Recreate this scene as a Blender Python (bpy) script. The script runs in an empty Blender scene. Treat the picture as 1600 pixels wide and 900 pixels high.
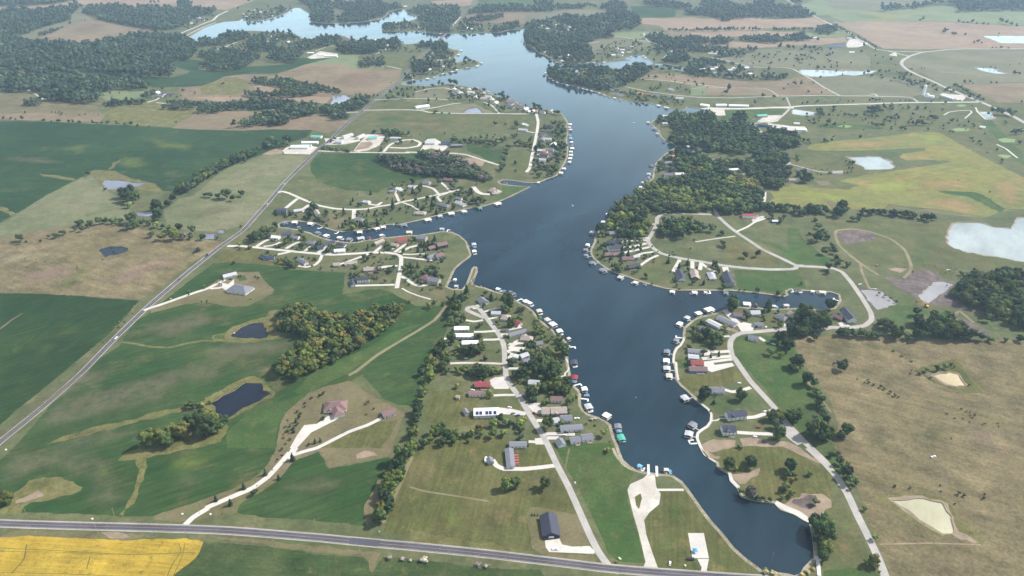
import bpy, math, random
import numpy as np
from mathutils import Vector, Matrix, noise
from mathutils.geometry import delaunay_2d_cdt
random.seed(7); rng = np.random.default_rng(7)
scene = bpy.context.scene
COL = scene.collection
# ------------------------------------------------------------------ camera, sky, sun, exposure
CAM_H = 500.0; PITCH = math.radians(28.8); FPX = 1109.0          # height above the lake, tilt below the horizon
cam_d = bpy.data.cameras.new('camera'); cam = bpy.data.objects.new('camera', cam_d); COL.objects.link(cam)
cam.location = (0, 0, CAM_H); cam.rotation_euler = (math.pi/2 - PITCH, 0, 0)
cam_d.sensor_width = 36; cam_d.lens = 36*FPX/1600; cam_d.clip_start = 1; cam_d.clip_end = 90000
scene.camera = cam
SUN_EL = math.radians(44); SUN_V = (0.93, 0.37)                   # the sun stands to the right and a little ahead
saz = math.atan2(SUN_V[0], SUN_V[1])
w = bpy.data.worlds.new('World'); scene.world = w; w.use_nodes = True
nt = w.node_tree; bg = nt.nodes['Background']
sky = nt.nodes.new('ShaderNodeTexSky'); sky.sky_type = 'NISHITA'; sky.sun_disc = False
sky.sun_elevation = SUN_EL; sky.sun_rotation = saz; sky.altitude = 500; sky.dust_density = 3.0
# fair weather cloud spread over the sky, thicker towards the horizon
tcw = nt.nodes.new('ShaderNodeTexCoord'); mpw = nt.nodes.new('ShaderNodeMapping'); mpw.inputs['Scale'].default_value = (1, 1, 3.2)
cn = nt.nodes.new('ShaderNodeTexNoise'); cn.inputs['Scale'].default_value = 2.6; cn.inputs['Detail'].default_value = 7
cr = nt.nodes.new('ShaderNodeMapRange'); cr.inputs[1].default_value = .42; cr.inputs[2].default_value = .66; cr.inputs[4].default_value = .75
cm = nt.nodes.new('ShaderNodeMix'); cm.data_type = 'RGBA'; cm.inputs[7].default_value = (9.0, 9.3, 9.8, 1)
nt.links.new(tcw.outputs['Generated'], mpw.inputs[0]); nt.links.new(mpw.outputs[0], cn.inputs['Vector']); nt.links.new(cn.outputs[0], cr.inputs[0])
nt.links.new(cr.outputs[0], cm.inputs[0]); nt.links.new(sky.outputs[0], cm.inputs[6]); 
sx = nt.nodes.new('ShaderNodeSeparateXYZ'); nt.links.new(tcw.outputs['Generated'], sx.inputs[0])
hr = nt.nodes.new('ShaderNodeMapRange'); hr.interpolation_type = 'SMOOTHSTEP'; hr.inputs[1].default_value = 0; hr.inputs[2].default_value = .46; hr.inputs[3].default_value = .95; hr.inputs[4].default_value = 0
nt.links.new(sx.outputs[2], hr.inputs[0]); hm_ = nt.nodes.new('ShaderNodeMix'); hm_.data_type = 'RGBA'; hm_.inputs[7].default_value = (17, 24.0, 26.5, 1)      # bright summer haze low in the sky
nt.links.new(hr.outputs[0], hm_.inputs[0]); nt.links.new(cm.outputs[2], hm_.inputs[6]); nt.links.new(hm_.outputs[2], bg.inputs[0]); bg.inputs[1].default_value = 0.08
sd = bpy.data.lights.new('sun', 'SUN'); sd.energy = 5.0; sd.angle = math.radians(0.6); sd.color = (1, .96, .91)
so = bpy.data.objects.new('sun', sd); COL.objects.link(so)
sv = Vector((math.sin(saz)*math.cos(SUN_EL), math.cos(saz)*math.cos(SUN_EL), math.sin(SUN_EL)))
so.rotation_euler = sv.to_track_quat('Z', 'Y').to_euler(); so.location = (0, 0, 900)
vs = scene.view_settings; vs.view_transform = 'Standard'; vs.look = 'None'; vs.exposure = 0.47; vs.gamma = 1; vs.use_curve_mapping = False
scene.cycles.max_bounces = 6; scene.cycles.volume_bounces = 1
HAZE = 0.00006; HAZE_COL = (.58, .76, .98)

# ------------------------------------------------------------------ materials
def lin(c):
    return tuple(((v/255)/12.92 if v/255 <= .04045 else ((v/255+.055)/1.055)**2.4) for v in c)
def new_mat(name, rough=.9, spec=.2):
    m = bpy.data.materials.new(name); m.use_nodes = True
    b = m.node_tree.nodes['Principled BSDF']; b.inputs['Roughness'].default_value = rough
    b.inputs['Specular IOR Level'].default_value = spec
    return m, m.node_tree, b
def add(nt, t, **k):
    n = nt.nodes.new(t)
    for a, v in k.items(): setattr(n, a, v)
    return n
def mixc(nt, fac, a, b, mode='MIX'):
    n = add(nt, 'ShaderNodeMix', data_type='RGBA', blend_type=mode)
    for s, v in ((0, fac), (6, a), (7, b)):
        if hasattr(v, 'default_value') or hasattr(v, 'links'): nt.links.new(v, n.inputs[s])
        else: n.inputs[s].default_value = v if s == 0 else (*v, 1)
    return n.outputs[2]
def noise_n(nt, vec, size, detail=5, rough=.6, lo=.35, hi=.65):
    n = add(nt, 'ShaderNodeTexNoise'); n.inputs['Scale'].default_value = 1/size
    n.inputs['Detail'].default_value = detail; n.inputs['Roughness'].default_value = rough
    nt.links.new(vec, n.inputs['Vector'])
    r = add(nt, 'ShaderNodeMapRange'); r.inputs[1].default_value = lo; r.inputs[2].default_value = hi
    nt.links.new(n.outputs[0], r.inputs[0]); return r.outputs[0]
def mapped(nt, vec, ang=0, sc=(1, 1, 1)):
    m = add(nt, 'ShaderNodeMapping'); m.vector_type = 'TEXTURE'
    m.inputs['Rotation'].default_value = (0, 0, math.radians(ang)); m.inputs['Scale'].default_value = sc
    nt.links.new(vec, m.inputs['Vector']); return m.outputs[0]
def ground_mat(name, c1, c2, size=90, fine=.22, fsize=4, c3=None, c3size=30, c3lo=.55, streak=None, k=1.0):
    """two-tone cover mottled at several sizes; streak = (angle, width m, length m, amount)"""
    m, nt, b = new_mat(name, .95, .1)
    tc = add(nt, 'ShaderNodeTexCoord').outputs['Object']
    c1 = tuple(v*k for v in lin(c1)); c2 = tuple(v*k for v in lin(c2))
    col = mixc(nt, noise_n(nt, tc, size, 6, .62, .38, .62), c1, c2)
    if c3:
        c3 = tuple(v*k for v in lin(c3))
        col = mixc(nt, noise_n(nt, tc, c3size, 7, .7, c3lo, c3lo+.14), col, c3)
    if streak:
        a, wd, ln, am = streak
        s = noise_n(nt, mapped(nt, tc, a, (ln, wd, 1)), 1, 3, .6, .3, .7)
        v = add(nt, 'ShaderNodeMapRange'); v.inputs[3].default_value = 1-am; v.inputs[4].default_value = 1+am
        nt.links.new(s, v.inputs[0])
        cc = add(nt, 'ShaderNodeCombineColor'); [nt.links.new(v.outputs[0], cc.inputs[i]) for i in range(3)]
        col = mixc(nt, 1.0, col, cc.outputs[0], 'MULTIPLY')
    at = add(nt, 'ShaderNodeAttribute'); at.attribute_name = 'soft'
    wn = noise_n(nt, tc, 11, 6, .7, .24, .54); wm = add(nt, 'ShaderNodeMath', operation='MULTIPLY'); nt.links.new(at.outputs['Alpha'], wm.inputs[0]); nt.links.new(wn, wm.inputs[1])
    col = mixc(nt, wm.outputs[0], col, at.outputs['Color'])
    f1 = noise_n(nt, tc, 24, 4, .6, .3, .7); v1 = add(nt, 'ShaderNodeMapRange'); v1.inputs[3].default_value = 1-fine*.7; v1.inputs[4].default_value = 1+fine*.7
    nt.links.new(f1, v1.inputs[0]); c1_ = add(nt, 'ShaderNodeCombineColor'); [nt.links.new(v1.outputs[0], c1_.inputs[i]) for i in range(3)]
    col = mixc(nt, 1.0, col, c1_.outputs[0], 'MULTIPLY')
    f = noise_n(nt, tc, fsize, 8, .8, .32, .68)
    v = add(nt, 'ShaderNodeMapRange'); v.inputs[3].default_value = 1-fine; v.inputs[4].default_value = 1+fine
    nt.links.new(f, v.inputs[0])
    cc = add(nt, 'ShaderNodeCombineColor'); [nt.links.new(v.outputs[0], cc.inputs[i]) for i in range(3)]
    col = mixc(nt, 1.0, col, cc.outputs[0], 'MULTIPLY')
    nt.links.new(col, b.inputs['Base Color']); return m
K = .62
GM = {
 'darkline': ground_mat('bent crop leaves', (34,56,32), (42,64,36), 40, .2, 3, k=K),
 'ground':  ground_mat('rough grass', (118,119,84), (98,108,72), 120, .28, 5, (140,130,98), 45, .56, k=K),
 'soy': ground_mat('crop leaves', (54,86,44), (74,94,54), 120, .18, 3, (102,104,66), 50, .54, (28,4,110,.26), k=K),
 'soydark': ground_mat('dense crop leaves', (46,72,40), (58,82,44), 120, .20, 3, (90,100,50), 60, .60, (38,4.5,160,.30), k=K),
 'soymute': ground_mat('weedy crop leaves', (64,86,48), (86,98,60), 40, .3, 2.5, (106,108,70), 14, .54, (-4,3,60,.2), k=K),
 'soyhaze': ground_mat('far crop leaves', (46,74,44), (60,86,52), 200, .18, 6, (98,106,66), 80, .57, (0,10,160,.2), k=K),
 'cropgrey':ground_mat('thin crop over soil', (74,98,72), (92,106,84), 110, .12, 3, (104,108,88), 40, .6, (45,2.5,60,.16), k=K),
 'pasture': ground_mat('dry pasture grass', (146,132,100), (128,118,86), 110, .36, 3.0, (110,106,74), 60, .53, (-28,7,60,.18), k=K),
 'pastgrn': ground_mat('pale pasture grass', (140,138,106), (122,128,92), 110, .24, 5, (112,122,80), 60, .56, k=K),
 'tan':     ground_mat('dry yard grass', (138,126,98), (120,116,82), 60, .24, 3, (104,112,70), 24, .58, k=K),
 'lawn': ground_mat('mown lawn grass', (98,108,68), (114,114,76), 50, .24, 3, (132,120,88), 20, .56, k=K),
 'green': ground_mat('lush lawn grass', (74,102,54), (92,108,62), 60, .24, 3, (114,114,74), 26, .56, k=K),
 'olive': ground_mat('mown meadow grass', (114,112,70), (96,102,58), 60, .24, 3, (138,126,84), 30, .54, (80,3.5,60,.20), k=K),
 'yellow': ground_mat('ripe yellow crop', (206,174,70), (186,160,68), 30, .26, 2.2, (128,120,56), 7, .57, (-4,2.5,50,.18), k=.60),
 'ylgreen': ground_mat('yellowing crop', (148,144,80), (132,136,80), 130, .2, 5, (168,144,98), 70, .54, (20,8,80,.12), k=K),
 'brown': ground_mat('harvested field stubble', (154,136,110), (138,122,98), 150, .16, 6, (128,126,94), 80, .56, (5,8,160,.12), k=K),
 'pink': ground_mat('bare reddish field', (174,150,126), (160,138,116), 200, .14, 8, (156,144,108), 110, .56, (8,12,240,.12), k=K),
 'straw':   ground_mat('straw coloured weeds', (134,128,84), (116,116,70), 18, .34, 2.5, (98,104,60), 9, .52, k=K),
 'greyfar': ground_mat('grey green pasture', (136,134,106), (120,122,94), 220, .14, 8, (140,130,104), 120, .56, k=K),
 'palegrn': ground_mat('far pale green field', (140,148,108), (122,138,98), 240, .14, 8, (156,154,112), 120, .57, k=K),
 'dirt':    ground_mat('bare tan earth', (180,160,138), (160,142,122), 14, .2, 2, (142,126,108), 8, .6, k=K),
 'mud':     ground_mat('grey churned mud', (136,122,116), (106,96,94), 8, .35, 1.6, (172,158,148), 14, .58, k=K),
 'track':   ground_mat('worn earth track', (160,150,120), (146,138,106), 20, .2, 2, k=K),
 'concrete':ground_mat('pale concrete', (222,216,208), (206,200,192), 12, .12, 2, (176,172,162), 9, .60, k=.74),
 'gravel':  ground_mat('white gravel', (218,212,202), (200,192,180), 14, .18, 1.2, (176,166,150), 10, .58, k=.72),
 'roadpale':ground_mat('worn pale road', (184,178,172), (170,166,160), 16, .14, 2, (156,152,146), 12, .60, k=.80),
 'asphalt': ground_mat('grey asphalt', (112,110,122), (98,97,108), 30, .1, 2, (128,126,134), 12, .6, k=.6),
 'verge':   ground_mat('gravel verge', (188,180,168), (168,160,146), 20, .15, 2, k=.75),
 'shore':   ground_mat('stone sea wall and riprap', (190,180,158), (158,150,128), 9, .3, 1.5, (120,120,92), 14, .58, k=.62),
 'green2':  ground_mat('clipped putting green', (158,176,120), (146,168,110), 12, .08, 2, k=K),
}
def water_mat(name, c, rough=.12, bump=.25, size=2.6):
    m, nt, b = new_mat(name, rough, .5); b.inputs['IOR'].default_value = 1.33
    tc = add(nt, 'ShaderNodeTexCoord').outputs['Object']
    c1 = lin(c); col = mixc(nt, noise_n(nt, mapped(nt, tc, 60, (2.6, 1, 1)), 90, 6, .65, .36, .64), tuple(v*.74 for v in c1), tuple(v*1.34 for v in c1))  # uneven reflection of wind streaks, painted into the base colour
    nt.links.new(col, b.inputs['Base Color'])
    rr = add(nt, 'ShaderNodeMapRange'); rr.inputs[3].default_value = rough*.6; rr.inputs[4].default_value = rough*2.0      # wind lanes
    nt.links.new(noise_n(nt, mapped(nt, tc, 35, (3.5, 1, 1)), 70, 5, .6, .4, .62), rr.inputs[0]); nt.links.new(rr.outputs[0], b.inputs['Roughness'])
    n = add(nt, 'ShaderNodeTexNoise'); n.inputs['Scale'].default_value = 1/size; n.inputs['Detail'].default_value = 4
    nt.links.new(mapped(nt, tc, 20, (2.2, 1, 1)), n.inputs['Vector'])
    bp = add(nt, 'ShaderNodeBump'); bp.inputs['Strength'].default_value = bump; bp.inputs['Distance'].default_value = .35
    nt.links.new(n.outputs[0], bp.inputs['Height']); nt.links.new(bp.outputs[0], b.inputs['Normal'])
    return m
WM = {'lake': water_mat('lake water', (33,50,60), .07, .045), 'navy': water_mat('dark pond water', (26,32,44), .1, .12),
      'grey': water_mat('grey pond water', (118,120,132), .12, .1), 'pale': water_mat('pale pond water', (142,150,148), .12, .1),
      'cream': water_mat('milky green pond water', (158,155,130), .2, .1), 'sand': water_mat('milky sand pond water', (186,170,136), .2, .1),
      'muddy': water_mat('muddy grey water', (140,138,138), .15, .1)}
def plain(name, c, rough=.6, spec=.3, metal=0, var=.12, size=1.5, streak=None):
    m, nt, b = new_mat(name, rough, spec); b.inputs['Metallic'].default_value = metal
    tc = add(nt, 'ShaderNodeTexCoord').outputs['Object']; l = lin(c)
    if streak: tc = mapped(nt, tc, 0, streak)
    col = mixc(nt, noise_n(nt, tc, size, 5, .65, .3, .7), tuple(v*(1-var) for v in l), tuple(min(.86, v*(1+var)) for v in l))
    nt.links.new(col, b.inputs['Base Color']); return m
RC = {'g': (118,118,126), 'l': (176,176,180), 'w': (226,224,220), 'n': (66,68,82), 'b': (122,98,96), 'r': (146,72,74), 't': (160,148,138),
      'T': (98,176,164), 'u': (74,90,150), 'o': (190,130,100), 'c': (196,190,180)}
ROOF = {k: plain('shingle roof '+k, v, .75, .2, 0, .16, .8, (3, 1, 1)) for k, v in RC.items()}
WC = {'w': (214,210,204), 'g': (150,148,150), 'b': (96,124,168), 'n': (52,56,70), 't': (176,160,138), 'k': (112,84,74), 'r': (150,60,60), 'u': (70,110,170), 'o': (190,130,100)}
WALL = {k: plain('siding '+k, v, .8, .2, 0, .07, .5) for k, v in WC.items()}
M_GLASS = plain('window glass', (44,52,62), .12, .6); M_DOOR = plain('painted door', (96,88,84), .5); M_GAR = plain('garage door', (226,224,220), .5, .3, 0, .04)
M_WOOD = plain('weathered wood', (150,136,116), .8); M_DECK = plain('dock decking', (178,170,156), .8); M_STEEL = plain('galvanised steel', (168,170,172), .4, .5, .6)
M_CONC = plain('cast concrete', (196,192,184), .85, .2, 0, .1, 2); M_BANK = plain('stone bank', (150,140,118), .95, .1, 0, .25, 1.2); M_TRUNK = plain('bark', (98,84,68), .9); M_BRICK = plain('chimney brick', (140,104,90), .9); M_PANEL = plain('solar panel', (34,44,92), .15, .6)
M_TYRE = plain('tyre rubber', (34,34,36), .8); M_ROCK = plain('pale boulder', (208,198,180), .9); M_COW = plain('black hide', (38,32,30), .8)
M_YEL = plain('machine yellow', (220,160,40), .5); M_BLACK = plain('black metal', (36,36,40), .5); M_CANVAS = plain('blue canvas', (70,150,200), .7)
M_VINYL = plain('white vinyl', (232,232,230), .4, .4, 0, .03); M_ALU = plain('dull aluminium', (190,192,196), .4, .5, .5)
CAR = {k: plain('car paint '+k, v, .25, .6, 0, .03) for k, v in {'white': (235,235,235), 'black': (30,30,34), 'red': (150,34,34), 'grey': (120,124,130), 'green': (60,120,96), 'blue': (60,96,150)}.items()}
def foliage_mat(name, attr):
    m, nt, b = new_mat(name, .85, .12)
    if attr:
        a = add(nt, 'ShaderNodeAttribute'); a.attribute_name = 'tint'; base = a.outputs['Color']
    else:
        base = add(nt, 'ShaderNodeObjectInfo').outputs['Color']
    g = add(nt, 'ShaderNodeNewGeometry')
    v = add(nt, 'ShaderNodeMapRange'); v.inputs[3].default_value = .62; v.inputs[4].default_value = 1.45
    nt.links.new(g.outputs['Random Per Island'], v.inputs[0])
    cc = add(nt, 'ShaderNodeCombineColor'); [nt.links.new(v.outputs[0], cc.inputs[i]) for i in range(3)]
    col = mixc(nt, 1.0, base, cc.outputs[0], 'MULTIPLY')
    tc = add(nt, 'ShaderNodeNewGeometry').outputs['Position']
    col = mixc(nt, noise_n(nt, tc, 3.2, 5, .7, .45, .62), col, mixc(nt, 1.0, col, (1.5, 1.28, .8), 'MULTIPLY'))
    nt.links.new(col, b.inputs['Base Color']); return m
M_LEAF = foliage_mat('tree leaves', False); M_LEAFS = foliage_mat('woodland leaves', True)
TINT = {'g': (.052,.080,.030), 'd': (.029,.050,.025), 'y': (.098,.122,.034), 'o': (.135,.125,.042), 'p': (.100,.092,.086),
        'c': (.024,.042,.026), 'f': (.042,.066,.044), 't': (.22,.19,.10), 'x': (.092,.122,.036), 'w': (.25,.235,.22), 'm': (0.072,0.037,0.037)}

# ------------------------------------------------------------------ survey: tiles of the traced map -> metres on the ground
TILE = {'A':(0,700,4.444),'B':(320,700,4.444),'C':(640,700,4.444),'D':(940,700,4.444),'E':(1240,700,4.444),'F':(0,500,4.444),'G':(320,500,4.444),
 'H':(640,560,6.4),'I':(840,560,6),'J':(1020,560,5.625),'K':(1240,500,4.444),'L':(660,430,6.208),'M':(1010,430,6.208),'N':(1230,320,4.286),
 'O':(890,320,4.324),'Q':(190,370,4.324),'R':(380,270,6),'S':(520,330,6.4),'T':(560,190,4.571),'U':(380,160,6.154),'V':(0,180,4.2105),
 'W':(0,380,5),'X':(900,160,4.706),'Y':(1200,160,4),'a':(0,0,5),'b':(280,0,5),'c':(560,0,5),'d':(820,0,5),'e':(1080,0,5),'f':(1320,0,5),'Z':(0,0,1)}
def rd(s):
    """'D 10,20 30,40 I 5,6' -> map positions"""
    out = []; t = TILE['Z']
    for w_ in s.split():
        if w_ in TILE: t = TILE[w_]; continue
        x, y = w_.split(','); out.append((t[0]+float(x)/t[2], t[1]+float(y)/t[2]))
    return out
sp, cp = math.sin(PITCH), math.cos(PITCH)
def flat(p, z=0.0):
    p = np.atleast_2d(np.asarray(p, float)); u = (p[:, 0]-800)/FPX; v = (p[:, 1]-450)/FPX
    dz = -(sp + v*cp); t = (z-CAM_H)/dz
    return np.stack([u*t, (cp - v*sp)*t], 1)
WATER = []      # (world polygon, material, name, label)
def seg_dist(q, A, B):
    out = np.full(len(q), 1e9)
    for i in range(0, len(q), 4000):
        s = q[i:i+4000]; d = B-A; L = (d**2).sum(1)+1e-9
        t = np.clip(((s[:, None]-A)*d).sum(2)/L, 0, 1)
        out[i:i+4000] = np.sqrt((((A+t[..., None]*d)-s[:, None])**2).sum(2)).min(1)
    return out
def inside(q, poly):
    x, y = q[:, 0], q[:, 1]; r = np.zeros(len(q), bool); j = len(poly)-1
    for i in range(len(poly)):
        xi, yi = poly[i]; xj, yj = poly[j]
        c = (yi > y) != (yj > y)
        r ^= c & (x < (xj-xi)*(y-yi)/((yj-yi) or 1e-12)+xi); j = i
    return r
SEG = {}
def relief_raw(q):
    x, y = q[:, 0], q[:, 1]
    z = 4.0*np.sin(x/150+.6*np.sin(y/260))*np.sin(y/190+1.3) + 2.2*np.sin(x/83+2+y/240)*np.sin(y/97+.4) + 1.0*np.sin(x/41+y/57)
    far = np.clip((y-1500)/3000, 0, 1)
    z += far*16*np.sin(x/420+1)*np.sin(y/520+.7) + np.clip((y-5000)/8000, 0, 1)*(60*np.sin(x/1700+.5)*np.sin(y/2300)+30)
    return z
def relief(q):
    q = np.atleast_2d(q)
    a = seg_dist(q, *SEG['lake']); b = seg_dist(q, *SEG['pond'])
    s = np.clip(a/170, 0, 1); s = s*s*(3-2*s); t = np.clip(b/60, 0, 1); t = t*t*(3-2*t)
    return relief_raw(q)*s*t
def P(p, h=0.0):
    """map positions -> (x, y, ground z) for a mark seen h metres above the ground"""
    z = np.zeros(len(p)); p = np.asarray(p, float)
    for _ in range(5):
        u = (p[:, 0]-800)/FPX; v = (p[:, 1]-450)/FPX; t = (z+h-CAM_H)/-(sp+v*cp)
        q = np.stack([u*t, (cp-v*sp)*t], 1); z = relief(q)
    return np.concatenate([q, z[:, None]], 1)
def mpp(y):
    return CAM_H/(sp+(y-450)/FPX*cp)/FPX
# ------------------------------------------------------------------ water outlines
LAKE = rd("""D 1300,872 1120,850 1010,770 920,690 850,600 760,500 700,420 650,350 600,280 560,230 500,190 460,180 400,178 310,165 260,155 200,125 150,80 130,30
I 750,800 722,740 705,680 690,620 640,582 590,555 540,540 480,520 440,490 410,440 405,390 410,340 395,300 350,260 310,215 302,190 312,150 302,100 290,50
L 1415,780 1410,740 1420,700 1400,640 1340,590 1300,570 1270,530 1220,490 1180,460 1130,420 1090,360 1040,315 980,280 900,235 850,200 760,170 690,150 610,120 540,105 495,90 488,50 508,10
S 1400,730 1450,600 1445,558 1415,550 1390,570 1330,730 1290,780 1200,775 1145,755 1170,700 1200,630 1230,570 1300,510 1370,460 1390,430 1370,380 1340,300 1270,240 1190,205 1080,200 1000,215 900,230 830,240 740,240 640,250 540,262
R 1308,602 1230,625 1150,632 1060,650 990,652 870,637 790,622 700,592 620,557 570,545 520,530 480,525 430,515 345,508 340,480 380,462 455,455 520,455 600,465 690,480 760,515 850,545 930,555 1000,550 1100,540 1180,530 1250,505 1340,490 1440,480
S 600,140 680,135 760,115 850,95 930,75 1040,45 1150,15
T 710,640 760,625 900,605 1010,570 1100,530 1232,464 1140,458 1060,450 1015,442 1003,430 1030,418 1100,420 1180,435 1235,437 1290,435 1350,410 1420,385 1450,340 1480,290 1500,240 1500,190 1490,130 1500,80 1490,40 1500,5
c 1590,885 1480,855 1400,845 1290,832 1240,800 1180,770 1100,755 1010,725 960,700 880,680 800,665 700,655 600,665 520,670 440,667 345,660 345,640 430,625 520,615 590,605 650,575 720,560 790,540 870,525 930,515 950,490 930,475 840,470 770,490 745,470 765,430 790,420 788,390 740,385 700,370 680,345 600,335 500,330 400,345 340,345 310,320 200,310 100,310
b 1400,312 1330,300 1290,280 1200,285 1100,290 1000,310 960,300 950,285 880,260 820,250 740,250 600,240 520,240 430,255 330,290 290,300 200,300 150,320 130,340 75,290 200,215 290,185 350,170 470,160 490,145 520,165 600,165 700,150 780,125 850,95 900,60 940,60 985,90 1020,110 1030,150 1025,172 1100,182 1300,182 1450,170 1540,155
c 200,138 230,110 240,90 310,75 355,75 370,95 420,115 480,130 440,150 380,170 310,175 250,180 200,190 180,215 200,245 320,245 450,240 550,250 600,265 740,260 830,265 930,260 1040,255 1100,255 1180,235 1250,230 1300,225 1320,240 1285,260 1290,300 1300,360
d 20,362 60,370 100,410 150,430 200,450 240,490 300,495 400,495 540,490 600,490 700,480 820,470 760,458 830,440 880,430 930,435 960,460 985,475 1000,490 1100,500 1200,520 1262,530 1240,555 1170,540 1090,520 1000,505 960,515 900,505 830,505 760,530 740,542 600,515 450,520 330,520 260,530 200,545 170,570 180,600 240,640 330,665 400,680 480,700 560,720 640,750 720,770 800,790 900,800 970,805 1050,825 1130,845 1220,862 1260,850 1272,835 1360,845 1420,860 1440,880
X 960,62 950,95 860,92 820,80 790,95 700,92 640,102 570,130 545,150 570,180 600,200 620,250 650,280 690,295 720,310 730,325 800,318 880,333 960,345 1000,365 975,375 900,365 840,352 760,342 720,337 690,352 650,380 600,430 580,450 570,500 560,560 500,600 490,640 420,680 330,730 270,770 250,820 240,860
O 250,130 240,135 200,170 170,210 165,250 140,300 140,330 160,365 200,400 260,440 320,465 400,490 480,520 560,545 640,565 740,580 860,578 1000,580 1100,580 1200,590 1300,600 1400,615 1450,622 1480,610 1470,585 1500,570 1560,572
N 20,575 100,575 200,580 290,585 340,600 350,640 310,690 240,700 130,695 60,690
M 1366,320 1300,325 1220,325 1130,320 1090,310 1030,315 930,308 890,302 820,312 740,335 690,360 640,375 560,390 490,410 440,440 390,480 360,510 350,590 350,630 320,670 280,700 260,740 250,800 250,850
J 178,40 190,90 200,190 240,240 300,290 340,330 380,370 430,410 480,450 505,490 500,550 470,590 420,620 385,650 375,690 390,740 420,800 450,850 500,880
D 690,0 705,30 740,70 795,105 800,130 850,165 880,180 890,230 940,280 960,330 1000,350 1080,370 1200,385 1240,430 1330,460 1400,500 1440,520 1460,600 1470,700 1470,760 1400,830 1380,870 1340,885""")
PONDS = [
 ('grey','V 680,430 720,422 850,435 955,445 900,465 800,480 700,490 680,460'),
 ('grey','V 885,640 930,632 990,630 1010,655 960,663 890,655'),
 ('navy','W 765,45 820,30 920,22 1005,35 1000,60 910,90 820,108 790,80'),
 ('grey','V 1345,785 1410,778 1415,815 1350,820'), ('grey','V 1440,755 1475,755 1465,780 1440,775'),
 ('navy','Q 735,665 770,640 800,620 860,590 905,580 950,580 965,610 990,650 985,680 940,687 880,688 800,685'),
 ('navy','G 50,570 120,530 200,490 240,455 290,430 340,433 385,440 410,485 460,510 430,535 380,560 270,610 160,680 100,665 80,600'),
 ('grey','b 1170,820 1200,780 1190,745 1290,740 1350,770 1310,800 1220,825'),
 ('grey','c 820,875 870,850 930,840 960,865 980,885 900,890'),
 ('pale','Y 500,340 600,339 700,338 760,370 800,405 760,418 620,420 590,405 540,370'),
 ('pale','Y 150,60 170,42 240,48 290,60 290,78 210,78 150,72'),
 ('pale','N 1110,130 1150,118 1300,120 1380,145 1500,157 1530,120 1545,88 1586,82 1750,75 1800,200 1750,420 1586,385 1500,365 1400,345 1250,325 1120,292 1080,260 1072,225 1082,180'),
 ('muddy','N 500,570 540,565 640,580 700,620 745,660 640,700 600,705 540,640'),
 ('muddy','N 880,610 915,570 980,515 1050,510 1110,530 1060,580 1020,600 950,660 900,640'),
 ('sand','K 980,390 1030,370 1090,360 1140,380 1170,420 1195,460 1120,460 1070,445 1030,420'),
 ('cream','E 700,365 800,358 900,350 1000,362 1035,385 1060,430 1090,500 1112,560 1110,595 1040,590 960,545 880,500 790,430'),
 ('pale','e 850,548 960,540 1100,550 1220,560 1340,555 1400,556 1300,575 1240,585 1000,600 930,595 880,580'),
 ('pale','f 0,552 150,555 250,548 200,570 80,590 0,585'),
 ('pale','f 1020,527 1100,530 1170,535 1190,555 1300,575 1200,577 1080,555'),
 ('pale','f 1070,278 1250,278 1460,278 1560,300 1500,340 1220,336'),
 ('pale','Y 1320,58 1400,60 1420,100 1370,108'),
]
lakeW = flat(LAKE)
pondW = [(k, flat(rd(s))) for k, s in PONDS]
def segs(polys):
    A = np.concatenate([p for p in polys]); B = np.concatenate([np.roll(p, -1, 0) for p in polys]); return A, B
SEG['lake'] = segs([lakeW]); SEG['pond'] = segs([p for _, p in pondW])

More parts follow.
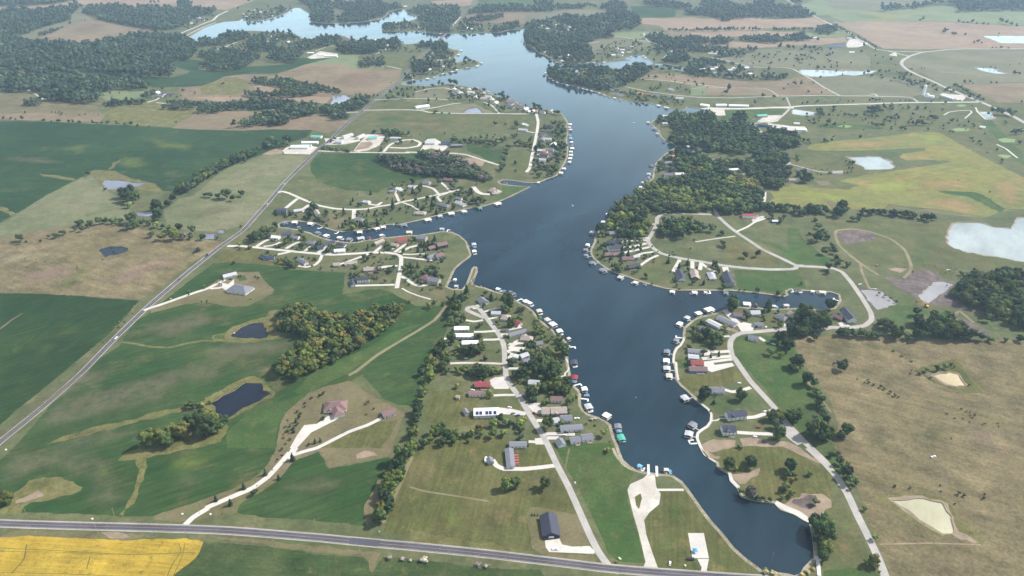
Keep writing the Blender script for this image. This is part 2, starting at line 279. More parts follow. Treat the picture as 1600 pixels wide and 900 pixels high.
# ------------------------------------------------------------------ ground cover: areas (drawn in order, later over earlier) and strips
AREAS = []      # (object name, material, world polygon)
SOFT = []       # (world polygon, albedo, weight, feather m): gradual changes of cover inside a field
def area(name, mat, s):
    AREAS.append((name, mat, P(rd(s))[:, :2]))
SOFTC = {'cropgrey': (112,108,84), 'ylgreen': (112,124,62), 'tan': (142,128,98), 'green': (70,104,52), 'olive': (116,110,68), 'pasture': (146,128,94), 'lawn': (96,110,64), 'straw': (156,150,92), 'dirt': (184,156,132), 'brown': (132,112,92), 'dark': (106,102,72), 'soyd': (40,72,38), 'lime': (150,164,78), 'rust': (170,138,98), 'pale': (160,154,118), 'mauve': (150,128,112)}
for l in """
field|soyhaze|Z 0,190 95,191 214,197 268,200 380,204 430,202 489,203 478,215 455,222 430,235 400,245 370,256 340,268 310,285 300,292 279,300 255,298 243,288 230,284 200,278 180,267 150,265 142,268 130,275 105,288 68,310 28,332 0,348 -90,375 -90,188
weedy_patch|straw|V 265,383 340,392 440,408 485,420 480,432 380,418 290,402
weedy_patch|tan|V 740,315 790,288 795,295 755,340 715,362
weedy_patch|straw|V 0,600 35,605 100,650 80,662 0,625
pasture|pastgrn|V 0,712 60,690 130,640 300,530 400,480 490,440 560,395 610,400 660,460 700,490 780,540 830,600 900,660 860,680 700,690 500,740 300,790 100,815 -300,815 -300,760
weedy_patch|straw|V 600,385 740,365 850,410 960,440 1010,445 1060,495 1150,510 930,495 900,480 760,500 690,495 660,450
pasture|pasture|Z 0,372 120,350 170,348 230,360 320,375 355,378 300,410 255,445 220,468 110,461 0,457 -90,457 -90,378
field|soydark|Z 0,458 40,458 100,461 180,467 217,470 200,490 172,520 143,545 112,570 67,608 22,644 0,664 -90,725 -90,458
field|soyhaze|a 0,885 150,875 440,880 470,900 V 380,10 350,30 100,35 0,30
pasture|pastgrn|Z 302,306 318,292 337,275 355,263 380,255 400,247 415,243 481,243 450,280 425,310 400,335 380,352 340,362 300,360 262,355 255,330 280,310
field|soy|Z 500,240 590,239 645,240 700,246 745,262 740,272 695,276 640,283 600,294 590,301 572,299 538,297 513,290 495,280 487,270 484,258 488,250
~p|olive|U 1005,620 1060,620 T 60,385 110,430 185,483 150,492 60,430 0,388
field|soy|T 775,165 900,165 1050,175 1040,220 1010,300 920,275 870,245 780,210
meadow|lawn|T 1080,200 1230,195 1225,330 1180,350 1210,400 1190,425 1050,405 960,400 1010,345 1060,340 1060,290
meadow|lawn|T 950,420 1000,425 990,455 1130,470 1230,463 1000,575 930,560 960,500 850,480 860,440
lawn|green|T 1030,460 1230,466 1010,572 960,560 1010,500
field|lawn|Z 572,174 640,174 700,175 770,180 830,180 835,200 800,208 730,210 650,205 600,205 560,212 530,212 548,195
field|soy|Z 262,466 273,457 301,435 333,412 352,410 398,412 417,414 440,417 467,422 509,424 540,426 535,460 556,457 572,453 595,452 614,458 629,467 650,478 700,478 697,520 690,535 673,550 660,590 655,612 650,635 620,632 598,622 582,603 565,585 548,597 507,604 482,614 455,640 437,665 432,700 419,725 399,745 365,763 300,787 243,805 202,807 112,803 34,801 0,795 -90,805 -90,760 0,720 30,690 79,633 126,594 155,561 187,540 200,517 215,500 232,490
~thin|cropgrey|F 110,860 300,640 480,500 700,470 900,420 1200,330 1350,330 1300,420 1150,560 900,620 600,700 300,760
~thin|cropgrey|A 0,60 200,0 600,0 520,60 420,140 250,180 60,290 0,290
~thin|cropgrey|F 970,30 1150,0 1290,40 1280,100 1150,140 1000,110
~thin|cropgrey|Q 260,570 480,500 640,510 620,600 440,650 260,680 130,640
field_strip|green|G 150,780 300,640 560,560 760,480 560,640 500,760 490,889 150,889
field_strip|green|G 740,370 900,290 1100,210 1300,90 1430,40 1500,30 1200,230 980,375 830,450 700,520 620,500
~p|ylgreen|A 1150,60 1300,20 1500,0 1600,20 1500,100 1300,180 1170,180 1140,110
yard|tan|Q 225,468 400,405 560,350 690,265 780,238 930,236 960,290 1030,360 1020,385 860,465 740,475 640,455 590,440 430,455 300,490 200,515 190,490
lawn|green|Q 760,270 830,262 850,290 800,300
lawn|olive|Q 620,175 700,90 800,70 950,90 1080,140 1100,180 1080,200 900,178 700,174
weedy_patch|straw|Q 600,690 620,660 680,655 750,610 880,560 980,540 1000,500 1080,490 1140,520 1040,560 1050,640 1150,650 1080,690 980,695 900,712 760,715 630,705
~m|tan|Q 1000,505 1080,490 1140,520 1045,560 1040,640 1010,640 985,580
lawn|green|Q 620,690 630,665 680,660 700,690
grass_waterway|straw|F 330,865 370,835 450,808 700,730 910,690 940,680 1270,600 1420,560 1600,450 1600,510 1480,590 1400,620 1280,630 1100,672 940,714 800,750 560,810 400,850
pond_margin|straw|G 0,540 130,478 240,418 290,395 350,390 410,440 480,500 470,540 400,565 180,690 100,690 60,640 0,610
~m|tan|G 240,400 300,350 400,295 490,290 520,360 620,400 560,470 470,550 460,500 400,420 350,390
pond_margin|straw|Z 182,719 196,708 214,700 222,690 250,675 300,655 330,640 345,655 356,668 345,690 300,702 250,710 220,718
grass_waterway|straw|A 950,70 1010,60 1015,160 985,260 972,320 930,380 880,430 850,445 840,460 870,465 880,400 925,320 950,230 965,150
weedy_patch|straw|A 90,320 200,230 300,205 420,205 540,240 582,268 560,295 430,340 350,365 230,375 180,400 150,450 0,460 -60,450 0,420 80,400
dirt_patch|dirt|A 110,370 200,320 260,300 320,320 230,350 120,390
yard|tan|Z 432,700 437,665 446,645 482,614 507,604 545,595 556,598 574,615 612,635 632,645 625,665 612,700 608,712 575,718 515,731 503,705 480,713 465,730 445,750 420,765 392,778 376,788 372,800 340,805 300,815 240,812 243,805 300,787 365,763 399,745 419,725
lawn|olive|G 740,889 800,860 1000,770 1150,720 1290,700 1340,690 1290,810 1240,870 1230,889
dirt_patch|dirt|B 1050,40 1120,22 1180,25 1200,50 1100,75 1060,65
field|soy|B 240,400 270,375 400,300 500,230 560,170 600,110 640,75 700,60 790,20 860,140 960,130 1280,60 1290,100 1270,150 1230,230 1180,280 1110,400 1110,540 700,495 480,485 260,462 225,440
dirt_patch|tan|B 1200,230 1240,200 1230,300 1180,400 1160,520 1110,530 1105,420
meadow|olive|Z 655,690 700,688 760,680 840,690 850,700 870,735 890,775 915,820 940,865 925,868 820,860 700,845 600,832 604,800 625,750 640,715
~m|tan|B 1440,80 1600,60 1600,250 1500,290 1380,300 1360,240
meadow|olive|H 220,330 420,310 640,380 740,420 640,500 700,560 880,570 860,640 700,650 560,680 420,690 240,650 150,600 180,420
~m|green|H 230,320 390,315 385,380 260,410 215,400
lawn|lawn|H 850,385 1040,385 1150,520 1050,500 900,480 760,480 720,420
~m|tan|H 1150,690 1270,690 1310,780 1250,800 1160,770
yard|tan|C 800,480 830,410 900,405 1050,440 1170,470 1210,560 1250,640 1240,680 1130,680 1060,670 1040,740 1280,740 1300,790 1250,795 960,760 850,700 830,560
field|green|Z 868,702 900,695 955,692 970,712 990,738 982,760 980,785 990,810 1000,845 1008,880 965,877 950,865 932,820 905,765
lawn|olive|D 410,300 570,300 640,380 720,500 860,640 960,750 1080,850 980,870 740,870 745,770 710,590 600,590 630,765 690,865 400,840 350,720 310,600 300,500 420,390
~m|green|D 440,330 560,320 620,460 650,540 560,540 460,560 420,480
~m|green|D 340,600 590,600 620,740 400,760 360,700
~m|green|D 780,690 860,680 960,770 1010,850 780,860 760,800
~m|dirt|D 725,640 800,650 790,680 740,680
field|yellow|A 0,615 200,612 620,628 900,640 1100,630 1290,630 1410,650 1395,720 1350,800 1300,900 1200,1100 -200,1100 -200,610
roadside|tan|A 100,575 300,580 700,590 1000,600 1090,615 900,632 700,628 300,612 0,605
dirt_patch|dirt|A 690,590 860,590 900,620 760,625
field|soymute|B 0,650 200,665 500,690 800,740 1100,760 1150,800 1160,889 1150,1100 -400,1100 -200,870 -60,760
roadside|tan|B 0,610 400,640 800,680 1100,720 1230,720 1200,760 1180,889 1150,889 1140,780 1080,745 700,715 400,665 100,635
field|soymute|B 1230,760 1400,770 1600,790 C 200,790 500,830 900,850 940,889 940,1100 -400,1100
roadside|straw|C 0,570 400,640 700,690 860,740 1000,760 700,740 300,690 0,655
pasture|pasture|Z 1240,525 1330,525 1400,530 1500,530 1600,532 1760,535 1760,1010 1400,1010 1393,900 1372,850 1352,800 1335,745 1305,700 1310,660 1295,620 1270,585 1250,560
pond_margin|straw|E 560,340 680,330 950,320 1050,345 1150,500 1330,650 1300,670 1130,610 1000,610 880,540 730,450
pond_margin|dirt|E 665,352 700,342 900,332 1010,345 1070,385 1105,500 1150,580 1300,660 1140,625 1100,608 1040,602 950,560 870,515 770,440
pond_margin|olive|K 830,350 920,320 1100,275 1150,300 1320,505 1200,510 1050,470 900,395
pond_margin|tan|K 890,375 980,345 1090,350 1150,370 1200,455 1180,475 1060,460 980,420
field|green|Z 1150,530 1180,525 1235,530 1255,575 1280,620 1300,690 1325,760 1300,740 1250,690 1220,640 1190,600 1160,570
lawn|lawn|E 150,460 300,350 330,400 400,480 480,640 540,740 600,889 620,1100 200,1100 200,889 130,700 140,600
lawn|green|E 200,850 400,830 560,850 600,889 220,889
lawn|green|M 870,600 1080,570 1250,600 1350,720 1400,860 1450,900 920,890 850,750 845,650
lawn|lawn|M 380,500 450,440 560,420 700,500 840,560 790,600 780,720 560,720 410,700 300,720 340,640 370,590
lawn|lawn|M 1060,420 1250,340 1370,500 1150,530 1050,500
dirt_patch|dirt|M 730,500 760,470 900,540 880,560 740,520
dirt_patch|tan|M 1040,500 1160,500 1200,525 1060,530
lawn|olive|J 210,190 320,160 500,130 720,70 850,240 740,210 600,250 470,270 320,300 250,240
lawn|green|J 300,90 180,80 190,10 290,10
~m|green|J 370,390 500,300 700,320 850,280 1020,440 800,460 560,500 510,480 440,410
lawn|olive|J 480,780 560,830 700,780 1000,770 1200,790 1350,870 D 1400,70 1600,180 1600,380 1500,320 1300,350 1230,400 1080,370 1000,350 950,290 1000,250 1080,190 880,180 860,150
~m|green|D 900,90 1080,60 1300,10 1420,60 1300,110 1120,140 960,140
dirt_patch|dirt|J 440,760 480,725 600,718 720,722 735,770 620,805 520,822 460,800
dirt_patch|dirt|J 760,710 860,700 930,705 960,720 1080,730 1200,745 1290,780 1400,870 1520,910 1440,915 1300,850 1150,780 900,770 790,770
dirt_patch|mud|J 930,720 960,710 1020,745 920,750
dirt_patch|dirt|J 430,760 500,820 600,860 580,889 500,870 440,800
dirt_patch|dirt|D 890,190 960,180 1060,150 1110,130 1080,190 1000,250 950,250 910,220
dirt_patch|dirt|D 1300,365 1400,325 1530,315 1590,370 1590,410 1500,470 1440,480 1380,450 1240,400
dirt_patch|mud|D 1310,375 1420,330 1500,340 1470,420 1380,410
field|lawn|N 290,80 520,100 1090,120 1110,150 1070,220 1090,270 1250,330 1586,395 1720,430 1720,560 1586,520 1450,430 1150,420 1100,500 760,420 480,380 400,300 330,180
~m|green|N 880,250 960,280 1000,420 860,400 830,330
~m|green|N 520,480 620,540 860,640 940,700 1120,690 1120,740 940,760 820,850 700,840 600,760 590,710 780,670 600,560 530,540
~m|green|N 1160,700 1320,760 1560,870 1500,889 1380,870 1250,790
spoil_heap|mud|N 322,185 420,170 500,165 580,190 600,235 500,250 430,270 370,250
spoil_heap|mud|N 640,480 780,490 860,440 920,432 1000,450 1040,500 1120,520 1070,570 1140,640 1050,675 950,668 850,610 760,570 700,520
spoil_heap|mud|N 1100,760 1180,765 1300,820 1370,880 1250,850 1150,800
spoil_heap|mud|N 1040,670 1150,640 1200,680 1300,720 1220,715 1150,700
dirt_patch|dirt|N 670,430 720,418 810,430 760,458
lawn|green|N 0,150 80,160 100,220 230,330 380,400 240,405 60,395 0,360
~m|green|O 1120,200 1180,160 1240,190 1300,230 1500,280 1600,300 1600,400 1530,395 1350,310 1200,230
~m|olive|O 1000,240 1130,220 1280,300 1500,420 1440,425 1200,415 1050,395 1030,330
~m|ylgreen|O 1060,80 1160,70 1200,130 1150,165 1100,150
lawn|green|O 1110,440 1400,445 1560,450 1600,560 1400,590 1140,580
lawn|green|O 1040,530 1100,500 1130,575 1000,578
lawn|lawn|O 620,350 740,380 700,450 690,540 560,530 480,500 440,470 540,400
field|ylgreen|Y 10,540 40,600 0,620 40,640 200,650 400,665 560,668 720,665 750,640 900,650 1000,665 1150,700 1350,718 1420,700 1450,680 1600,670 1780,650 1780,560 1600,470 1400,370 1250,290 1120,210 1040,185 900,190 760,210 600,225 400,245 270,265 245,290 300,305 500,305 680,300 850,290 980,282 985,300 850,320 815,345 870,365 1000,360 1130,365 1140,375 1000,395 800,425 600,455 490,470 455,490 470,505 560,520 500,545 300,535 200,515 100,530
ditch|green|Y 1060,553 1200,560 1290,562 1350,580 1400,615 1480,668 1450,690 1380,655 1250,590 1100,570
ditch|tan|Y 750,635 860,650 920,668 1010,662 1180,690 1350,716 1200,712 1000,685 800,660
ditch|tan|Y 330,585 400,600 470,650 400,668 350,610
weedy_patch|brown|Y 510,262 600,265 560,272
meadow|lawn|Y 0,180 400,190 700,175 1050,175 1250,280 1600,450 1780,540 1780,0 1330,0 1300,20 0,30
fairway|green|Y 300,130 600,140 700,170 420,165 300,160
fairway|green|Y 1330,120 1400,110 1520,250 1600,330 1600,390 1500,330 1420,220
fairway|green|Y 0,35 90,35 110,60 30,85 0,80
fairway|green|X 1080,60 1250,50 1550,38 1500,80 1320,100 1280,140 1040,130 1090,90
putting_green|green2|Y 1175,18 1200,12 1235,16 1240,24 1200,28
putting_green|green2|Y 430,150 480,140 530,148 500,158
putting_green|green2|Y 1150,168 1190,160 1260,165 1250,178 1180,182
putting_green|green2|Y 1430,232 1480,222 1550,232 1545,250 1470,250
putting_green|green2|Y 1425,330 1470,325 1530,335 1490,350
meadow|lawn|Y 130,150 200,160 330,190 250,260 200,200
meadow|lawn|Y 130,300 240,300 400,320 620,440 440,490 560,520 300,520 100,500 0,420 140,390
meadow|tan|Y 290,490 380,490 400,515 330,520
field|brown|Z 268,200 300,178 340,174 390,174 440,177 470,178 500,180 530,182 545,190 535,200 510,208 489,203 430,202 380,204
field|tan|Z -90,145 0,145 50,147 60,160 100,160 150,165 160,180 80,185 0,180 -90,182
field|straw|Z 165,175 200,163 250,160 310,168 300,182 268,198 214,196 160,190
field|brown|Z -90,176 0,178 80,178 165,178 160,190 95,190 0,188 -90,188
field|brown|a 130,290 240,250 300,220 400,195 500,170 550,130 450,130 580,80 680,55 760,70 640,100 720,150 900,190 1240,240 1180,270 860,310 700,340 540,345 380,340 240,320
field|greyfar|a 130,290 240,250 300,220 400,195 500,170 550,130 450,130 580,80 680,55 740,65 640,100 690,150 560,190 400,260 280,300
field|pink|a 0,50 270,40 500,20 640,0 1000,-15 1600,-20 1600,70 1480,60 1160,60 1100,55 720,38 600,35 460,60 270,80 130,75 0,80
field|pink|b 80,60 120,10 200,0 640,-10 480,40 380,78 200,65
field|pink|b 1150,0 1500,0 1510,20 1180,15
field|soyhaze|a -200,440 90,440 60,490 0,525 -200,530
field|greyfar|a 0,550 150,558 290,555 200,590 0,590
field|soyhaze|Z 120,110 140,109 180,115 230,120 268,121 292,115 296,111 270,103 268,94 300,93 322,96 308,105 312,109 350,111 390,104 440,101 455,97 466,91 500,88 530,89 546,94 520,97 478,100 460,107 430,115 380,116 362,122 345,130 310,135 283,136 240,137 215,128 200,124 160,120 125,114
meadow|palegrn|a 770,750 860,710 1000,700 1180,700 1100,760 1000,780 840,785
field|brown|b 0,690 200,670 350,600 440,585 750,585 1000,500 1200,480 1400,540 1600,520 1600,600 1500,740 1300,740 1190,750 1150,810 920,790 300,795 0,780
field|straw|b 150,680 350,610 440,600 560,640 540,700 440,740 200,740
field|palegrn|b 1000,500 1250,430 1600,430 1600,530 1400,545 1250,500
field|pink|b 560,650 640,650 740,670 900,710 700,740 620,720
field|pink|b 100,758 600,752 1000,750 1190,760 1150,805 920,790 600,775 300,795
field|brown|c 0,530 340,545 320,620 200,700 100,750 0,780
field|lawn|c 0,425 180,425 340,450 320,520 200,510 0,515
field|lawn|c 110,765 250,790 480,800 440,850 200,855 60,855
field|greyfar|c 450,720 680,690 800,740 700,775 440,765
field|greyfar|c 560,870 760,820 900,810 1060,880 900,882 800,885
field|pink|c 560,10 900,-10 880,40 800,50 600,30
field|brown|c 850,110 1300,70 1600,72 1600,150 1400,190 1000,180 820,180
field|green|c 940,0 1500,-10 1540,20 1450,42 920,45
field|greyfar|d 0,110 200,80 550,65 650,90 620,120 300,135 120,180 0,185
field|soyhaze|d 820,48 950,45 1180,80 1180,130 880,135
field|pink|d 880,180 930,140 1300,135 1600,170 1600,230 1100,235 1050,200
field|brown|d 1110,240 1600,240 1600,300 1150,290
field|pink|d 1270,362 1350,345 1600,340 1600,372 1300,372
field|palegrn|d 680,255 900,245 1080,250 1120,280 960,310 700,285
meadow|greyfar|d 480,350 600,300 700,290 940,310 1000,330 960,390 800,360 600,410 540,420
field|lawn|d 780,665 900,615 1100,630 1400,690 1440,740 1150,735 950,710
field|brown|d 900,605 1000,580 1100,575 1350,590 1600,620 1600,745 1400,690 1100,630
lawn|lawn|d 780,750 960,720 1300,790 1600,800 1600,835 1250,840 1100,820 980,800 800,785
field|pink|e 0,150 300,140 700,150 960,135 1130,200 1000,215 550,220 550,235 0,230
field|pink|e 0,240 550,240 830,245 840,275 600,285 0,298
field|pink|e 300,325 600,330 900,315 1000,295 1200,290 1230,330 1060,345 700,360 500,375 0,370 0,350
field|palegrn|e 840,250 980,260 1160,220 1280,280 1180,290 1000,290 850,280
field|pink|f -100,165 0,180 300,165 700,170 1400,205 1800,220 1800,385 1400,380 800,380 300,380 150,290 20,230
field|palegrn|e 840,40 1100,-30 1500,-30 1700,0 1500,170 1230,170 1130,110 960,120
field|palegrn|f -200,60 200,100 300,90 700,50 870,40 900,60 880,95 1400,80 1800,80 1800,220 1400,200 700,165 300,165 0,180
field|greyfar|f -200,-20 900,-20 850,0 300,60 200,90 -100,60
field|greyfar|f 440,450 520,430 800,388 1400,395 1800,395 1800,660 1400,640 900,650 800,680 650,590 480,520
field|brown|f 880,650 1400,650 1800,660 1800,820 1200,800 1060,740
field|greyfar|e 150,430 450,400 700,380 1100,380 1400,440 1400,550 1100,545 960,538 850,545 700,520 350,500
field|brown|e 0,600 300,625 500,640 750,620 900,600 1000,660 1150,745 700,748 0,745
field|palegrn|e 0,660 110,670 115,745 0,745
field|greyfar|e 940,600 1240,590 1400,560 f 80,590 300,600 600,640 760,700 1000,770 600,760 -60,745
lot|gravel|T 0,200 60,90 200,95 150,170 70,205 0,215
lot|dirt|T 0,160 50,145 110,155 60,195 0,210
lot|gravel|T 440,210 490,125 545,120 600,150 640,180 600,215 520,190
lot|gravel|U 375,465 420,430 560,400 720,430 640,500 400,495
lot|dirt|U 180,500 300,445 370,440 375,495 260,505
lot|gravel|U 780,345 830,345 950,330 1100,340 1130,370 1000,400 900,410 800,400
lot|gravel|U 1060,465 1190,305 1370,320 1260,420 1110,475
lot|dirt|U 1070,462 1130,385 1220,375 1250,400 1200,440
lot|concrete|C 940,640 1040,630 1060,670 1130,685 1250,680 1290,720 1280,735 970,722 945,690
ramp_lot|gravel|D 225,480 200,380 180,290 200,250 290,210 320,180 370,190 380,270 410,320 400,390 330,450 295,500 310,600 350,720 390,830 430,862 280,850 305,790 280,680 250,560
grass_island|olive|D 230,340 270,315 280,350 260,425 240,400
parking_pad|concrete|D 600,590 710,590 745,765 630,765
driveway|concrete|D 665,770 745,770 730,850 755,889 680,885 695,830
lot|concrete|H 800,215 850,190 940,180 1000,270 990,305 850,305 810,260
lot|concrete|H 1160,450 1305,445 1320,550 1250,560
lot|concrete|H 890,490 1000,500 1180,540 1150,570 1000,560 890,555
lot|concrete|H 1250,800 1340,790 1360,860 1260,860
lot|concrete|L 470,310 550,280 600,290 560,320 500,330
lot|concrete|L 890,640 960,610 1000,650 930,670 L 880,690 1000,700 960,745 850,730 830,700
lot|concrete|L 830,740 890,760 950,810 830,825
lot|concrete|M 880,480 940,455 1040,475 1050,500 1030,540 920,545
lot|concrete|M 560,730 620,730 640,775 560,780
lot|concrete|M 1340,460 1400,520 1370,540 1330,500
lot|concrete|J 440,40 520,30 560,70 700,45 720,65 520,120 470,100
lot|concrete|N 340,790 380,785 430,815 360,820
lot|concrete|G 590,889 640,800 690,730 780,720 850,670 900,650 960,660 900,700 820,740 740,780 640,889
lot|concrete|Q 680,310 720,320 760,285 760,330 750,370 700,360 680,345
lot|concrete|B 560,70 600,0 650,0 600,80
lot|gravel|O 1230,95 1300,75 1340,85 1290,110 1240,125
lot|gravel|X 1330,140 1400,95 1530,95 1480,140 1420,150
lot|gravel|X 1470,165 1600,180 1600,205 1480,190
lot|gravel|X 1210,505 1250,505 1240,560 1220,550
lot|concrete|X 1370,740 1380,670 1400,655 1400,700 1390,745
lot|gravel|Y 0,130 160,150 230,150 250,180 200,185 80,165 0,150
lot|gravel|b 1000,450 1100,400 1240,420 1230,445 1030,460
lot|gravel|e 130,410 320,410 250,425 140,420
lot|gravel|e 1210,345 1240,300 1330,310 1400,345 1300,370 1220,370
lot|gravel|f 340,430 400,405 410,440
lot|gravel|f 750,725 860,740 960,740 920,790 800,760
lot|gravel|N 560,560 600,560 620,610 590,620
lot|dirt|T 755,265 850,255 900,285 890,315 840,325 790,300
lot|gravel|X 910,45 1270,40 1600,35 1600,45 1090,52 1100,95 960,100
~s|cropgrey|F 0,760 200,560 420,420 640,330 900,330 700,440 400,560 200,700 60,889 0,889
~s|cropgrey|F 560,780 760,730 1000,760 900,840 640,889 300,889
~s|cropgrey|A 300,60 700,20 860,120 700,240 420,180
~s|cropgrey|A 560,200 850,220 900,380 700,430 520,400 620,300
~s|cropgrey|A 1120,260 1400,160 1560,180 1300,300 1120,340
~s|ylgreen|A 680,150 800,110 780,180 650,230
~s|ylgreen|F 1290,220 1450,190 1600,180 1600,230 1400,250 1300,260
~s|ylgreen|F 900,310 1100,250 1200,260 1000,330 850,370
~s|cropgrey|F 1200,330 1560,280 1600,380 1400,470 1250,440
~s|cropgrey|G 0,160 300,140 700,110 720,160 500,220 200,290 0,330
~s|cropgrey|G 330,230 600,180 600,230 420,280
~s|cropgrey|B 560,200 800,170 1000,220 900,330 600,330 450,280
~s|ylgreen|G 240,740 330,690 450,640 500,660 380,740 280,780
~s|ylgreen|G 980,240 1080,225 1120,250 1040,290
~s|ylgreen|G 1300,470 1460,420 1480,450 1340,500 1200,520
~s|ylgreen|F 380,80 500,40 560,50 500,110 400,130
~s|ylgreen|F 200,240 330,160 420,160 330,240
~s|ylgreen|W 430,700 560,640 630,640 600,700 470,740
~s|ylgreen|F 60,200 250,110 330,60 200,170 80,270
~s|ylgreen|V 440,210 560,200 600,240 480,270
~s|ylgreen|V 780,260 950,270 1000,330 860,360 760,340
~s|ylgreen|V 1000,160 1300,190 1250,240 1000,220
~s|soyd|V 940,310 1080,300 1100,320 960,340
~s|soyd|V 1080,200 1230,215 1200,250 1060,240
~s|soyd|W 0,480 300,450 600,460 900,470 600,520 200,560 0,600
~s|soyd|F 400,330 620,180 700,130 560,280 380,440
~s|cropgrey|V 0,270 300,270 440,310 300,330 0,300
~s|mauve|W 120,250 300,190 560,160 600,260 400,300 200,330
~s|mauve|W 800,300 1000,180 1250,110 1400,150 1200,240 1000,330
~s|ylgreen|W 430,340 620,180 760,160 700,250 500,370
~s|pale|W 0,60 300,70 650,90 700,120 300,130 0,180
~s|dark|V 620,240 900,470 860,560 820,500
~s|dark|V 1100,650 1500,600 1580,620 1300,690
~s|dark|K 230,120 420,130 460,270 300,330 200,250
~s|dark|K 640,150 900,180 860,300 700,230
~s|dark|K 380,300 640,320 900,380 860,480 640,440 420,380
~s|pasture|K 420,140 700,230 820,330 640,300 480,220
~s|tan|K 1200,200 1500,190 1600,260 1440,330 1280,260
~s|mauve|K 1200,780 1400,740 1540,860 1400,889 1180,870
~s|mauve|K 960,850 1080,830 1140,889 960,889
~s|mauve|K 1440,600 1540,620 1560,660 1470,640
~s|mauve|E 1000,110 1070,110 1080,200 1000,180
~s|mauve|E 1300,0 1500,0 1540,60 1380,50
~s|mauve|E 1520,440 1600,420 1600,540 1540,520
~s|dark|E 900,170 1080,200 1180,260 1330,280 1360,360 1200,340 1000,260 860,240
~s|dark|E 600,400 720,440 860,560 1000,640 800,640 620,600
~s|dark|E 1100,380 1180,480 1300,640 1180,600 1110,500
~s|dark|E 440,260 600,250 1000,270 900,300 600,330 500,360
~s|tan|E 700,690 1100,700 1400,720 1500,889 900,889
~s|dark|E 560,680 760,700 900,840 680,820
~s|dark|K 60,640 260,560 300,700 420,820 300,889 100,889
~s|dark|C 240,50 420,60 480,180 280,200
~s|dark|C 420,400 560,420 600,620 440,600
~s|ylgreen|C 160,320 360,330 400,560 220,600
~s|tan|C 620,400 680,400 740,680 660,680
~s|green|C 30,290 200,300 240,360 60,380
~s|tan|C 570,400 600,400 620,620 600,620
~s|dark|C 740,160 1000,150 1060,260 1140,430 1000,390 800,320
~s|lawn|C 1180,20 1300,10 1500,300 1400,500 1260,300
~s|dark|C 1440,60 1520,160 1500,260 1400,100
~s|tan|D 300,560 420,560 700,560 740,620 600,580 400,590
~s|olive|D 660,280 760,430 900,610 1000,740 960,760 840,640 700,450
~s|rust|E 260,640 400,640 420,720 300,760
~s|dark|D 780,130 900,150 900,200 820,180
~s|rust|Y 500,240 700,235 860,215 880,245 700,285 500,290 330,290
~s|rust|Y 830,330 960,305 1100,330 1000,360 860,360
~s|rust|Y 900,500 1100,480 1230,500 1200,540 1000,545
~s|rust|Y 1030,590 1200,600 1330,650 1340,700 1180,690 1050,650 880,650
~s|rust|Y 1380,500 1500,490 1600,540 1600,640 1480,640 1400,560
~s|rust|Y 90,600 200,605 200,625 100,620
~s|lime|Y 60,550 250,540 420,570 560,600 440,640 200,580 40,600
~s|lime|Y 900,200 1060,195 1150,240 1000,260
~s|lime|Y 600,500 800,480 1000,500 860,560 640,560
~s|green|Y 700,300 960,285 980,305 820,330 810,350 700,345
~s|pale|f 700,520 900,560 1200,590 1000,600 700,560
~s|dark|f 680,400 760,440 700,490 620,460
~s|straw|f 100,80 400,110 600,90 700,110 400,160 200,170 100,130
~s|green|f 100,110 300,120 280,160 100,150
~s|brown|a 640,170 800,200 760,260 560,260
~s|pale|a 610,230 720,220 720,245 640,245
~s|brown|b 1300,560 1550,560 1600,640 1400,700 1250,640
~s|straw|b 1020,530 1140,540 1200,620 1060,620
~s|tan|U 1100,190 1260,190 1260,220 1150,230
~s|green|U 1250,120 1600,110 1600,210 1400,230 1250,200
~s|tan|T 260,0 600,0 700,60 500,70 300,60
~s|tan|R 700,480 780,380 1000,360 980,520 850,540
~s|dark|R 640,180 900,150 1040,200 1000,330 760,280
~s|green|R 380,220 460,240 330,330 200,450 130,470
~s|green|S 700,480 800,470 840,620 760,680 700,600
~s|tan|S 220,640 620,640 620,720 400,720
~s|tan|S 780,740 1000,760 1180,790 1100,860 900,830
~s|green|S 960,220 1180,215 1300,300 1350,420 1150,390 1150,300
~s|tan|L 0,140 250,150 260,220 120,230 0,190
~s|dark|L 440,80 560,120 700,170 640,230 480,260
~s|tan|L 590,300 760,240 740,290 620,330
~s|tan|L 900,260 1020,300 1080,380 1000,420 900,380
~s|tan|H 180,150 360,170 370,240 240,230
~s|tan|M 100,0 260,10 240,110 100,80
~s|green|M 880,0 1200,0 1240,120 900,120
~s|tan|N 560,80 1080,110 1090,140 800,130
~s|dark|N 860,260 1000,280 1100,400 1560,460 1500,520 1200,430 960,420
~s|green|N 640,580 860,700 1000,740 800,800 620,740
~s|tan|O 1180,220 1350,280 1400,340 1280,320
~s|tan|O 620,80 960,75 900,100 700,95
""".strip().splitlines():
    nm_, mt_, s_ = l.split('|')
    if nm_[0] == '~': SOFT.append((P(rd(s_))[:, :2], tuple(v*K for v in lin(SOFTC[mt_])), .85, 14))
    else: area(nm_, mt_, s_)
AREA_N = len(AREAS)
def strip(name, mat, width, s, pts=None):
    p = P(rd(s))[:, :2] if pts is None else pts
    # smooth the centre line, then quads
    q = [p[0]]
    for i in range(1, len(p)-1):
        q += [p[i]*.75+p[i-1]*.25, p[i]*.9+p[i-1]*.05+p[i+1]*.05, p[i]*.75+p[i+1]*.25]
    q.append(p[-1]); q = np.array(q)
    d = np.gradient(q, axis=0); d /= np.linalg.norm(d, axis=1)[:, None]+1e-9
    n = np.stack([-d[:, 1], d[:, 0]], 1)*width/2
    AREAS.append((name, mat, (q+n, q-n)))
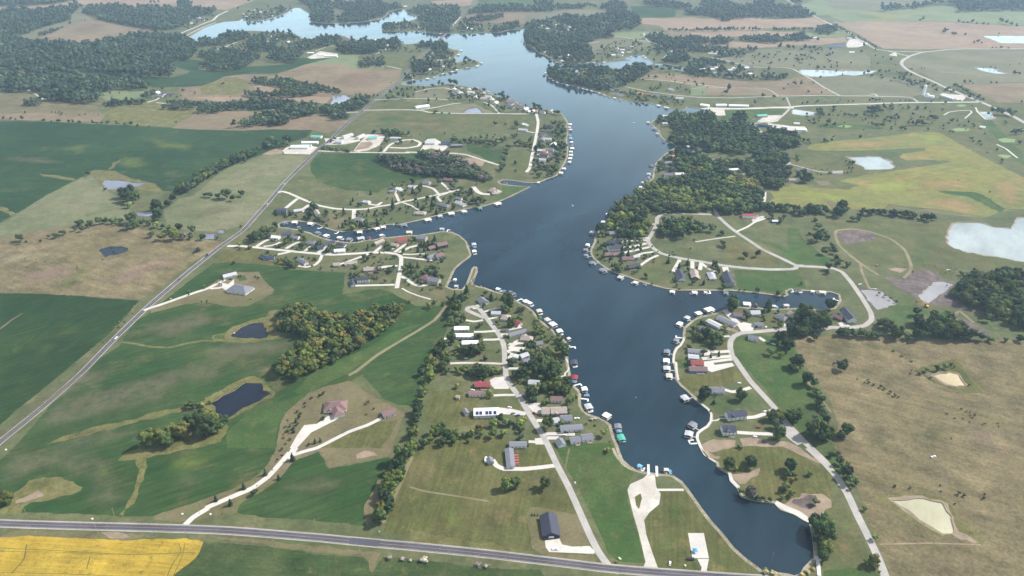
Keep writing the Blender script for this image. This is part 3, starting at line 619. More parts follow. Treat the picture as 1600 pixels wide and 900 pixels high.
HWY1 = "Z -60,745 0,690 62,640 130,580 178,530 230,480 290,428 340,388 380,360 400,337 420,315 445,285 470,260 495,235 520,215 545,190 568,172 600,146 626,124 640,106 656,90 672,76 690,58 706,42 714,32 730,18 746,0 770,-30"
HWY2 = "Z -120,812 0,818 180,823 360,829 500,840 640,853 740,863 842,875 940,887 1052,896 1138,902 1300,912 1500,925 1800,945"
strip('highway_verge','verge',9.4,HWY1); strip('highway','asphalt',7.2,HWY1)
for l in """
field_strip|olive|.6|A 0,695 400,712 900,742 1350,725
field_strip|olive|.45|A 0,720 400,722 760,742
field_strip|olive|.6|A 1240,660 1260,720 1200,800 1160,889
field_strip|olive|.5|A 1285,655 1270,740 1220,850 1205,889
field_strip|olive|.9|A 185,670 170,770 80,870
field_strip|olive|.8|A 625,760 600,840
field_strip|olive|.5|A 0,865 500,875 820,889
path|straw|1.6|E 430,235 640,232 800,250 1040,270
path|straw|1.5|E 1075,270 1130,360 1280,590 1330,650
path|dirt|1.4|E 600,668 900,660 1300,672
path|tan|2|C 1110,0 1080,140
ditch|soymute|3|Y 250,292 300,306 500,306 680,300 850,291 960,286 986,292
ditch|soymute|3|Y 812,342 870,368 1000,362 1130,368
ditch|soymute|3.5|Y 1060,553 1200,560 1290,562 1360,590 1400,620 1480,668 1600,672
ditch|soymute|3|Y 750,638 860,655 920,668 1010,662 1180,690 1350,716
ditch|soymute|2.5|Y 330,585 400,585 460,640
ditch|soymute|2.5|Y 470,505 500,508 560,520
path|straw|2.5|a 300,300 500,345
path|track|3|K 60,380 260,640
path|straw|2|K 640,150 720,210 800,250
path|straw|2|K 1110,275 1320,505
crop_track|tan|3|W 0,670 90,600 175,548
crop_track|darkline|1.4|W 80,889 240,760 450,600
crop_track|darkline|1.2|W 380,750 500,780
crop_track|darkline|1.4|F 380,10 240,130 80,250
crop_track|darkline|1.2|F 60,200 130,270 280,290
crop_track|darkline|1.2|F 540,90 360,230 320,260
crop_track|darkline|1.2|F 0,510 120,430 330,330
crop_track|darkline|1.6|V 980,115 1100,122 1250,128
crop_track|darkline|1.6|V 1360,165 1510,172
crop_track|darkline|1.6|V 1440,140 1550,146
path|concrete|2.6|M 372,600 335,680 295,710 268,765 262,850 J 205,30 210,110 225,190
path|concrete|3|J 345,345 420,400 480,440 514,490 508,550 475,600 425,632 392,660 388,700 410,750 430,800 455,848 500,885 545,910
revetment|concrete|4|D 885,172 900,220 950,272
revetment|concrete|7|D 1205,380 1280,418 1370,455 1445,510
path|concrete|2|J 520,545 560,545 600,525 650,530
path|concrete|2|I 265,0 300,60 290,110 255,140 260,160 220,170
path|track|4|B 1450,20 1430,80 1360,240 1300,370 1240,520
path|track|4.5|G 1000,385 1060,350 1200,240 1400,120 1600,0 Z 697,478
path|straw|3.5|Q 0,712 80,720 200,745 330,748 440,720 560,700 640,705
path|track|2|C 0,270 100,300 300,330 550,370
path|concrete|2.6|S 690,770 760,810 870,850 980,880
path|track|5|N 610,470 480,385 400,320 345,270 320,200 330,170 440,160 560,180 700,230 790,300 830,400 825,450 780,490
path|track|4|N 490,390 500,450 550,560 600,610
path|track|4|N 1120,745 1150,705 1250,790
path|tan|3|Y 520,270 700,300
gravel_lane|gravel|6|d 790,50 850,130
gravel_lane|gravel|6|d 930,260 955,320 1040,345 1120,385 1160,395 1120,420 1080,460
gravel_lane|gravel|5|d 680,280 800,295 950,325
gravel_lane|gravel|5|d 450,350 580,325
gravel_lane|gravel|4|d 880,612 1100,630 1600,690
lane|roadpale|6|d 780,675 950,712 1150,740 1350,760 1600,765 e 400,762 700,750 1160,748 1400,748 f 200,750 480,757 540,770 570,797
lane|roadpale|7|e 1165,748 1050,690 960,630 870,580 800,540 720,525 550,525 440,515 350,495 250,465 160,450
lane|roadpale|4|e 0,690 400,685 570,690 620,705 680,748
lane|roadpale|4|e 745,760 775,830
lane|concrete|8|d 1380,850 1440,842 e 250,845 560,848 780,835 850,828 1100,820 1400,812 f 300,805 500,800 700,800 1000,798 1070,795
county_road|roadpale|10|e 700,-30 980,135 1100,190 1200,240 1300,300 f 180,350 240,385 330,397 440,403 600,405
county_road|roadpale|11|f 1900,395 1400,382 1000,382 780,388 620,405 500,440 452,470 440,500 480,540 580,590 700,640 800,690 900,730 1050,790 1180,850 Y 1530,85 1600,125 1800,220
lane|gravel|7|f 340,400 500,438
lane|roadpale|6|e 780,835 750,870 710,905 X 1540,80 1480,130 1420,140 1310,155
lane|roadpale|6|X 1050,135 1180,145 1290,155 1330,180 1400,260 1470,330 1540,400 1570,450 1500,465 1430,462
lane|roadpale|6|Y 40,275 100,330 140,385 60,395
lane|roadpale|4.5|Y 140,385 250,415 330,435 440,437
path|concrete|4|Y 1100,78 1130,60 1200,50 1265,50 1275,62 1230,100
path|concrete|4|Y 1298,30 1310,60 1360,105
path|concrete|4|Y 1430,262 1490,290 1560,348
lane|gravel|5|f 200,735 240,735 255,752
lane|gravel|7|c 740,200 770,160 800,130
lane|gravel|6|c 40,860 200,858 480,860 560,880 800,885 1100,888 1340,890
lane|gravel|5|c 130,780 420,770 580,770 700,780
lane|gravel|5|c 440,720 560,690 680,685 760,710 800,740
lane|gravel|5|c 980,800 1040,820 1100,885
lane|gravel|5|c 490,858 600,840 740,810 800,805
lane|gravel|5|c 220,515 340,540
lane|gravel|5|c 0,425 140,420 190,400
lane|gravel|6|b 0,815 200,840 360,848 600,855 820,862
lane|gravel|6|b 1270,880 1400,875
lane|gravel|5|b 1060,400 1140,370 1260,345
lane|gravel|5|b 740,330 770,300 790,270
lane|gravel|8|b 300,385 350,370 430,335 540,300
lane|gravel|5|b 0,400 120,362
lane|gravel|6|a 220,710 245,680 250,655
lane|gravel|6|a 265,725 335,775
lane|gravel|6|a 1150,800 1220,780 1250,760
lane|gravel|5|a 1220,800 1560,835
dam_crest|concrete|9|b 0,265 120,215 200,180 260,160 300,120 380,85
dam_crest|gravel|7|b 40,285 200,205 290,175
lane|gravel|6|U 720,465 1050,480 1400,485 1600,485
lane|gravel|6|T 340,217 500,222 680,225 770,235 860,265 1000,310
lane|concrete|7|T 180,215 230,160 330,130 400,130 445,150 430,175 340,190 225,185
lane|gravel|6|U 790,400 900,405 1000,395
lane|concrete|7|c 1390,890 T 1285,0 1275,80 1250,200 1225,330 1200,360
lane|concrete|6|R 330,185 360,172 430,190 540,240 700,305 850,335 1000,345 1150,340 1300,310 1440,290 T 300,575 500,535 640,505 720,488
driveway|concrete|5|T 290,570 270,520 240,490
driveway|concrete|5|T 580,525 540,480 480,460 400,458
driveway|concrete|5|T 660,500 610,450 570,420
driveway|concrete|5|T 640,510 560,535 590,570
driveway|concrete|9|T 820,465 850,500 880,515 940,520
driveway|concrete|4|T 310,575 380,600 440,640
driveway|concrete|4|T 80,590 140,600 170,575
driveway|concrete|5|T 1290,235 1250,240
driveway|concrete|5|T 1260,80 1205,70
driveway|concrete|7|R 510,240 460,280 400,330
driveway|concrete|8|R 620,300 570,335 550,370
driveway|concrete|7|R 1040,345 1035,430
driveway|concrete|5|R 1170,290 1250,305 1300,275
lane|concrete|6.5|Q 715,62 800,62 900,70 1100,92 1300,112 R 740,762 850,768 1050,757 1200,747 1330,748 S 500,408 620,425 680,450 685,480 680,560 660,660 640,770
lane|concrete|5|R 740,768 720,820 680,860 600,885 500,868
driveway|concrete|6|R 125,690 200,640 280,610 340,600
driveway|concrete|5|R 190,690 280,680 350,650
driveway|concrete|6|R 400,710 470,670 530,645
driveway|concrete|6|R 580,735 620,700 660,680
driveway|concrete|7|R 700,750 750,720 790,690
driveway|concrete|7|R 820,765 860,725 950,715
driveway|concrete|6|R 1230,745 1260,720 1310,680
driveway|concrete|6|R 290,770 400,750 450,735
driveway|concrete|5|R 900,860 1040,810 1180,760
driveway|concrete|5|R 1250,895 1440,870
driveway|concrete|6|S 620,410 700,350 740,320
driveway|concrete|6|S 660,415 770,360 860,340
driveway|concrete|4|S 700,430 780,432 860,425 940,425
driveway|concrete|5|S 700,460 800,470 900,482 1000,490
driveway|concrete|5|S 430,565 540,550 650,545
driveway|concrete|5|S 200,745 400,740 620,735
driveway|concrete|6|S 680,650 740,680 800,725 860,745 920,740 980,720
driveway|concrete|6|Q 150,497 200,478 260,460 400,410 500,375 580,350 640,320 700,290
driveway|concrete|5|Q 600,350 660,345 720,330
driveway|concrete|5.5|A 1240,560 1290,530 1340,480 1450,415 B 0,420 160,350 330,280 440,200 530,100 590,30
driveway|concrete|4.5|B 610,50 700,20 780,0 G 1000,775 1130,730 1230,680
driveway|concrete|5.5|C 1020,120 900,135 800,145 650,145 600,120 575,80
lane|roadpale|6.5|C 1460,860 1390,830 1310,720 1250,600 1180,440 1100,260 1020,110 970,0 H 1340,780 1300,720 1200,560 1110,400 1010,270 965,190 955,60 L 800,880 795,700 765,610 710,530 640,440 590,370 540,310 490,303 440,315 430,340 490,365 600,415
driveway|concrete|4|L 590,435 500,450 420,435
driveway|concrete|4|L 600,355 680,330 760,315
driveway|concrete|4|L 640,425 730,405
driveway|concrete|4.5|L 500,550 600,548 710,540
driveway|concrete|4.5|L 590,625 680,625 750,620
driveway|concrete|5|L 740,530 850,525 960,500
driveway|concrete|5|L 760,575 840,575
driveway|concrete|4.5|L 800,670 900,665 980,655
driveway|concrete|4.5|L 820,735 920,720 980,700
driveway|gravel|4|L 270,855 400,850 560,850 700,855 780,860
driveway|concrete|4|H 840,370 940,365 1050,365
driveway|concrete|4|H 985,100 1090,100
driveway|concrete|5|H 1270,620 1400,620
driveway|concrete|5|H 1100,360 1150,350
driveway|concrete|5|I 50,710 150,705 350,710
driveway|concrete|5|I 90,745 200,745
driveway|concrete|4|H 1190,830 1260,835
path|concrete|3|D 380,290 570,290
path|shore|3|D 80,0 100,50 150,115 210,150 300,175
boat_ramp|roadpale|4|D 325,190 340,170
driveway|roadpale|7|J 1560,960 1500,889 1300,700 1160,550 1060,420 950,300 850,190 780,90 720,0 M 830,780 812,700 815,640 850,590 920,560 1050,550 1200,535 1370,520 1500,515 N 200,838 300,820 420,824 520,810 568,770 560,720 500,620 430,520 370,450 310,425 200,415 60,410 O 1530,428 1500,435 1350,437 1200,428 1050,412 900,385 750,362 620,330 560,290 525,240 560,190 590,130 590,90 620,65 750,58 960,65
lane|roadpale|7|O 975,20 1000,75 1080,150 1150,200 1300,300 1450,370 1530,410 1600,412 N 60,410
lane|roadpale|7|E 620,1000 640,889 560,700 500,580 440,460 380,330 310,210 220,110 100,0
driveway|concrete|4|O 1130,180 1200,150 1260,110 1330,90
driveway|gravel|3|O 850,250 980,230 1120,212
driveway|concrete|6|O 700,450 745,370
driveway|concrete|6|O 830,380 830,430
driveway|concrete|6|O 890,390 880,440
driveway|concrete|5|O 890,395 940,430 980,450
driveway|concrete|9|O 1050,420 1060,455
driveway|concrete|5|O 460,220 540,225
driveway|concrete|5|O 360,245 450,240 520,238
driveway|concrete|6|O 350,290 440,280 520,260
driveway|concrete|6|O 360,325 450,305 540,285
driveway|concrete|5|O 430,350 500,325 570,318
driveway|concrete|5|O 470,415 540,365 600,340
driveway|concrete|4|O 545,130 580,130
driveway|concrete|6|M 540,730 700,745 810,735
driveway|concrete|6|M 540,810 700,795 820,785
driveway|concrete|5|M 560,850 700,830 830,815
driveway|concrete|5|M 620,889 760,870 840,860
driveway|concrete|8|M 760,340 840,420 960,530
driveway|concrete|4|M 750,592 810,592
driveway|concrete|5|M 1090,600 1150,640
driveway|concrete|5|M 1360,450 1400,520
driveway|concrete|5|J 620,270 700,295 800,275 860,255
driveway|concrete|5|J 820,520 900,515 1000,480 1060,450
driveway|concrete|5|J 740,650 900,660 1060,665
driveway|roadpale|10|J 1120,580 1220,690 1300,750
driveway|concrete|4.5|J 700,790 800,700
"""  .strip().splitlines():
    n_, m_, w_, s_ = l.split('|')
    if s_.startswith('J 700,790'): continue
    strip('lane' if s_.startswith(('J 1560','E 620')) else n_, m_, float(w_), s_)
strip('highway_verge','verge',9.8,HWY2); strip('highway','asphalt',7.4,HWY2)
# ------------------------------------------------------------------ one ground sheet, divided along every outline
V, E = [], []
def ring(poly, closed=True):
    i0 = len(V); V.extend(map(tuple, poly)); n = len(poly)
    for i in range(n if closed else n-1): E.append((i0+i, i0+(i+1) % n))
def dens(poly, step=45):
    out = []
    for i in range(len(poly)):
        a, b = poly[i], poly[(i+1) % len(poly)]; n = max(1, int(np.linalg.norm(b-a)/(step*max(1, a[1]/1500))))
        out += [a+(b-a)*k/n for k in range(n)]
    return np.array(out)
NF = ('lot','parking_pad','driveway','ramp_lot','grass_island')
def ragged(poly, nm):
    """natural cover edges wander by a metre or so"""
    if nm in NF: return dens(poly)
    amp = 2.6 if any(k in nm for k in ('patch', 'margin', 'waterway', 'spoil', 'ditch', 'roadside')) else 1.1
    out = []
    for i in range(len(poly)):
        a, b = poly[i], poly[(i+1) % len(poly)]; s = max(1, abs(a[1])/900); n = max(1, min(60, int(np.linalg.norm(b-a)/(5.5*s))))
        for k in range(n):
            q = a+(b-a)*k/n; v = Vector((q[0]/(9*s), q[1]/(9*s), 3.3)); w_ = noise.noise_vector(v)+noise.noise_vector(v*2.7)*.5
            out.append(q+np.array([w_.x, w_.y])*amp*s*1.3)
    return np.array(out)
def offset_ring(poly, d):
    n = len(poly); A = sum(poly[i][0]*poly[(i+1) % n][1]-poly[(i+1) % n][0]*poly[i][1] for i in range(n)); s = 1 if A > 0 else -1
    t = np.roll(poly, -1, 0)-np.roll(poly, 1, 0); t /= np.linalg.norm(t, axis=1)[:, None]+1e-9
    return poly + np.stack([t[:, 1], -t[:, 0]], 1)*s*d
AREAS = [(n_, m_, p if isinstance(p, tuple) else ragged(p, n_)) for n_, m_, p in AREAS]
ring(lakeW)
pondW = [(k, ragged(p, 'pond margin')) for k, p in pondW]
SEG['pond'] = segs([p for _, p in pondW])
rims = [('mud' if k in ('grey', 'muddy') else 'dirt' if k in ('pale', 'cream', 'sand') else 'straw', ragged(offset_ring(p, 2.0*max(1, p[:, 1].mean()/900)), 'pond margin')) for k, p in pondW]
for k, p in pondW: ring(p)
for k, p in rims: ring(p)
shoreR = offset_ring(lakeW, 3.4); ring(shoreR)
for n_, m_, p in AREAS:
    if isinstance(p, tuple): ring(np.concatenate([p[0], p[1][::-1]]))
    else: ring(p)
pts = []
def grid(x0, x1, y0, y1, s, hole=None):
    for y in np.arange(y0, y1, s):
        for x in np.arange(x0, x1, s):
            if hole and hole[0] < x < hole[1] and hole[2] < y < hole[3]: continue
            pts.append((x+rng.uniform(-.2, .2)*s, y+rng.uniform(-.2, .2)*s))
grid(-1300, 1300, 150, 1700, 15); grid(-3400, 3400, 1700, 5200, 50)
grid(-30000, 30000, -20000, 40000, 1500, (-3600, 3600, -900, 5400))
grid(-3600, 3600, -900, 5400, 200, (-3400, 3400, 1690, 5200))
V.extend(pts); B = 31000
c0 = len(V); V.extend([(-B, -21000), (B, -21000), (B, 41000), (-B, 41000)]); E.extend([(c0, c0+1), (c0+1, c0+2), (c0+2, c0+3), (c0+3, c0)])
res = delaunay_2d_cdt([Vector(v) for v in V], E, [], 0, 1e-3)
vx = np.array([(v.x, v.y) for v in res[0]]); fc = np.array([tuple(f) for f in res[2] if len(f) == 3])
cen = vx[fc].mean(1)
label = np.zeros(len(fc), int)
KEYS = [('ground', 'ground')]
def mark(poly, i):
    lo, hi = poly.min(0), poly.max(0)
    c = np.where(((cen >= lo) & (cen <= hi)).all(1))[0]
    if len(c): c = c[inside(cen[c], poly)]; label[c] = i
for n_, m_, p in AREAS[:AREA_N]:
    KEYS.append((n_, m_)); mark(p, len(KEYS)-1)
for m_, p in rims: KEYS.append(('pond_margin', m_)); mark(p, len(KEYS)-1)
KEYS.append(('lake_shore', 'shore')); mark(shoreR, len(KEYS)-1)
for n_, m_, p in AREAS[AREA_N:]:
    KEYS.append((n_, m_)); l, r = p
    for i in range(len(l)-1): mark(np.array([l[i], l[i+1], r[i+1], r[i]]), len(KEYS)-1)
# the lake stays water except where the road crosses on its causeway (keep the strips there)
lake_id = len(KEYS); KEYS.append(('lake', 'lake'))
keep = label.copy(); mark(lakeW, lake_id)
cause = (keep > AREA_N+1+len(rims)) & (label == lake_id) & (cen[:, 1] > 1500); label[cause] = keep[cause]
pond_ids = []
for k, p in pondW: KEYS.append(('pond', k)); pond_ids.append(len(KEYS)-1); mark(p, len(KEYS)-1)
isw = label >= lake_id
zs = relief(vx)
e_ = 2.0
nx = (relief(vx+[e_, 0])-relief(vx-[e_, 0]))/(2*e_); ny = (relief(vx+[0, e_])-relief(vx-[0, e_]))/(2*e_)
nrm = np.stack([-nx, -ny, np.ones(len(nx))], 1); nrm /= np.linalg.norm(nrm, axis=1)[:, None]
soft = np.zeros((len(vx), 4), np.float32)
for poly, c, w_, fe in SOFT:
    lo, hi = poly.min(0)-5, poly.max(0)+5; k = np.where(((vx >= lo) & (vx <= hi)).all(1))[0]
    k = k[inside(vx[k], poly)]
    if not len(k): continue
    sc_ = max(1, poly[:, 1].mean()/900); dd = seg_dist(vx[k], poly, np.roll(poly, -1, 0)); a = np.clip(dd/(fe*sc_), 0, 1)*w_
    old = soft[k, 3]; m = (a > 0); t = (a/np.maximum(a+old*(1-a), 1e-6))[:, None]
    soft[k, :3] = soft[k, :3]*(1-t)+np.array(c)*t; soft[k, 3] = np.maximum(old, a)
def link_mesh(name, v, f, mat, parent=None, smooth=False):
    me = bpy.data.meshes.new(name); me.from_pydata([tuple(map(float, a)) for a in v], [], [tuple(map(int, a)) for a in f])
    me.materials.append(mat); o = bpy.data.objects.new(name, me); COL.objects.link(o); o.parent = parent
    if smooth: me.polygons.foreach_set('use_smooth', [True]*len(me.polygons))
    return o
KIND = lambda o: o.__setitem__('kind', 'structure')
WATERZ = -0.7
for i, (n_, m_) in enumerate(KEYS):
    f = fc[label == i]
    if not len(f): continue
    a = vx[f[:, 1]]-vx[f[:, 0]]; b = vx[f[:, 2]]-vx[f[:, 0]]; cr = a[:, 0]*b[:, 1]-a[:, 1]*b[:, 0]
    f = f[np.abs(cr) > 1e-4]; cr = cr[np.abs(cr) > 1e-4]
    if not len(f): continue
    f[cr < 0] = f[cr < 0][:, ::-1]
    u, inv = np.unique(f, return_inverse=True); inv = inv.reshape(f.shape)
    water = i >= lake_id
    z = np.full(len(u), WATERZ) if water else zs[u]
    o = link_mesh(n_, np.c_[vx[u], z], inv, WM[m_] if water else GM[m_]); KIND(o)
    if not water:
        o.data.polygons.foreach_set('use_smooth', [True]*len(o.data.polygons))
        o.data.normals_split_custom_set_from_vertices([tuple(n) for n in nrm[u]])
    if not water:
        at_ = o.data.attributes.new('soft', 'FLOAT_COLOR', 'POINT'); at_.data.foreach_set('color', soft[u].ravel())
# banks: the drop from the land to the water
ed = {}
for fi, f in enumerate(fc):
    for k in range(3):
        a, b = int(f[k]), int(f[(k+1) % 3]); ed.setdefault((min(a, b), max(a, b)), []).append(fi)
bv, bf = [], []
for (a, b), fs in ed.items():
    if len(fs) == 2 and isw[fs[0]] != isw[fs[1]]:
        i0 = len(bv); bv += [(*vx[a], zs[a]+.02), (*vx[b], zs[b]+.02), (*vx[b], -2.5), (*vx[a], -2.5)]; bf.append((i0, i0+1, i0+2, i0+3))
KIND(link_mesh('shore_bank', bv, bf, M_BANK))
# painted lines on the highway, a few centimetres of tape laid above the asphalt
def line_paint(name, s, off, width, mat, y_to=1400):
    p = P(rd(s))[:, :2]; q = [p[0]]
    for i in range(1, len(p)-1): q += [p[i]*.75+p[i-1]*.25, p[i]*.9+p[i-1]*.05+p[i+1]*.05, p[i]*.75+p[i+1]*.25]
    q.append(p[-1]); q = np.array(q)
    fine = [q[0]]
    for a, b in zip(q[:-1], q[1:]):
        n = max(1, int(np.linalg.norm(b-a)/6)); fine += [a+(b-a)*k/n for k in range(1, n+1)]
    q = np.array(fine); q = q[q[:, 1] < y_to]
    d = np.gradient(q, axis=0); d /= np.linalg.norm(d, axis=1)[:, None]+1e-9; n = np.stack([-d[:, 1], d[:, 0]], 1)
    l, r = q+n*(off-width/2), q+n*(off+width/2); v = np.r_[l, r]; z = relief(v)+.09; m = len(q)
    KIND(link_mesh(name, np.c_[v, z], [(i, i+1, m+i+1, m+i) for i in range(m-1)], mat))
M_LY = plain('yellow road paint', (214,176,80), .7); M_LW = plain('white road paint', (226,224,218), .7)
for s in (HWY1, HWY2):
    line_paint('road_line', s, 0, .14, M_LY); line_paint('road_line', s, 3.2, .12, M_LW); line_paint('road_line', s, -3.2, .12, M_LW)
# ------------------------------------------------------------------ the air
hb = [(x, y, z) for x in (-31500, 31500) for y in (-21500, 41500) for z in (-140, 540)]
hz = bpy.data.meshes.new('haze'); hz.from_pydata(hb, [], [(0,1,3,2),(4,6,7,5),(0,4,5,1),(2,3,7,6),(0,2,6,4),(1,5,7,3)])
hm = bpy.data.materials.new('haze'); hm.use_nodes = True; t_ = hm.node_tree
t_.nodes.remove(t_.nodes['Principled BSDF']); vn = t_.nodes.new('ShaderNodeVolumePrincipled')
vn.inputs['Density'].default_value = HAZE; vn.inputs['Color'].default_value = (*HAZE_COL, 1); vn.inputs['Anisotropy'].default_value = .2
t_.links.new(vn.outputs[0], t_.nodes['Material Output'].inputs['Volume']); hz.materials.append(hm)
ho = bpy.data.objects.new('haze', hz); COL.objects.link(ho); ho['kind'] = 'stuff'; ho['label'] = 'thin blue summer haze over the lake country'
# ================================================================== building blocks
class MB:
    def __init__(s): s.v = []; s.f = []
    def box(s, c, d, rz=0, taper=1.0):
        cx, cy, cz = c; x, y, z = (k/2 for k in d); i = len(s.v); ca, sa = math.cos(rz), math.sin(rz)
        for zz, t in ((-z, 1), (z, taper)):
            for xx, yy in ((-x*t, -y*t), (x*t, -y*t), (x*t, y*t), (-x*t, y*t)):
                s.v.append((cx+xx*ca-yy*sa, cy+xx*sa+yy*ca, cz+zz))
        s.f += [(i, i+3, i+2, i+1), (i+4, i+5, i+6, i+7)]+[(i+k, i+(k+1) % 4, i+4+(k+1) % 4, i+4+k) for k in range(4)]; return s
    def hull(s, rings):
        """closed loft through rings of equal length"""
        i = len(s.v); n = len(rings[0])
        for r in rings: s.v += [tuple(p) for p in r]
        for a in range(len(rings)-1):
            for k in range(n):
                s.f.append((i+a*n+k, i+a*n+(k+1) % n, i+(a+1)*n+(k+1) % n, i+(a+1)*n+k))
        s.f.append(tuple(range(i+n-1, i-1, -1))); s.f.append(tuple(range(i+(len(rings)-1)*n, i+len(rings)*n))); return s
    def tube(s, a, b, ra, rb, n=6):
        a, b = Vector(a), Vector(b); d = (b-a).normalized(); u = d.orthogonal().normalized(); w_ = d.cross(u)
        return s.hull([[c+(u*math.cos(t)+w_*math.sin(t))*r for t in (2*math.pi*k/n for k in range(n))] for c, r in ((a, ra), (b, rb))])
    def mesh(s, name, mat):
        me = bpy.data.meshes.new(name); me.from_pydata(s.v, [], s.f); me.materials.append(mat); return me
    def build(s, name, mat, parent=None): return put(s.mesh(name, mat), name, parent)
def put(me, name, parent=None, loc=(0, 0, 0), rz=0, sc=(1, 1, 1)):
    o = bpy.data.objects.new(name, me); COL.objects.link(o); o.parent = parent
    o.location = loc; o.rotation_euler = (0, 0, rz); o.scale = sc; return o
def thing(name, loc, rz=0, cat=None, label=None, group=None):
    o = bpy.data.objects.new(name, None); COL.objects.link(o); o.location = loc; o.rotation_euler = (0, 0, rz); o.empty_display_size = 1
    tag(o, cat, label, group); return o
def tag(o, cat=None, label=None, group=None):
    if cat: o['category'] = cat
    if label: o['label'] = label
    if group: o['group'] = group
    return o
def proj(q):
    q = np.atleast_2d(q); dz = q[:, 2]-CAM_H; f = q[:, 1]*cp - dz*sp; u = q[:, 0]; v = -(q[:, 1]*sp + dz*cp)
    return np.stack([800+FPX*u/f, 450+FPX*v/f], 1)
def grade(x, y): return float(relief(np.array([[x, y]]))[0])
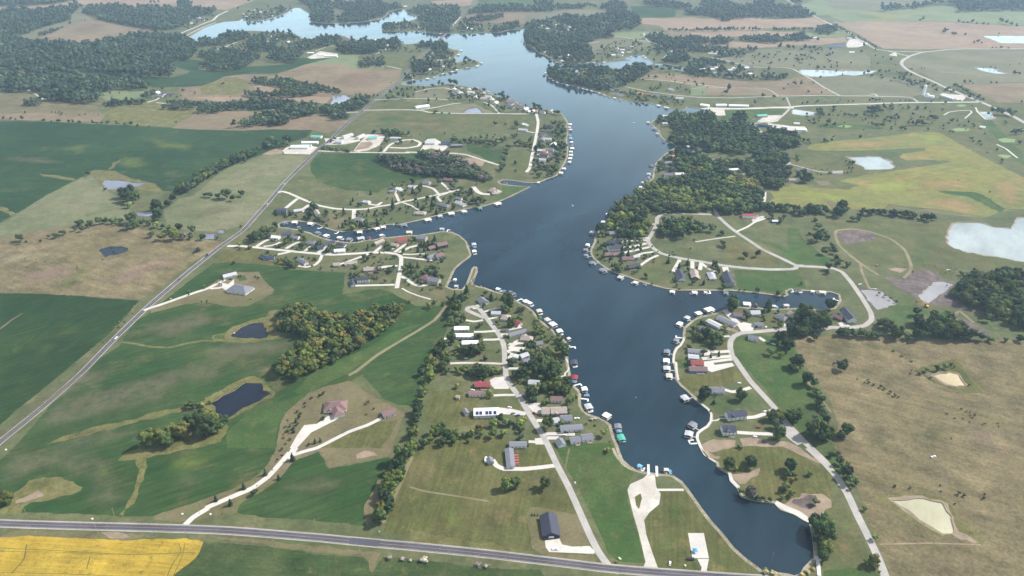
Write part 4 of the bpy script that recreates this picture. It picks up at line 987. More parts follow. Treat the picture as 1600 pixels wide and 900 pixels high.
MARKS = [(860,825,'by the dark shed near the highway'),(375,625,'around the large dark field pond'),(392,516,'around the smaller dark field pond'),
 (20,778,'on the mound at the lower left'),(340,780,'along the long farm driveway'),(523,640,'at the brown roofed farmhouse'),(450,650,'west of the brown roofed farmhouse'),(605,650,'near the farm outbuilding'),
 (600,770,'at the lower end of the hedgerow'),(640,670,'midway along the crop field hedgerow'),(680,575,'at the upper end of the hedgerow'),
 (820,762,'in the meadow above the dark shed'),(795,715,'by the long grey house'),(700,680,'in the grove below the long building'),(780,665,'behind the panel roofed long building'),
 (755,602,'by the red roofed lane house'),(765,642,'by the panel roofed long building'),(740,578,'in the grove above the red roof'),(850,610,'between the lane and west shore'),(840,560,'near the middle of the lane'),
 (870,640,'by the brick red shore house'),(885,665,'by the white siding shore houses'),(900,690,'above the bright green lawn'),(960,680,'by the teal boat dock'),
 (1010,735,'by the boat ramp'),(1090,855,'by the white parking pad'),(1260,870,'at the end of the lake tail'),(1280,830,'on the tail inlet bank'),(1360,880,'at the lower right lane'),(1230,740,'on the grassy east bank'),
 (1450,805,'by the milky green pond'),(1483,592,'by the milky sand pond'),(1490,650,'in the big dry pasture'),(1320,730,'along the east lane fence'),(1280,670,'in the clump beside the east lane'),(1262,600,'along the pasture edge'),(1240,520,'at the pasture corner thicket'),(1320,522,'in the hedge above the pasture'),(1470,520,'in the grove north of pasture'),
 (1135,675,'by the two white lake houses'),(1130,610,'by the grey roofed slope house'),(1085,575,'by the row of east cabins'),(1110,540,'in the cabin grove'),(1140,505,'by the angled cabins'),(1180,495,'at the canal corner houses'),(1225,500,'by the cul de sac canal'),(1190,550,'in the green meadow bend'),
 (1320,490,'by the solar roofed canal house'),(1270,465,'at the canal basin'),(1370,470,'by the muddy excavation pond'),(1450,460,'at the muddy digging site'),(1540,470,'by the scrub wood at right'),(1300,400,'along the field tree row'),(1330,372,'near the spoil heap'),(1540,370,'beside the big pale pond'),
 (1170,345,'by the red roofed farm'),(1190,395,'in the loop road meadow'),(1125,385,'inside the loop road'),(1110,432,'along the four lawn houses'),(1060,430,'by the slope lawn houses'),(965,385,'on the crowded east point'),(940,400,'at the tip of the point'),(930,345,'under the wooded east shore'),(1000,330,'at the foot of the wood'),
 (1060,360,'in the loop road wood'),(1100,280,'in the big east wood'),(1040,265,'by the wooded shore houses'),(1040,200,'at the wooded north point'),(1110,175,'by the white marina sheds'),(1190,185,'by the teal roofed clubhouse'),(1150,225,'in the upper east wood'),(1240,270,'by the farm lane houses'),
 (1360,255,'by the pale farm pond'),(1400,290,'beside the yellowing crop field'),(1300,185,'on the near golf course'),(1420,190,'on the middle golf course'),(1540,200,'on the far golf course'),(1460,145,'by the white silo'),(1400,120,'along the curving county road'),(1530,110,'in the far right pasture'),
 (1340,70,'by the blue roofed barns'),(1250,110,'around the far pale pond'),(1200,130,'on the far lake meadow'),(1130,110,'in the far lakeside village'),(1230,20,'in the far top fields'),(1500,20,'along the far top right'),
 (960,95,'in the cove behind the peninsula'),(940,120,'on the wooded peninsula'),(1010,150,'along the peninsula south shore'),(1060,145,'by the peninsula meadow road'),(920,50,'in the far north wood'),(820,40,'on the far north shore'),(700,45,'at the far road landing'),(620,30,'on the far left inlet'),(1010,20,'by the far crossroads'),
 (700,100,'on the middle west point'),(640,100,'in the far west grove'),(660,160,'by the white hall roof'),(750,155,'on the upper west shore'),(720,140,'around the upper west loop'),(820,170,'at the upper west corner'),(860,200,'along the shore street top'),(865,240,'along the shore street middle'),(855,270,'along the shore street end'),
 (600,230,'by the pale commercial lots'),(690,230,'by the blue metal barn'),(490,225,'by the teal roofed stores'),(560,215,'in the white storage yard'),(680,255,'in the purple tinged wood'),(780,225,'along the upper field hedge'),(800,250,'by the tan meadow'),
 (770,300,'by the large inlet villa'),(720,310,'along the north lane east'),(690,320,'by the north bank docks'),(630,300,'along the north lane middle'),(560,320,'along the north lane bend'),(540,345,'on the canal north bank'),(490,330,'by the north canal houses'),(440,330,'by the blue house near highway'),(450,350,'at the canal head'),
 (430,365,'by the canal head house'),(480,375,'along the canal south bank'),(520,380,'by the blue canal houses'),(420,400,'below the village road'),(470,405,'by the crescent driveway'),(530,408,'by the tan pair of houses'),(585,380,'by the tan canal end house'),(630,375,'by the red roofed canal house'),(680,385,'on the rounded village point'),(735,390,'at the point boat docks'),
 (570,435,'by the white house near crops'),(650,415,'in the village centre lawn'),(675,437,'by the large stone house'),(715,440,'in the narrow harbour'),(740,430,'by the stone jetty'),(715,480,'by the lane loop grove'),(760,475,'by the garage at lane end'),(800,460,'along the north point shore'),(790,490,'under the big lane tree'),(830,490,'on the upper west shoreline'),
 (730,525,'by the long white mobile homes'),(800,520,'by the grey cottages'),(870,530,'beside the west shore trees'),(890,590,'on the middle west shore'),(910,625,'below the curved footpath'),
 (370,440,'at the white farmhouse yard'),(320,460,'along the white farmhouse driveway'),(180,395,'by the small blue pasture pond'),(190,285,'by the grey pasture pond'),(210,310,'in the pasture hollow'),(150,345,'along the pasture creek'),(270,355,'at the creek bend thicket'),(350,260,'along the sloping field hedge'),(360,300,'in the pale pasture'),(100,190,'along the far crop edge'),
 (470,130,'in the striped brown field'),(400,190,'in the creek wood'),(530,155,'by the roadside mirror pond'),(300,170,'along the far gravel lane'),(240,150,'by the far farmstead'),(120,170,'in the far tan fields'),(150,90,'in the great west wood'),(350,70,'on the far west peninsula'),(440,60,'in the far west village'),(500,85,'by the white barns'),(420,20,'in the far northwest village'),(310,30,'near the far dam')]
MK = np.array([(a, b) for a, b, _ in MARKS], float)
ORD = 'first second third fourth fifth sixth seventh eighth ninth tenth eleventh twelfth thirteenth fourteenth fifteenth sixteenth seventeenth eighteenth nineteenth twentieth'.split()
def ordw(i):
    if i < 20: return ORD[i]
    t = ('twenty', 'thirty', 'forty', 'fifty', 'sixty', 'seventy')[(i+1)//10-2]
    return t+' '+ORD[(i+1) % 10-1] if (i+1) % 10 else {'twenty': 'twentieth', 'thirty': 'thirtieth', 'forty': 'fortieth', 'fifty': 'fiftieth', 'sixty': 'sixtieth', 'seventy': 'seventieth'}[t]
def make_labels(items):
    """items = (map x, map y, what it is); names each one by its look and landmark, and its order from the left where several match"""
    g = {}; out = [None]*len(items); a = np.array([1, 1.6])
    for i, (x, y, n) in enumerate(items):
        k = int((((MK-(x, y))*a)**2).sum(1).argmin()); g.setdefault((n, k), []).append(i)
    for (n, k), ids in g.items():
        ids.sort(key=lambda i: items[i][0])
        for j, i in enumerate(ids):
            out[i] = f'{n} {MARKS[k][2]}' if len(ids) == 1 else f'{n}, {ordw(j)} from left {MARKS[k][2]}'
    return out

# ================================================================== houses, barns, sheds
# tile x1,y1 x2,y2 (ends of the roof ridge) | width m | roof wall | kind   (h house, s shed, b barn/hall, m long mobile home, t two-storey, i hipped) ; '+' joins a wing to the house before
HOUSES = """
C 962,462 985,600|15|n n|s|large dark metal shed with blue black roof
C 690,0 703,118|8|g w|m|long grey roofed house with reddish deck
C 552,62 565,92|6|g g|s|small grey roofed garage
H 655,248 805,250|9|r k|h|red roofed brown house
H 592,335 742,335|7|b w|m|dark red roofed mobile home
H 640,522 893,518|13|w w|b|long white building with solar panels on its roof
H 548,498 572,540|5|g g|s|small grey shed
H 470,368 495,372|4|t t|s|tiny tan garden shed
H 1000,845 1168,843|7|g w|m|low grey mobile home
H 1412,392 1530,392|8|b w|h|brick red roofed white house
H 1322,512 1398,512|11|t t|h|tan roofed garage wing house
H 1412,510 1568,502|11|t t|h|tan roofed ranch house
H 1190,225 1300,230|8|l t|h|pale roofed cottage
I 215,645 420,630|8|g w|m|long grey roofed white house
I 130,575 200,565|8|l w|h|pale roofed low house
I 215,550 320,545|9|g w|h|grey roofed gabled house
I 200,750 232,800|8|g w|s|white garage with grey roof
I 308,755 400,742|8|g w|h|grey roofed low cottage
I 412,732 515,718|9|g w|h|grey roofed cottage with pale walls
L 560,218 615,260|11|g w|s|white garage with grey roof
L 670,352 760,355|8|l w|h|pale grey roofed cottage
L 765,392 850,400|12|t w|i|tan hip roofed house
L 895,438 950,465|9|r w|h|red roofed shore cottage
L 840,568 1008,525|8|g w|m|long grey roofed cottage
L 955,590 1070,605|11|t t|i|tan hip roofed house
L 1072,655 1160,642|8|g w|h|grey roofed cottage
L 310,505 450,500|8|w w|m|white mobile home
L 315,572 495,572|8|w w|m|white mobile home
L 385,645 540,638|8|w w|m|white mobile home
L 985,835 1075,800|9|g w|h|grey roofed cottage
L 950,780 1018,750|8|l w|h|pale roofed cottage
L 893,770 935,780|6|w w|s|small white shed
M 405,718 540,730|8|g w|m|grey roofed cabin
M 410,775 508,785|8|l w|m|pale grey roofed cabin
M 432,838 550,842|9|r t|h|red roofed cabin
J 320,80 475,84|9|b b|h|brown roofed blue walled cabin
J 508,265 625,268|10|g w|h|grey roofed slope house
J 652,492 812,472|10|n w|t|large white lake house with dark roof
+J 700,505 712,470|7|n w|t|
J 610,612 722,612|11|n w|t|white two storey house with dark blue roof
+J 655,600 660,640|8|n w|t|
M 522,500 655,550|8|g g|h|grey roofed shaded cabin
M 598,428 722,490|9|l w|m|pale roofed angled cabin
M 698,392 870,470|9|g w|m|grey roofed angled long cabin
M 845,365 930,375|10|b b|h|brown roofed cabin
M 1008,352 1098,350|10|l w|h|pale grey roofed cabin
M 1055,460 1132,465|8|g w|s|grey roofed garage
M 992,585 1088,603|9|g w|s|white garage with grey roof
M 1268,372 1362,420|11|g w|i|grey hip roofed house
M 1388,350 1462,385|9|t w|h|tan roofed house
M 1510,450 1550,490|7|g w|s|small grey roofed shed
N 380,698 440,768|12|n w|t|large house with dark solar roof
N 298,725 372,755|9|b k|h|dark brown roofed house
N 18,715 58,750|8|t w|h|tan roofed small house
O 1168,62 1262,65|11|r w|b|red roofed farm building
O 1370,103 1405,103|5|w u|s|small blue farm shed
O 740,438 762,498|11|n w|h|dark roofed lawn house
O 842,440 850,490|11|t k|h|tan roofed brick lawn house
O 950,450 970,492|10|l w|i|pale roofed lawn house
O 1060,455 1090,530|11|n g|t|long dark roofed lawn house
O 265,185 315,182|10|g t|h|grey roofed wood edge house
O 255,242 310,245|10|n g|h|dark roofed point house
O 318,232 358,245|9|n w|h|dark roofed compact house
O 260,288 350,280|11|n w|t|slate roofed two storey house
O 235,328 285,325|10|b k|h|brown roofed point house
O 290,328 340,322|9|b k|h|brown roofed twin house
O 355,355 430,355|10|b g|h|wide brown roofed house
O 395,412 470,398|10|n k|h|dark roofed corner house
O 430,345 470,338|7|l w|s|pale roofed garage
R 312,350 405,345|10|n b|t|blue walled house with dark roof
R 475,350 550,340|9|l t|h|pale roofed house
R 680,345 700,385|8|t w|h|narrow tan roofed house
R 1120,255 1185,268|9|l w|i|pale cream house
R 1030,430 1125,435|11|g t|i|wide grey hip roofed house
R 1380,162 1432,165|9|g w|h|grey roofed house
R 345,575 440,548|11|n w|h|navy roofed house
R 268,590 340,597|9|w w|h|white roofed wing house
R 452,592 520,597|9|g w|h|grey roofed house
R 590,635 682,652|10|g t|i|grey hip roofed house
R 690,692 745,680|9|n b|h|navy roofed garage
R 750,665 850,635|9|n w|h|navy roofed long house
R 868,660 955,668|9|n w|i|dark hip roofed house
R 855,722 955,716|8|w w|h|white roofed house
R 175,765 215,790|8|n b|h|navy roofed wing
R 220,785 290,782|9|n b|h|navy roofed blue house
R 515,800 590,840|8|g w|h|white house with grey roof
R 845,850 905,847|9|t t|s|tan roofed garage
R 950,842 1065,828|9|t w|h|tan roofed ranch house
S 415,315 502,280|9|t t|h|tan roofed canal end house
S 638,288 740,275|11|r t|t|big red roofed house
+S 590,320 650,330|9|t t|h|
S 850,252 935,262|12|g t|t|large grey roofed house
S 955,362 1030,342|9|b k|h|brown roofed wing house
S 1040,335 1138,315|11|b n|t|brown roofed blue walled house
S 958,452 1020,430|10|g w|h|grey roofed house
S 1035,440 1105,425|11|b w|t|brown grey gabled house
S 888,640 965,672|11|b t|i|stone house wing with brown grey roof
S 960,672 1065,690|12|g t|t|large stone house with grey roof
S 310,572 425,565|10|t t|h|tan square house
S 188,680 200,730|7|n w|s|dark roofed white garage
S 240,672 362,662|10|n w|t|white house with dark roof
Q 685,262 772,240|9|l w|s|long pale roofed garage
Q 735,335 865,355|21|g w|i|large grey hip roofed farmhouse
G 828,592 985,580|16|b w|i|brown hip roofed farmhouse
+G 905,590 932,655|11|b w|i|
G 1235,645 1315,622|10|b w|s|white farm outbuilding with brown roof
T 222,492 258,490|9|g g|h|grey roofed garage
T 275,470 320,488|9|w w|h|white gabled house
T 360,455 402,460|9|l w|s|pale roofed garage
T 462,425 512,430|10|g w|i|grey hip roofed house
T 612,405 682,412|9|k2 k|h|dark brown house
T 700,540 738,545|8|g w|h|grey roofed cottage
T 700,568 760,590|10|l w|h|pale roofed house
T 578,580 645,598|10|g t|i|grey brown roofed house
T 400,642 480,648|11|t t|i|tan hip roofed house
T 938,478 1010,498|14|t t|i|large tan roofed villa
+T 960,470 975,510|10|t t|i|
T 475,140 545,140|19|l w|b|large pale roofed hall
T 590,145 652,142|15|n b|b|blue roofed metal barn
T 665,163 742,160|12|g k|b|low dark roofed building
T 228,108 298,112|10|l w|b|pale roofed shop
T 70,108 130,103|13|T w|b|green roofed shop
T 1145,52 1205,55|9|l w|h|pale roofed house
T 1175,12 1210,20|9|w w|h|white house
T 1340,30 1392,32|10|n n|h|slate roofed house
T 1338,70 1392,68|9|n t|h|dark roofed house
T 1308,118 1380,120|9|l w|h|pale roofed house
T 1335,190 1395,195|9|g w|h|grey roofed house
T 1290,232 1362,230|12|b w|h|brown roofed house
T 1318,205 1350,210|7|o w|h|orange roofed cottage
T 1290,265 1340,268|9|l w|h|pale roofed house
U 655,318 752,318|12|T w|b|teal roofed white store
U 562,375 718,372|11|w w|b|long white store
U 460,415 625,415|17|w w|b|large white store
U 560,400 655,402|6|T w|b|low teal roofed annex
U 890,365 955,368|12|l w|b|pale roofed storage barn
U 955,325 1045,292|12|l w|b|white storage barn
U 1095,330 1160,298|9|l w|b|slim white storage barn
Y 180,415 260,428|10|g t|h|long grey roofed house
Y 400,432 462,432|10|t w|h|tan roofed house
Y 130,478 190,480|8|t w|h|tan roofed cottage
Y 162,125 198,128|6|w w|s|small white shed
X 1328,92 1402,88|14|T t|b|teal roofed clubhouse
X 1335,158 1445,165|8|n u|b|long blue roofed shed
X 1518,168 1562,175|10|w w|b|white metal barn
X 918,10 980,18|16|w w|b|white marina hall
X 1028,13 1105,13|15|w w|b|white marina shed
X 1125,15 1270,18|13|w w|b|long white marina shed
X 638,95 672,97|8|w w|h|white shore house
X 635,150 690,148|9|l w|h|pale roofed house
X 680,393 722,388|9|o o|h|orange roofed house
X 650,440 702,435|10|g g|h|grey roofed house
X 650,478 720,478|10|n g|h|dark roofed house
X 648,522 712,525|10|g w|h|grey roofed house
X 730,522 790,518|8|w w|h|white roofed house
X 640,552 712,558|10|l w|h|pale roofed house
X 1000,420 1060,418|10|g g|h|grey roofed wood house
X 1120,490 1200,485|8|w w|h|white house in the clearing
Y 175,160 240,165|14|w w|b|white metal barn
f 625,738 700,750|16|w w|d|white arched storage building
f 755,735 860,768|9|w w|b|long white roofed shed
f 1290,155 1292,156|6|w w|s|small white shed
Y 1325,148 1360,152|8|w w|h|white clubhouse
Y 1560,165 1600,172|9|w w|h|white farmhouse
e 1070,348 1210,350|13|u w|b|blue roofed barn
e 910,290 980,290|9|w w|b|white roofed barn
e 1215,295 1252,294|8|w w|b|small white barn
e 1232,398 1275,398|9|w w|d|white arched barn
e 158,400 280,400|8|c w|b|long cream roofed building
b 1000,408 1050,408|10|w w|b|white roofed barn
b 1085,425 1140,420|9|w w|b|white roofed barn
b 1135,430 1235,432|12|w w|b|long white roofed barn
c 445,832 548,820|18|w w|b|large white hall
c 395,590 420,592|10|w w|h|white house
c 455,575 510,572|11|n n|h|slate roofed house
c 575,540 630,535|11|n n|h|dark roofed house
c 545,540 570,538|10|w w|h|white house
c 660,515 690,520|10|w w|h|white house
c 1365,855 1400,860|9|o w|h|orange roofed house
d 1130,690 1165,700|11|l w|h|pale roofed house
d 880,725 925,728|12|o w|h|orange roofed house
d 945,735 990,738|12|b k|h|brown roofed house
d 1000,742 1055,745|12|g w|h|grey roofed house
d 1180,762 1238,765|12|l w|h|pale roofed house
d 1110,768 1150,770|11|n w|h|dark roofed house
d 700,700 745,705|12|n g|h|dark roofed house
d 720,735 770,738|12|g w|h|grey roofed house
d 665,695 690,698|10|g g|h|grey roofed house
"""
SCATTER_H = [ # villages seen as specks: area, count
 ('c 750,670 950,700 1080,760 1240,815 1200,850 1000,790 820,750 740,700', 20),
 ('d 660,450 640,390 760,365 900,370 1040,400 1010,440 930,410 860,440 780,435', 12),
 ('b 480,110 560,80 720,60 860,60 880,85 780,115 620,150 520,155', 16), ('b 640,270 780,260 900,270 950,300 820,350 680,340', 9),
 ('d 20,200 250,180 540,200 700,150 640,240 520,260 250,280 60,240', 14), ('d 120,400 300,440 480,430 470,480 300,485 220,470', 7),
 ('e 30,560 180,590 420,610 700,600 700,590 420,575 330,520 150,500 60,520', 18), ('e 250,480 420,520 540,530 420,540', 4),
 ('c 260,60 420,40 740,50 700,110 480,90 400,70', 9), ('c 240,200 420,180 520,215 700,230 520,240 300,232', 7), ('c 760,200 960,205 1250,205 1150,240 800,240', 8),
 ('c 220,340 330,350 320,400 180,390', 4), ('c 500,420 720,395 740,450 640,500 520,490', 6), ('b 1300,305 1550,315 1550,340 1320,330', 5),
 ('d 270,560 500,545 860,540 780,650 600,660 400,620', 8), ('a 1220,730 1300,735 1350,750 1240,760', 4), ('b 40,170 220,120 200,160 50,200', 5), ('b 1100,340 1150,345 1140,360 1100,360', 1),
 ('c 1240,820 1370,870 1480,870 1560,890 1300,880', 5), ('T 1290,80 1400,90 1420,310 1280,300 1300,180', 7)]
houses = []
for l in HOUSES.strip().splitlines():
    g, wd, rw, kd, *lb = l.split('|'); wing = g[0] == '+'; a = rd(g.lstrip('+'))
    r_, w_ = rw.split(); r_ = 'b' if r_ == 'k2' else r_
    q = P(a, 6.0 if kd in 'tbd' else 4.5)
    d = q[1, :2]-q[0, :2]; L = max(float(np.linalg.norm(d)), 4.0)
    houses.append(dict(c=q[:, :2].mean(0), L=L, w=float(wd), rz=math.atan2(d[1], d[0]), r=r_, k=w_, kd=kd, lb=lb[0] if lb else '', wing=wing, px=np.mean(a, 0)))
for s, n in SCATTER_H:
    poly = P(rd(s))[:, :2]; lo, hi = poly.min(0), poly.max(0); t = 0; got = []
    while len(got) < n and t < 4000:
        t += 1; c = np.array([rng.uniform(lo[0], hi[0]), rng.uniform(lo[1], hi[1])])
        if not inside(c[None], poly)[0] or inside(c[None], lakeW)[0] or any(np.linalg.norm(c-o) < 22 for o in got): continue
        got.append(c); r_ = rng.choice(list('glwnbtcw')); k_ = rng.choice(list('wwtg'))
        px = proj(np.array([[*c, 4.]]))[0]
        houses.append(dict(c=c, L=rng.uniform(13, 21), w=rng.uniform(9, 13), rz=rng.uniform(-.5, .5)+rng.choice([0, 1.57]), r=r_, k=k_, kd='h',
            lb={'g': 'grey', 'l': 'pale grey', 'w': 'white', 'n': 'dark', 'b': 'brown', 't': 'tan', 'c': 'cream'}[r_]+' roofed far house', wing=False, px=px))
ME_WIN = MB().box((0, 0, 0), (1.3, .1, 1.2)).mesh('window', M_GLASS)
ME_FRAME = MB().box((0, -.02, .68), (1.5, .1, .12)).box((0, -.02, -.68), (1.5, .16, .12)).box((-.7, -.02, 0), (.1, .1, 1.3)).box((.7, -.02, 0), (.1, .1, 1.3)).mesh('frame', M_VINYL)
ME_DOOR = MB().box((0, 0, 0), (1.0, .1, 2.1)).mesh('door', M_DOOR)
ME_GARAGE = MB().box((0, 0, 0), (4.6, .1, 2.3)).box((0, -.04, .35), (4.4, .06, .05)).box((0, -.04, -.35), (4.4, .06, .05)).mesh('garage_door', M_GAR)
def house_body(root, h, near):
    L, W, kd = h['L'], h['w'], h['kd']; H = 5.4 if kd == 't' else 4.4 if kd in 'bd' else 3.1; rise = W/2*(.32 if kd in 'bm' else .56); ov = .15 if kd == 'b' else .55
    x, y = L/2, W/2; m = MB(); m.v = [(-x, -y, -1.5), (-x, y, -1.5), (-x, y, H), (-x, 0, H+rise-.05), (-x, -y, H), (x, -y, -1.5), (x, y, -1.5), (x, y, H), (x, 0, H+rise-.05), (x, -y, H)]
    m.f = [(4, 3, 2, 1, 0), (5, 6, 7, 8, 9), (0, 1, 6, 5), (1, 2, 7, 6), (4, 0, 5, 9), (3, 4, 9, 8), (2, 3, 8, 7)]
    if kd == 'i': m = MB().box((0, 0, H/2-.75), (L, W, H+1.5))
    if kd == 'd':
        m = MB(); n = 12; m.hull([[(s*x, -y*math.cos(math.pi*k/n), -1+(W*.42+1)*math.sin(math.pi*k/n)) for k in range(n+1)] for s in (-.98, .98)])
    wall = m.build('wall', WALL[h['k']], root)
    r = MB(); t = .22; s = rise/y
    if kd == 'i':
        X, Y = x+ov, y+ov; hx = max(0.05, X-Y*.95); z0 = H-ov*s; z1 = H+rise
        r.v = [(-X, -Y, z0), (X, -Y, z0), (X, Y, z0), (-X, Y, z0), (-hx, 0, z1), (hx, 0, z1), (-X, -Y, z0-t), (X, -Y, z0-t), (X, Y, z0-t), (-X, Y, z0-t)]
        r.f = [(0, 1, 5, 4), (1, 2, 5), (2, 3, 4, 5), (3, 0, 4), (0, 6, 7, 1), (1, 7, 8, 2), (2, 8, 9, 3), (3, 9, 6, 0), (6, 9, 8, 7)]
    elif kd == 'd':
        n = 12; r.hull([[(s_*x, -y*1.03*math.cos(math.pi*k/n), W*.44*math.sin(math.pi*k/n)) for k in range(n+1)]+[(s_*x, y*.99*math.cos(math.pi*k/n), W*.425*math.sin(math.pi*k/n)) for k in range(n+1)] for s_ in (-1, 1)])
    else:
        X, Y = x+ov, y+ov
        for sg in (-1, 1):
            i = len(r.v); ze = H-ov*s
            for xx in (-X, X): r.v += [(xx, sg*Y, ze), (xx, 0, H+rise), (xx, 0, H+rise+t), (xx, sg*Y, ze+t)]
            q = [(i, i+1, i+2, i+3), (i+7, i+6, i+5, i+4), (i+3, i+2, i+6, i+7), (i, i+4, i+5, i+1), (i, i+3, i+7, i+4)]
            r.f += q if sg < 0 else [f[::-1] for f in q]
    rf = r.build('roof', ROOF[h['r']], root)
    if not near: return H, rise, rf
    # window and door openings on the long sides and the gable ends
    def opening(me, name, px, py, pz, rz):
        o = put(me, name, root, (px, py, pz), rz); return o
    dist = 4.0; nwin = max(1, min(4, int(L/4.2)))
    if kd in 'htmi':
        for sg, rz in ((-1, 0), (1, math.pi)):
            for k in range(nwin):
                px = (k+.5)/nwin*L*.88-L*.44
                if sg < 0 and k == nwin//2: opening(ME_DOOR, 'door', px, sg*(y+.03), 1.05, rz)
                else: put(ME_FRAME, 'frame', opening(ME_WIN, 'window', px, sg*(y+.03), 1.6, rz))
                if kd == 't': put(ME_FRAME, 'frame', opening(ME_WIN, 'window', px, sg*(y+.03), 4.2, rz))
        put(ME_FRAME, 'frame', opening(ME_WIN, 'window', x+.03, 0, 1.6, math.pi/2)); 
        put(ME_FRAME, 'frame', opening(ME_WIN, 'window', -x-.03, 0, 1.6, -math.pi/2))
    else:
        opening(ME_GARAGE, 'garage_door', x+.03, 0, 1.2, math.pi/2); opening(ME_GARAGE, 'garage_door', -x-.03, 0, 1.2, -math.pi/2)
        if L > 9: opening(ME_DOOR, 'door', -L*.3, -y-.03, 1.05, 0); put(ME_FRAME, 'frame', opening(ME_WIN, 'window', L*.2, -y-.03, 1.6, 0))
    if kd in 'hti' and L > 13: MB().box((L*.22, .9, H+rise+.1), (.9, .9, 1.6)).build('chimney', M_BRICK, rf)
    return H, rise, rf
mains = [h for h in houses if not h['wing']]
def hlab(h): 
    lb = h['lb'].replace('lawn ', '').replace('twin ', 'second ')
    return lb
print('houses', len(mains))
labs = make_labels([(h['px'][0], h['px'][1], hlab(h)) for h in mains])
KN = {'s': ('shed', 'shed'), 'b': ('barn', 'barn'), 'm': ('mobile_home', 'mobile home'), 'd': ('arched_building', 'barn')}
OBST = []
for h, lb in zip(mains, labs): h['label'] = lb
for h in houses:
    z = grade(*h['c']); OBST.append((*h['c'], max(h['L'], h['w'])*.45))
    pxs = h['L']/mpp(h['px'][1])
    if h['wing']:
        e = thing('wing', (0, 0, 0)); e.parent = root; d = h['c']-base['c']; ca, sa = math.cos(-base['rz']), math.sin(-base['rz'])
        e.location = (d[0]*ca-d[1]*sa, d[0]*sa+d[1]*ca, .04); e.rotation_euler = (0, 0, h['rz']-base['rz']); house_body(e, h, False); continue
    nm, ct = KN.get(h['kd'], ('house', 'house'))
    if 'garage' in h['lb'] and h['kd'] == 's': nm, ct = 'garage', 'garage'
    if 'hall' in h['lb'] or 'store' in h['lb'] or 'shop' in h['lb'] or 'building' in h['lb'] or 'clubhouse' in h['lb']: nm, ct = 'large_building', 'building'
    root = thing(nm, (h['c'][0], h['c'][1], z), h['rz'], ct, h['label'], {'house': 'houses around the lake', 'barn': 'barns and metal sheds', 'shed': 'small outbuildings', 'mobile home': 'long manufactured homes', 'garage': 'detached garages', 'building': 'large low buildings'}[ct])
    base = h; H, rise, rf = house_body(root, h, pxs > 11)
    if h['kd'] in 'hti' and pxs > 9 and int(h['px'][0]) % 3:
        sg = 1 if int(h['px'][1]) % 2 else -1; dw = h['L']*.45; dm = MB().box((0, 0, .45), (dw, 3.2, .18))
        for k in range(6): dm.box((-dw/2+.06+k*(dw-.12)/5, sg*1.55, .95), (.1, .1, .9))
        dm.box((0, sg*1.55, 1.4), (dw, .1, .08)); o = dm.build('deck', M_WOOD, root); o.location = (h['L']*.12, sg*(h['w']/2+1.65), 0)
        if h['L'] > 15:      # a porch gable across the front
            pr = MB(); w2, yy, zz = 2.6, -sg*(h['w']/2+1.4), 3.3
            pr.hull([[(-w2, yy, H-.1), (0, yy, H+1.3), (w2, yy, H-.1), (0, yy, H+1.1)], [(-w2, 0, H-.1), (0, 0, H+1.3), (w2, 0, H-.1), (0, 0, H+1.1)]]); o = pr.build('porch_roof', ROOF[h['r']], rf); o.location = (-h['L']*.22, 0, .12)
            for k in (-2.2, 2.2): MB().box((-h['L']*.22+k, yy+sg*.2, H/2-.1), (.16, .16, H)).build('porch_post', M_VINYL, root)
    if 'solar panels' in h['lb']:
        for k in (-.36, -.22, .02, .16, .34): 
            y0 = -h['w']/2*.55; o = MB().box((0, 0, 0), (h['L']*.115, h['w']*.34, .12)).build('solar_panel', M_PANEL, rf)
            o.location = (k*h['L'], y0, H+rise*.45+.32); o.rotation_euler = (math.atan(.28), 0, 0)
    if 'reddish deck' in h['lb']:
        dm = MB().box((0, 0, .5), (h['L']*.7, 5, .2))
        for k in range(5): dm.box((-h['L']*.3+k*h['L']*.15, 0, 1.1), (.1, 5, 1.0))
        o = dm.build('deck', plain('red stained wood', (150, 96, 84), .8), root); o.location = (0, -h['w']/2-2.6 if math.sin(h['rz']) < 0 else h['w']/2+2.6, 0)
        if (Matrix.Rotation(h['rz'], 2) @ Vector(o.location[:2])).x < 0: o.location.y *= -1
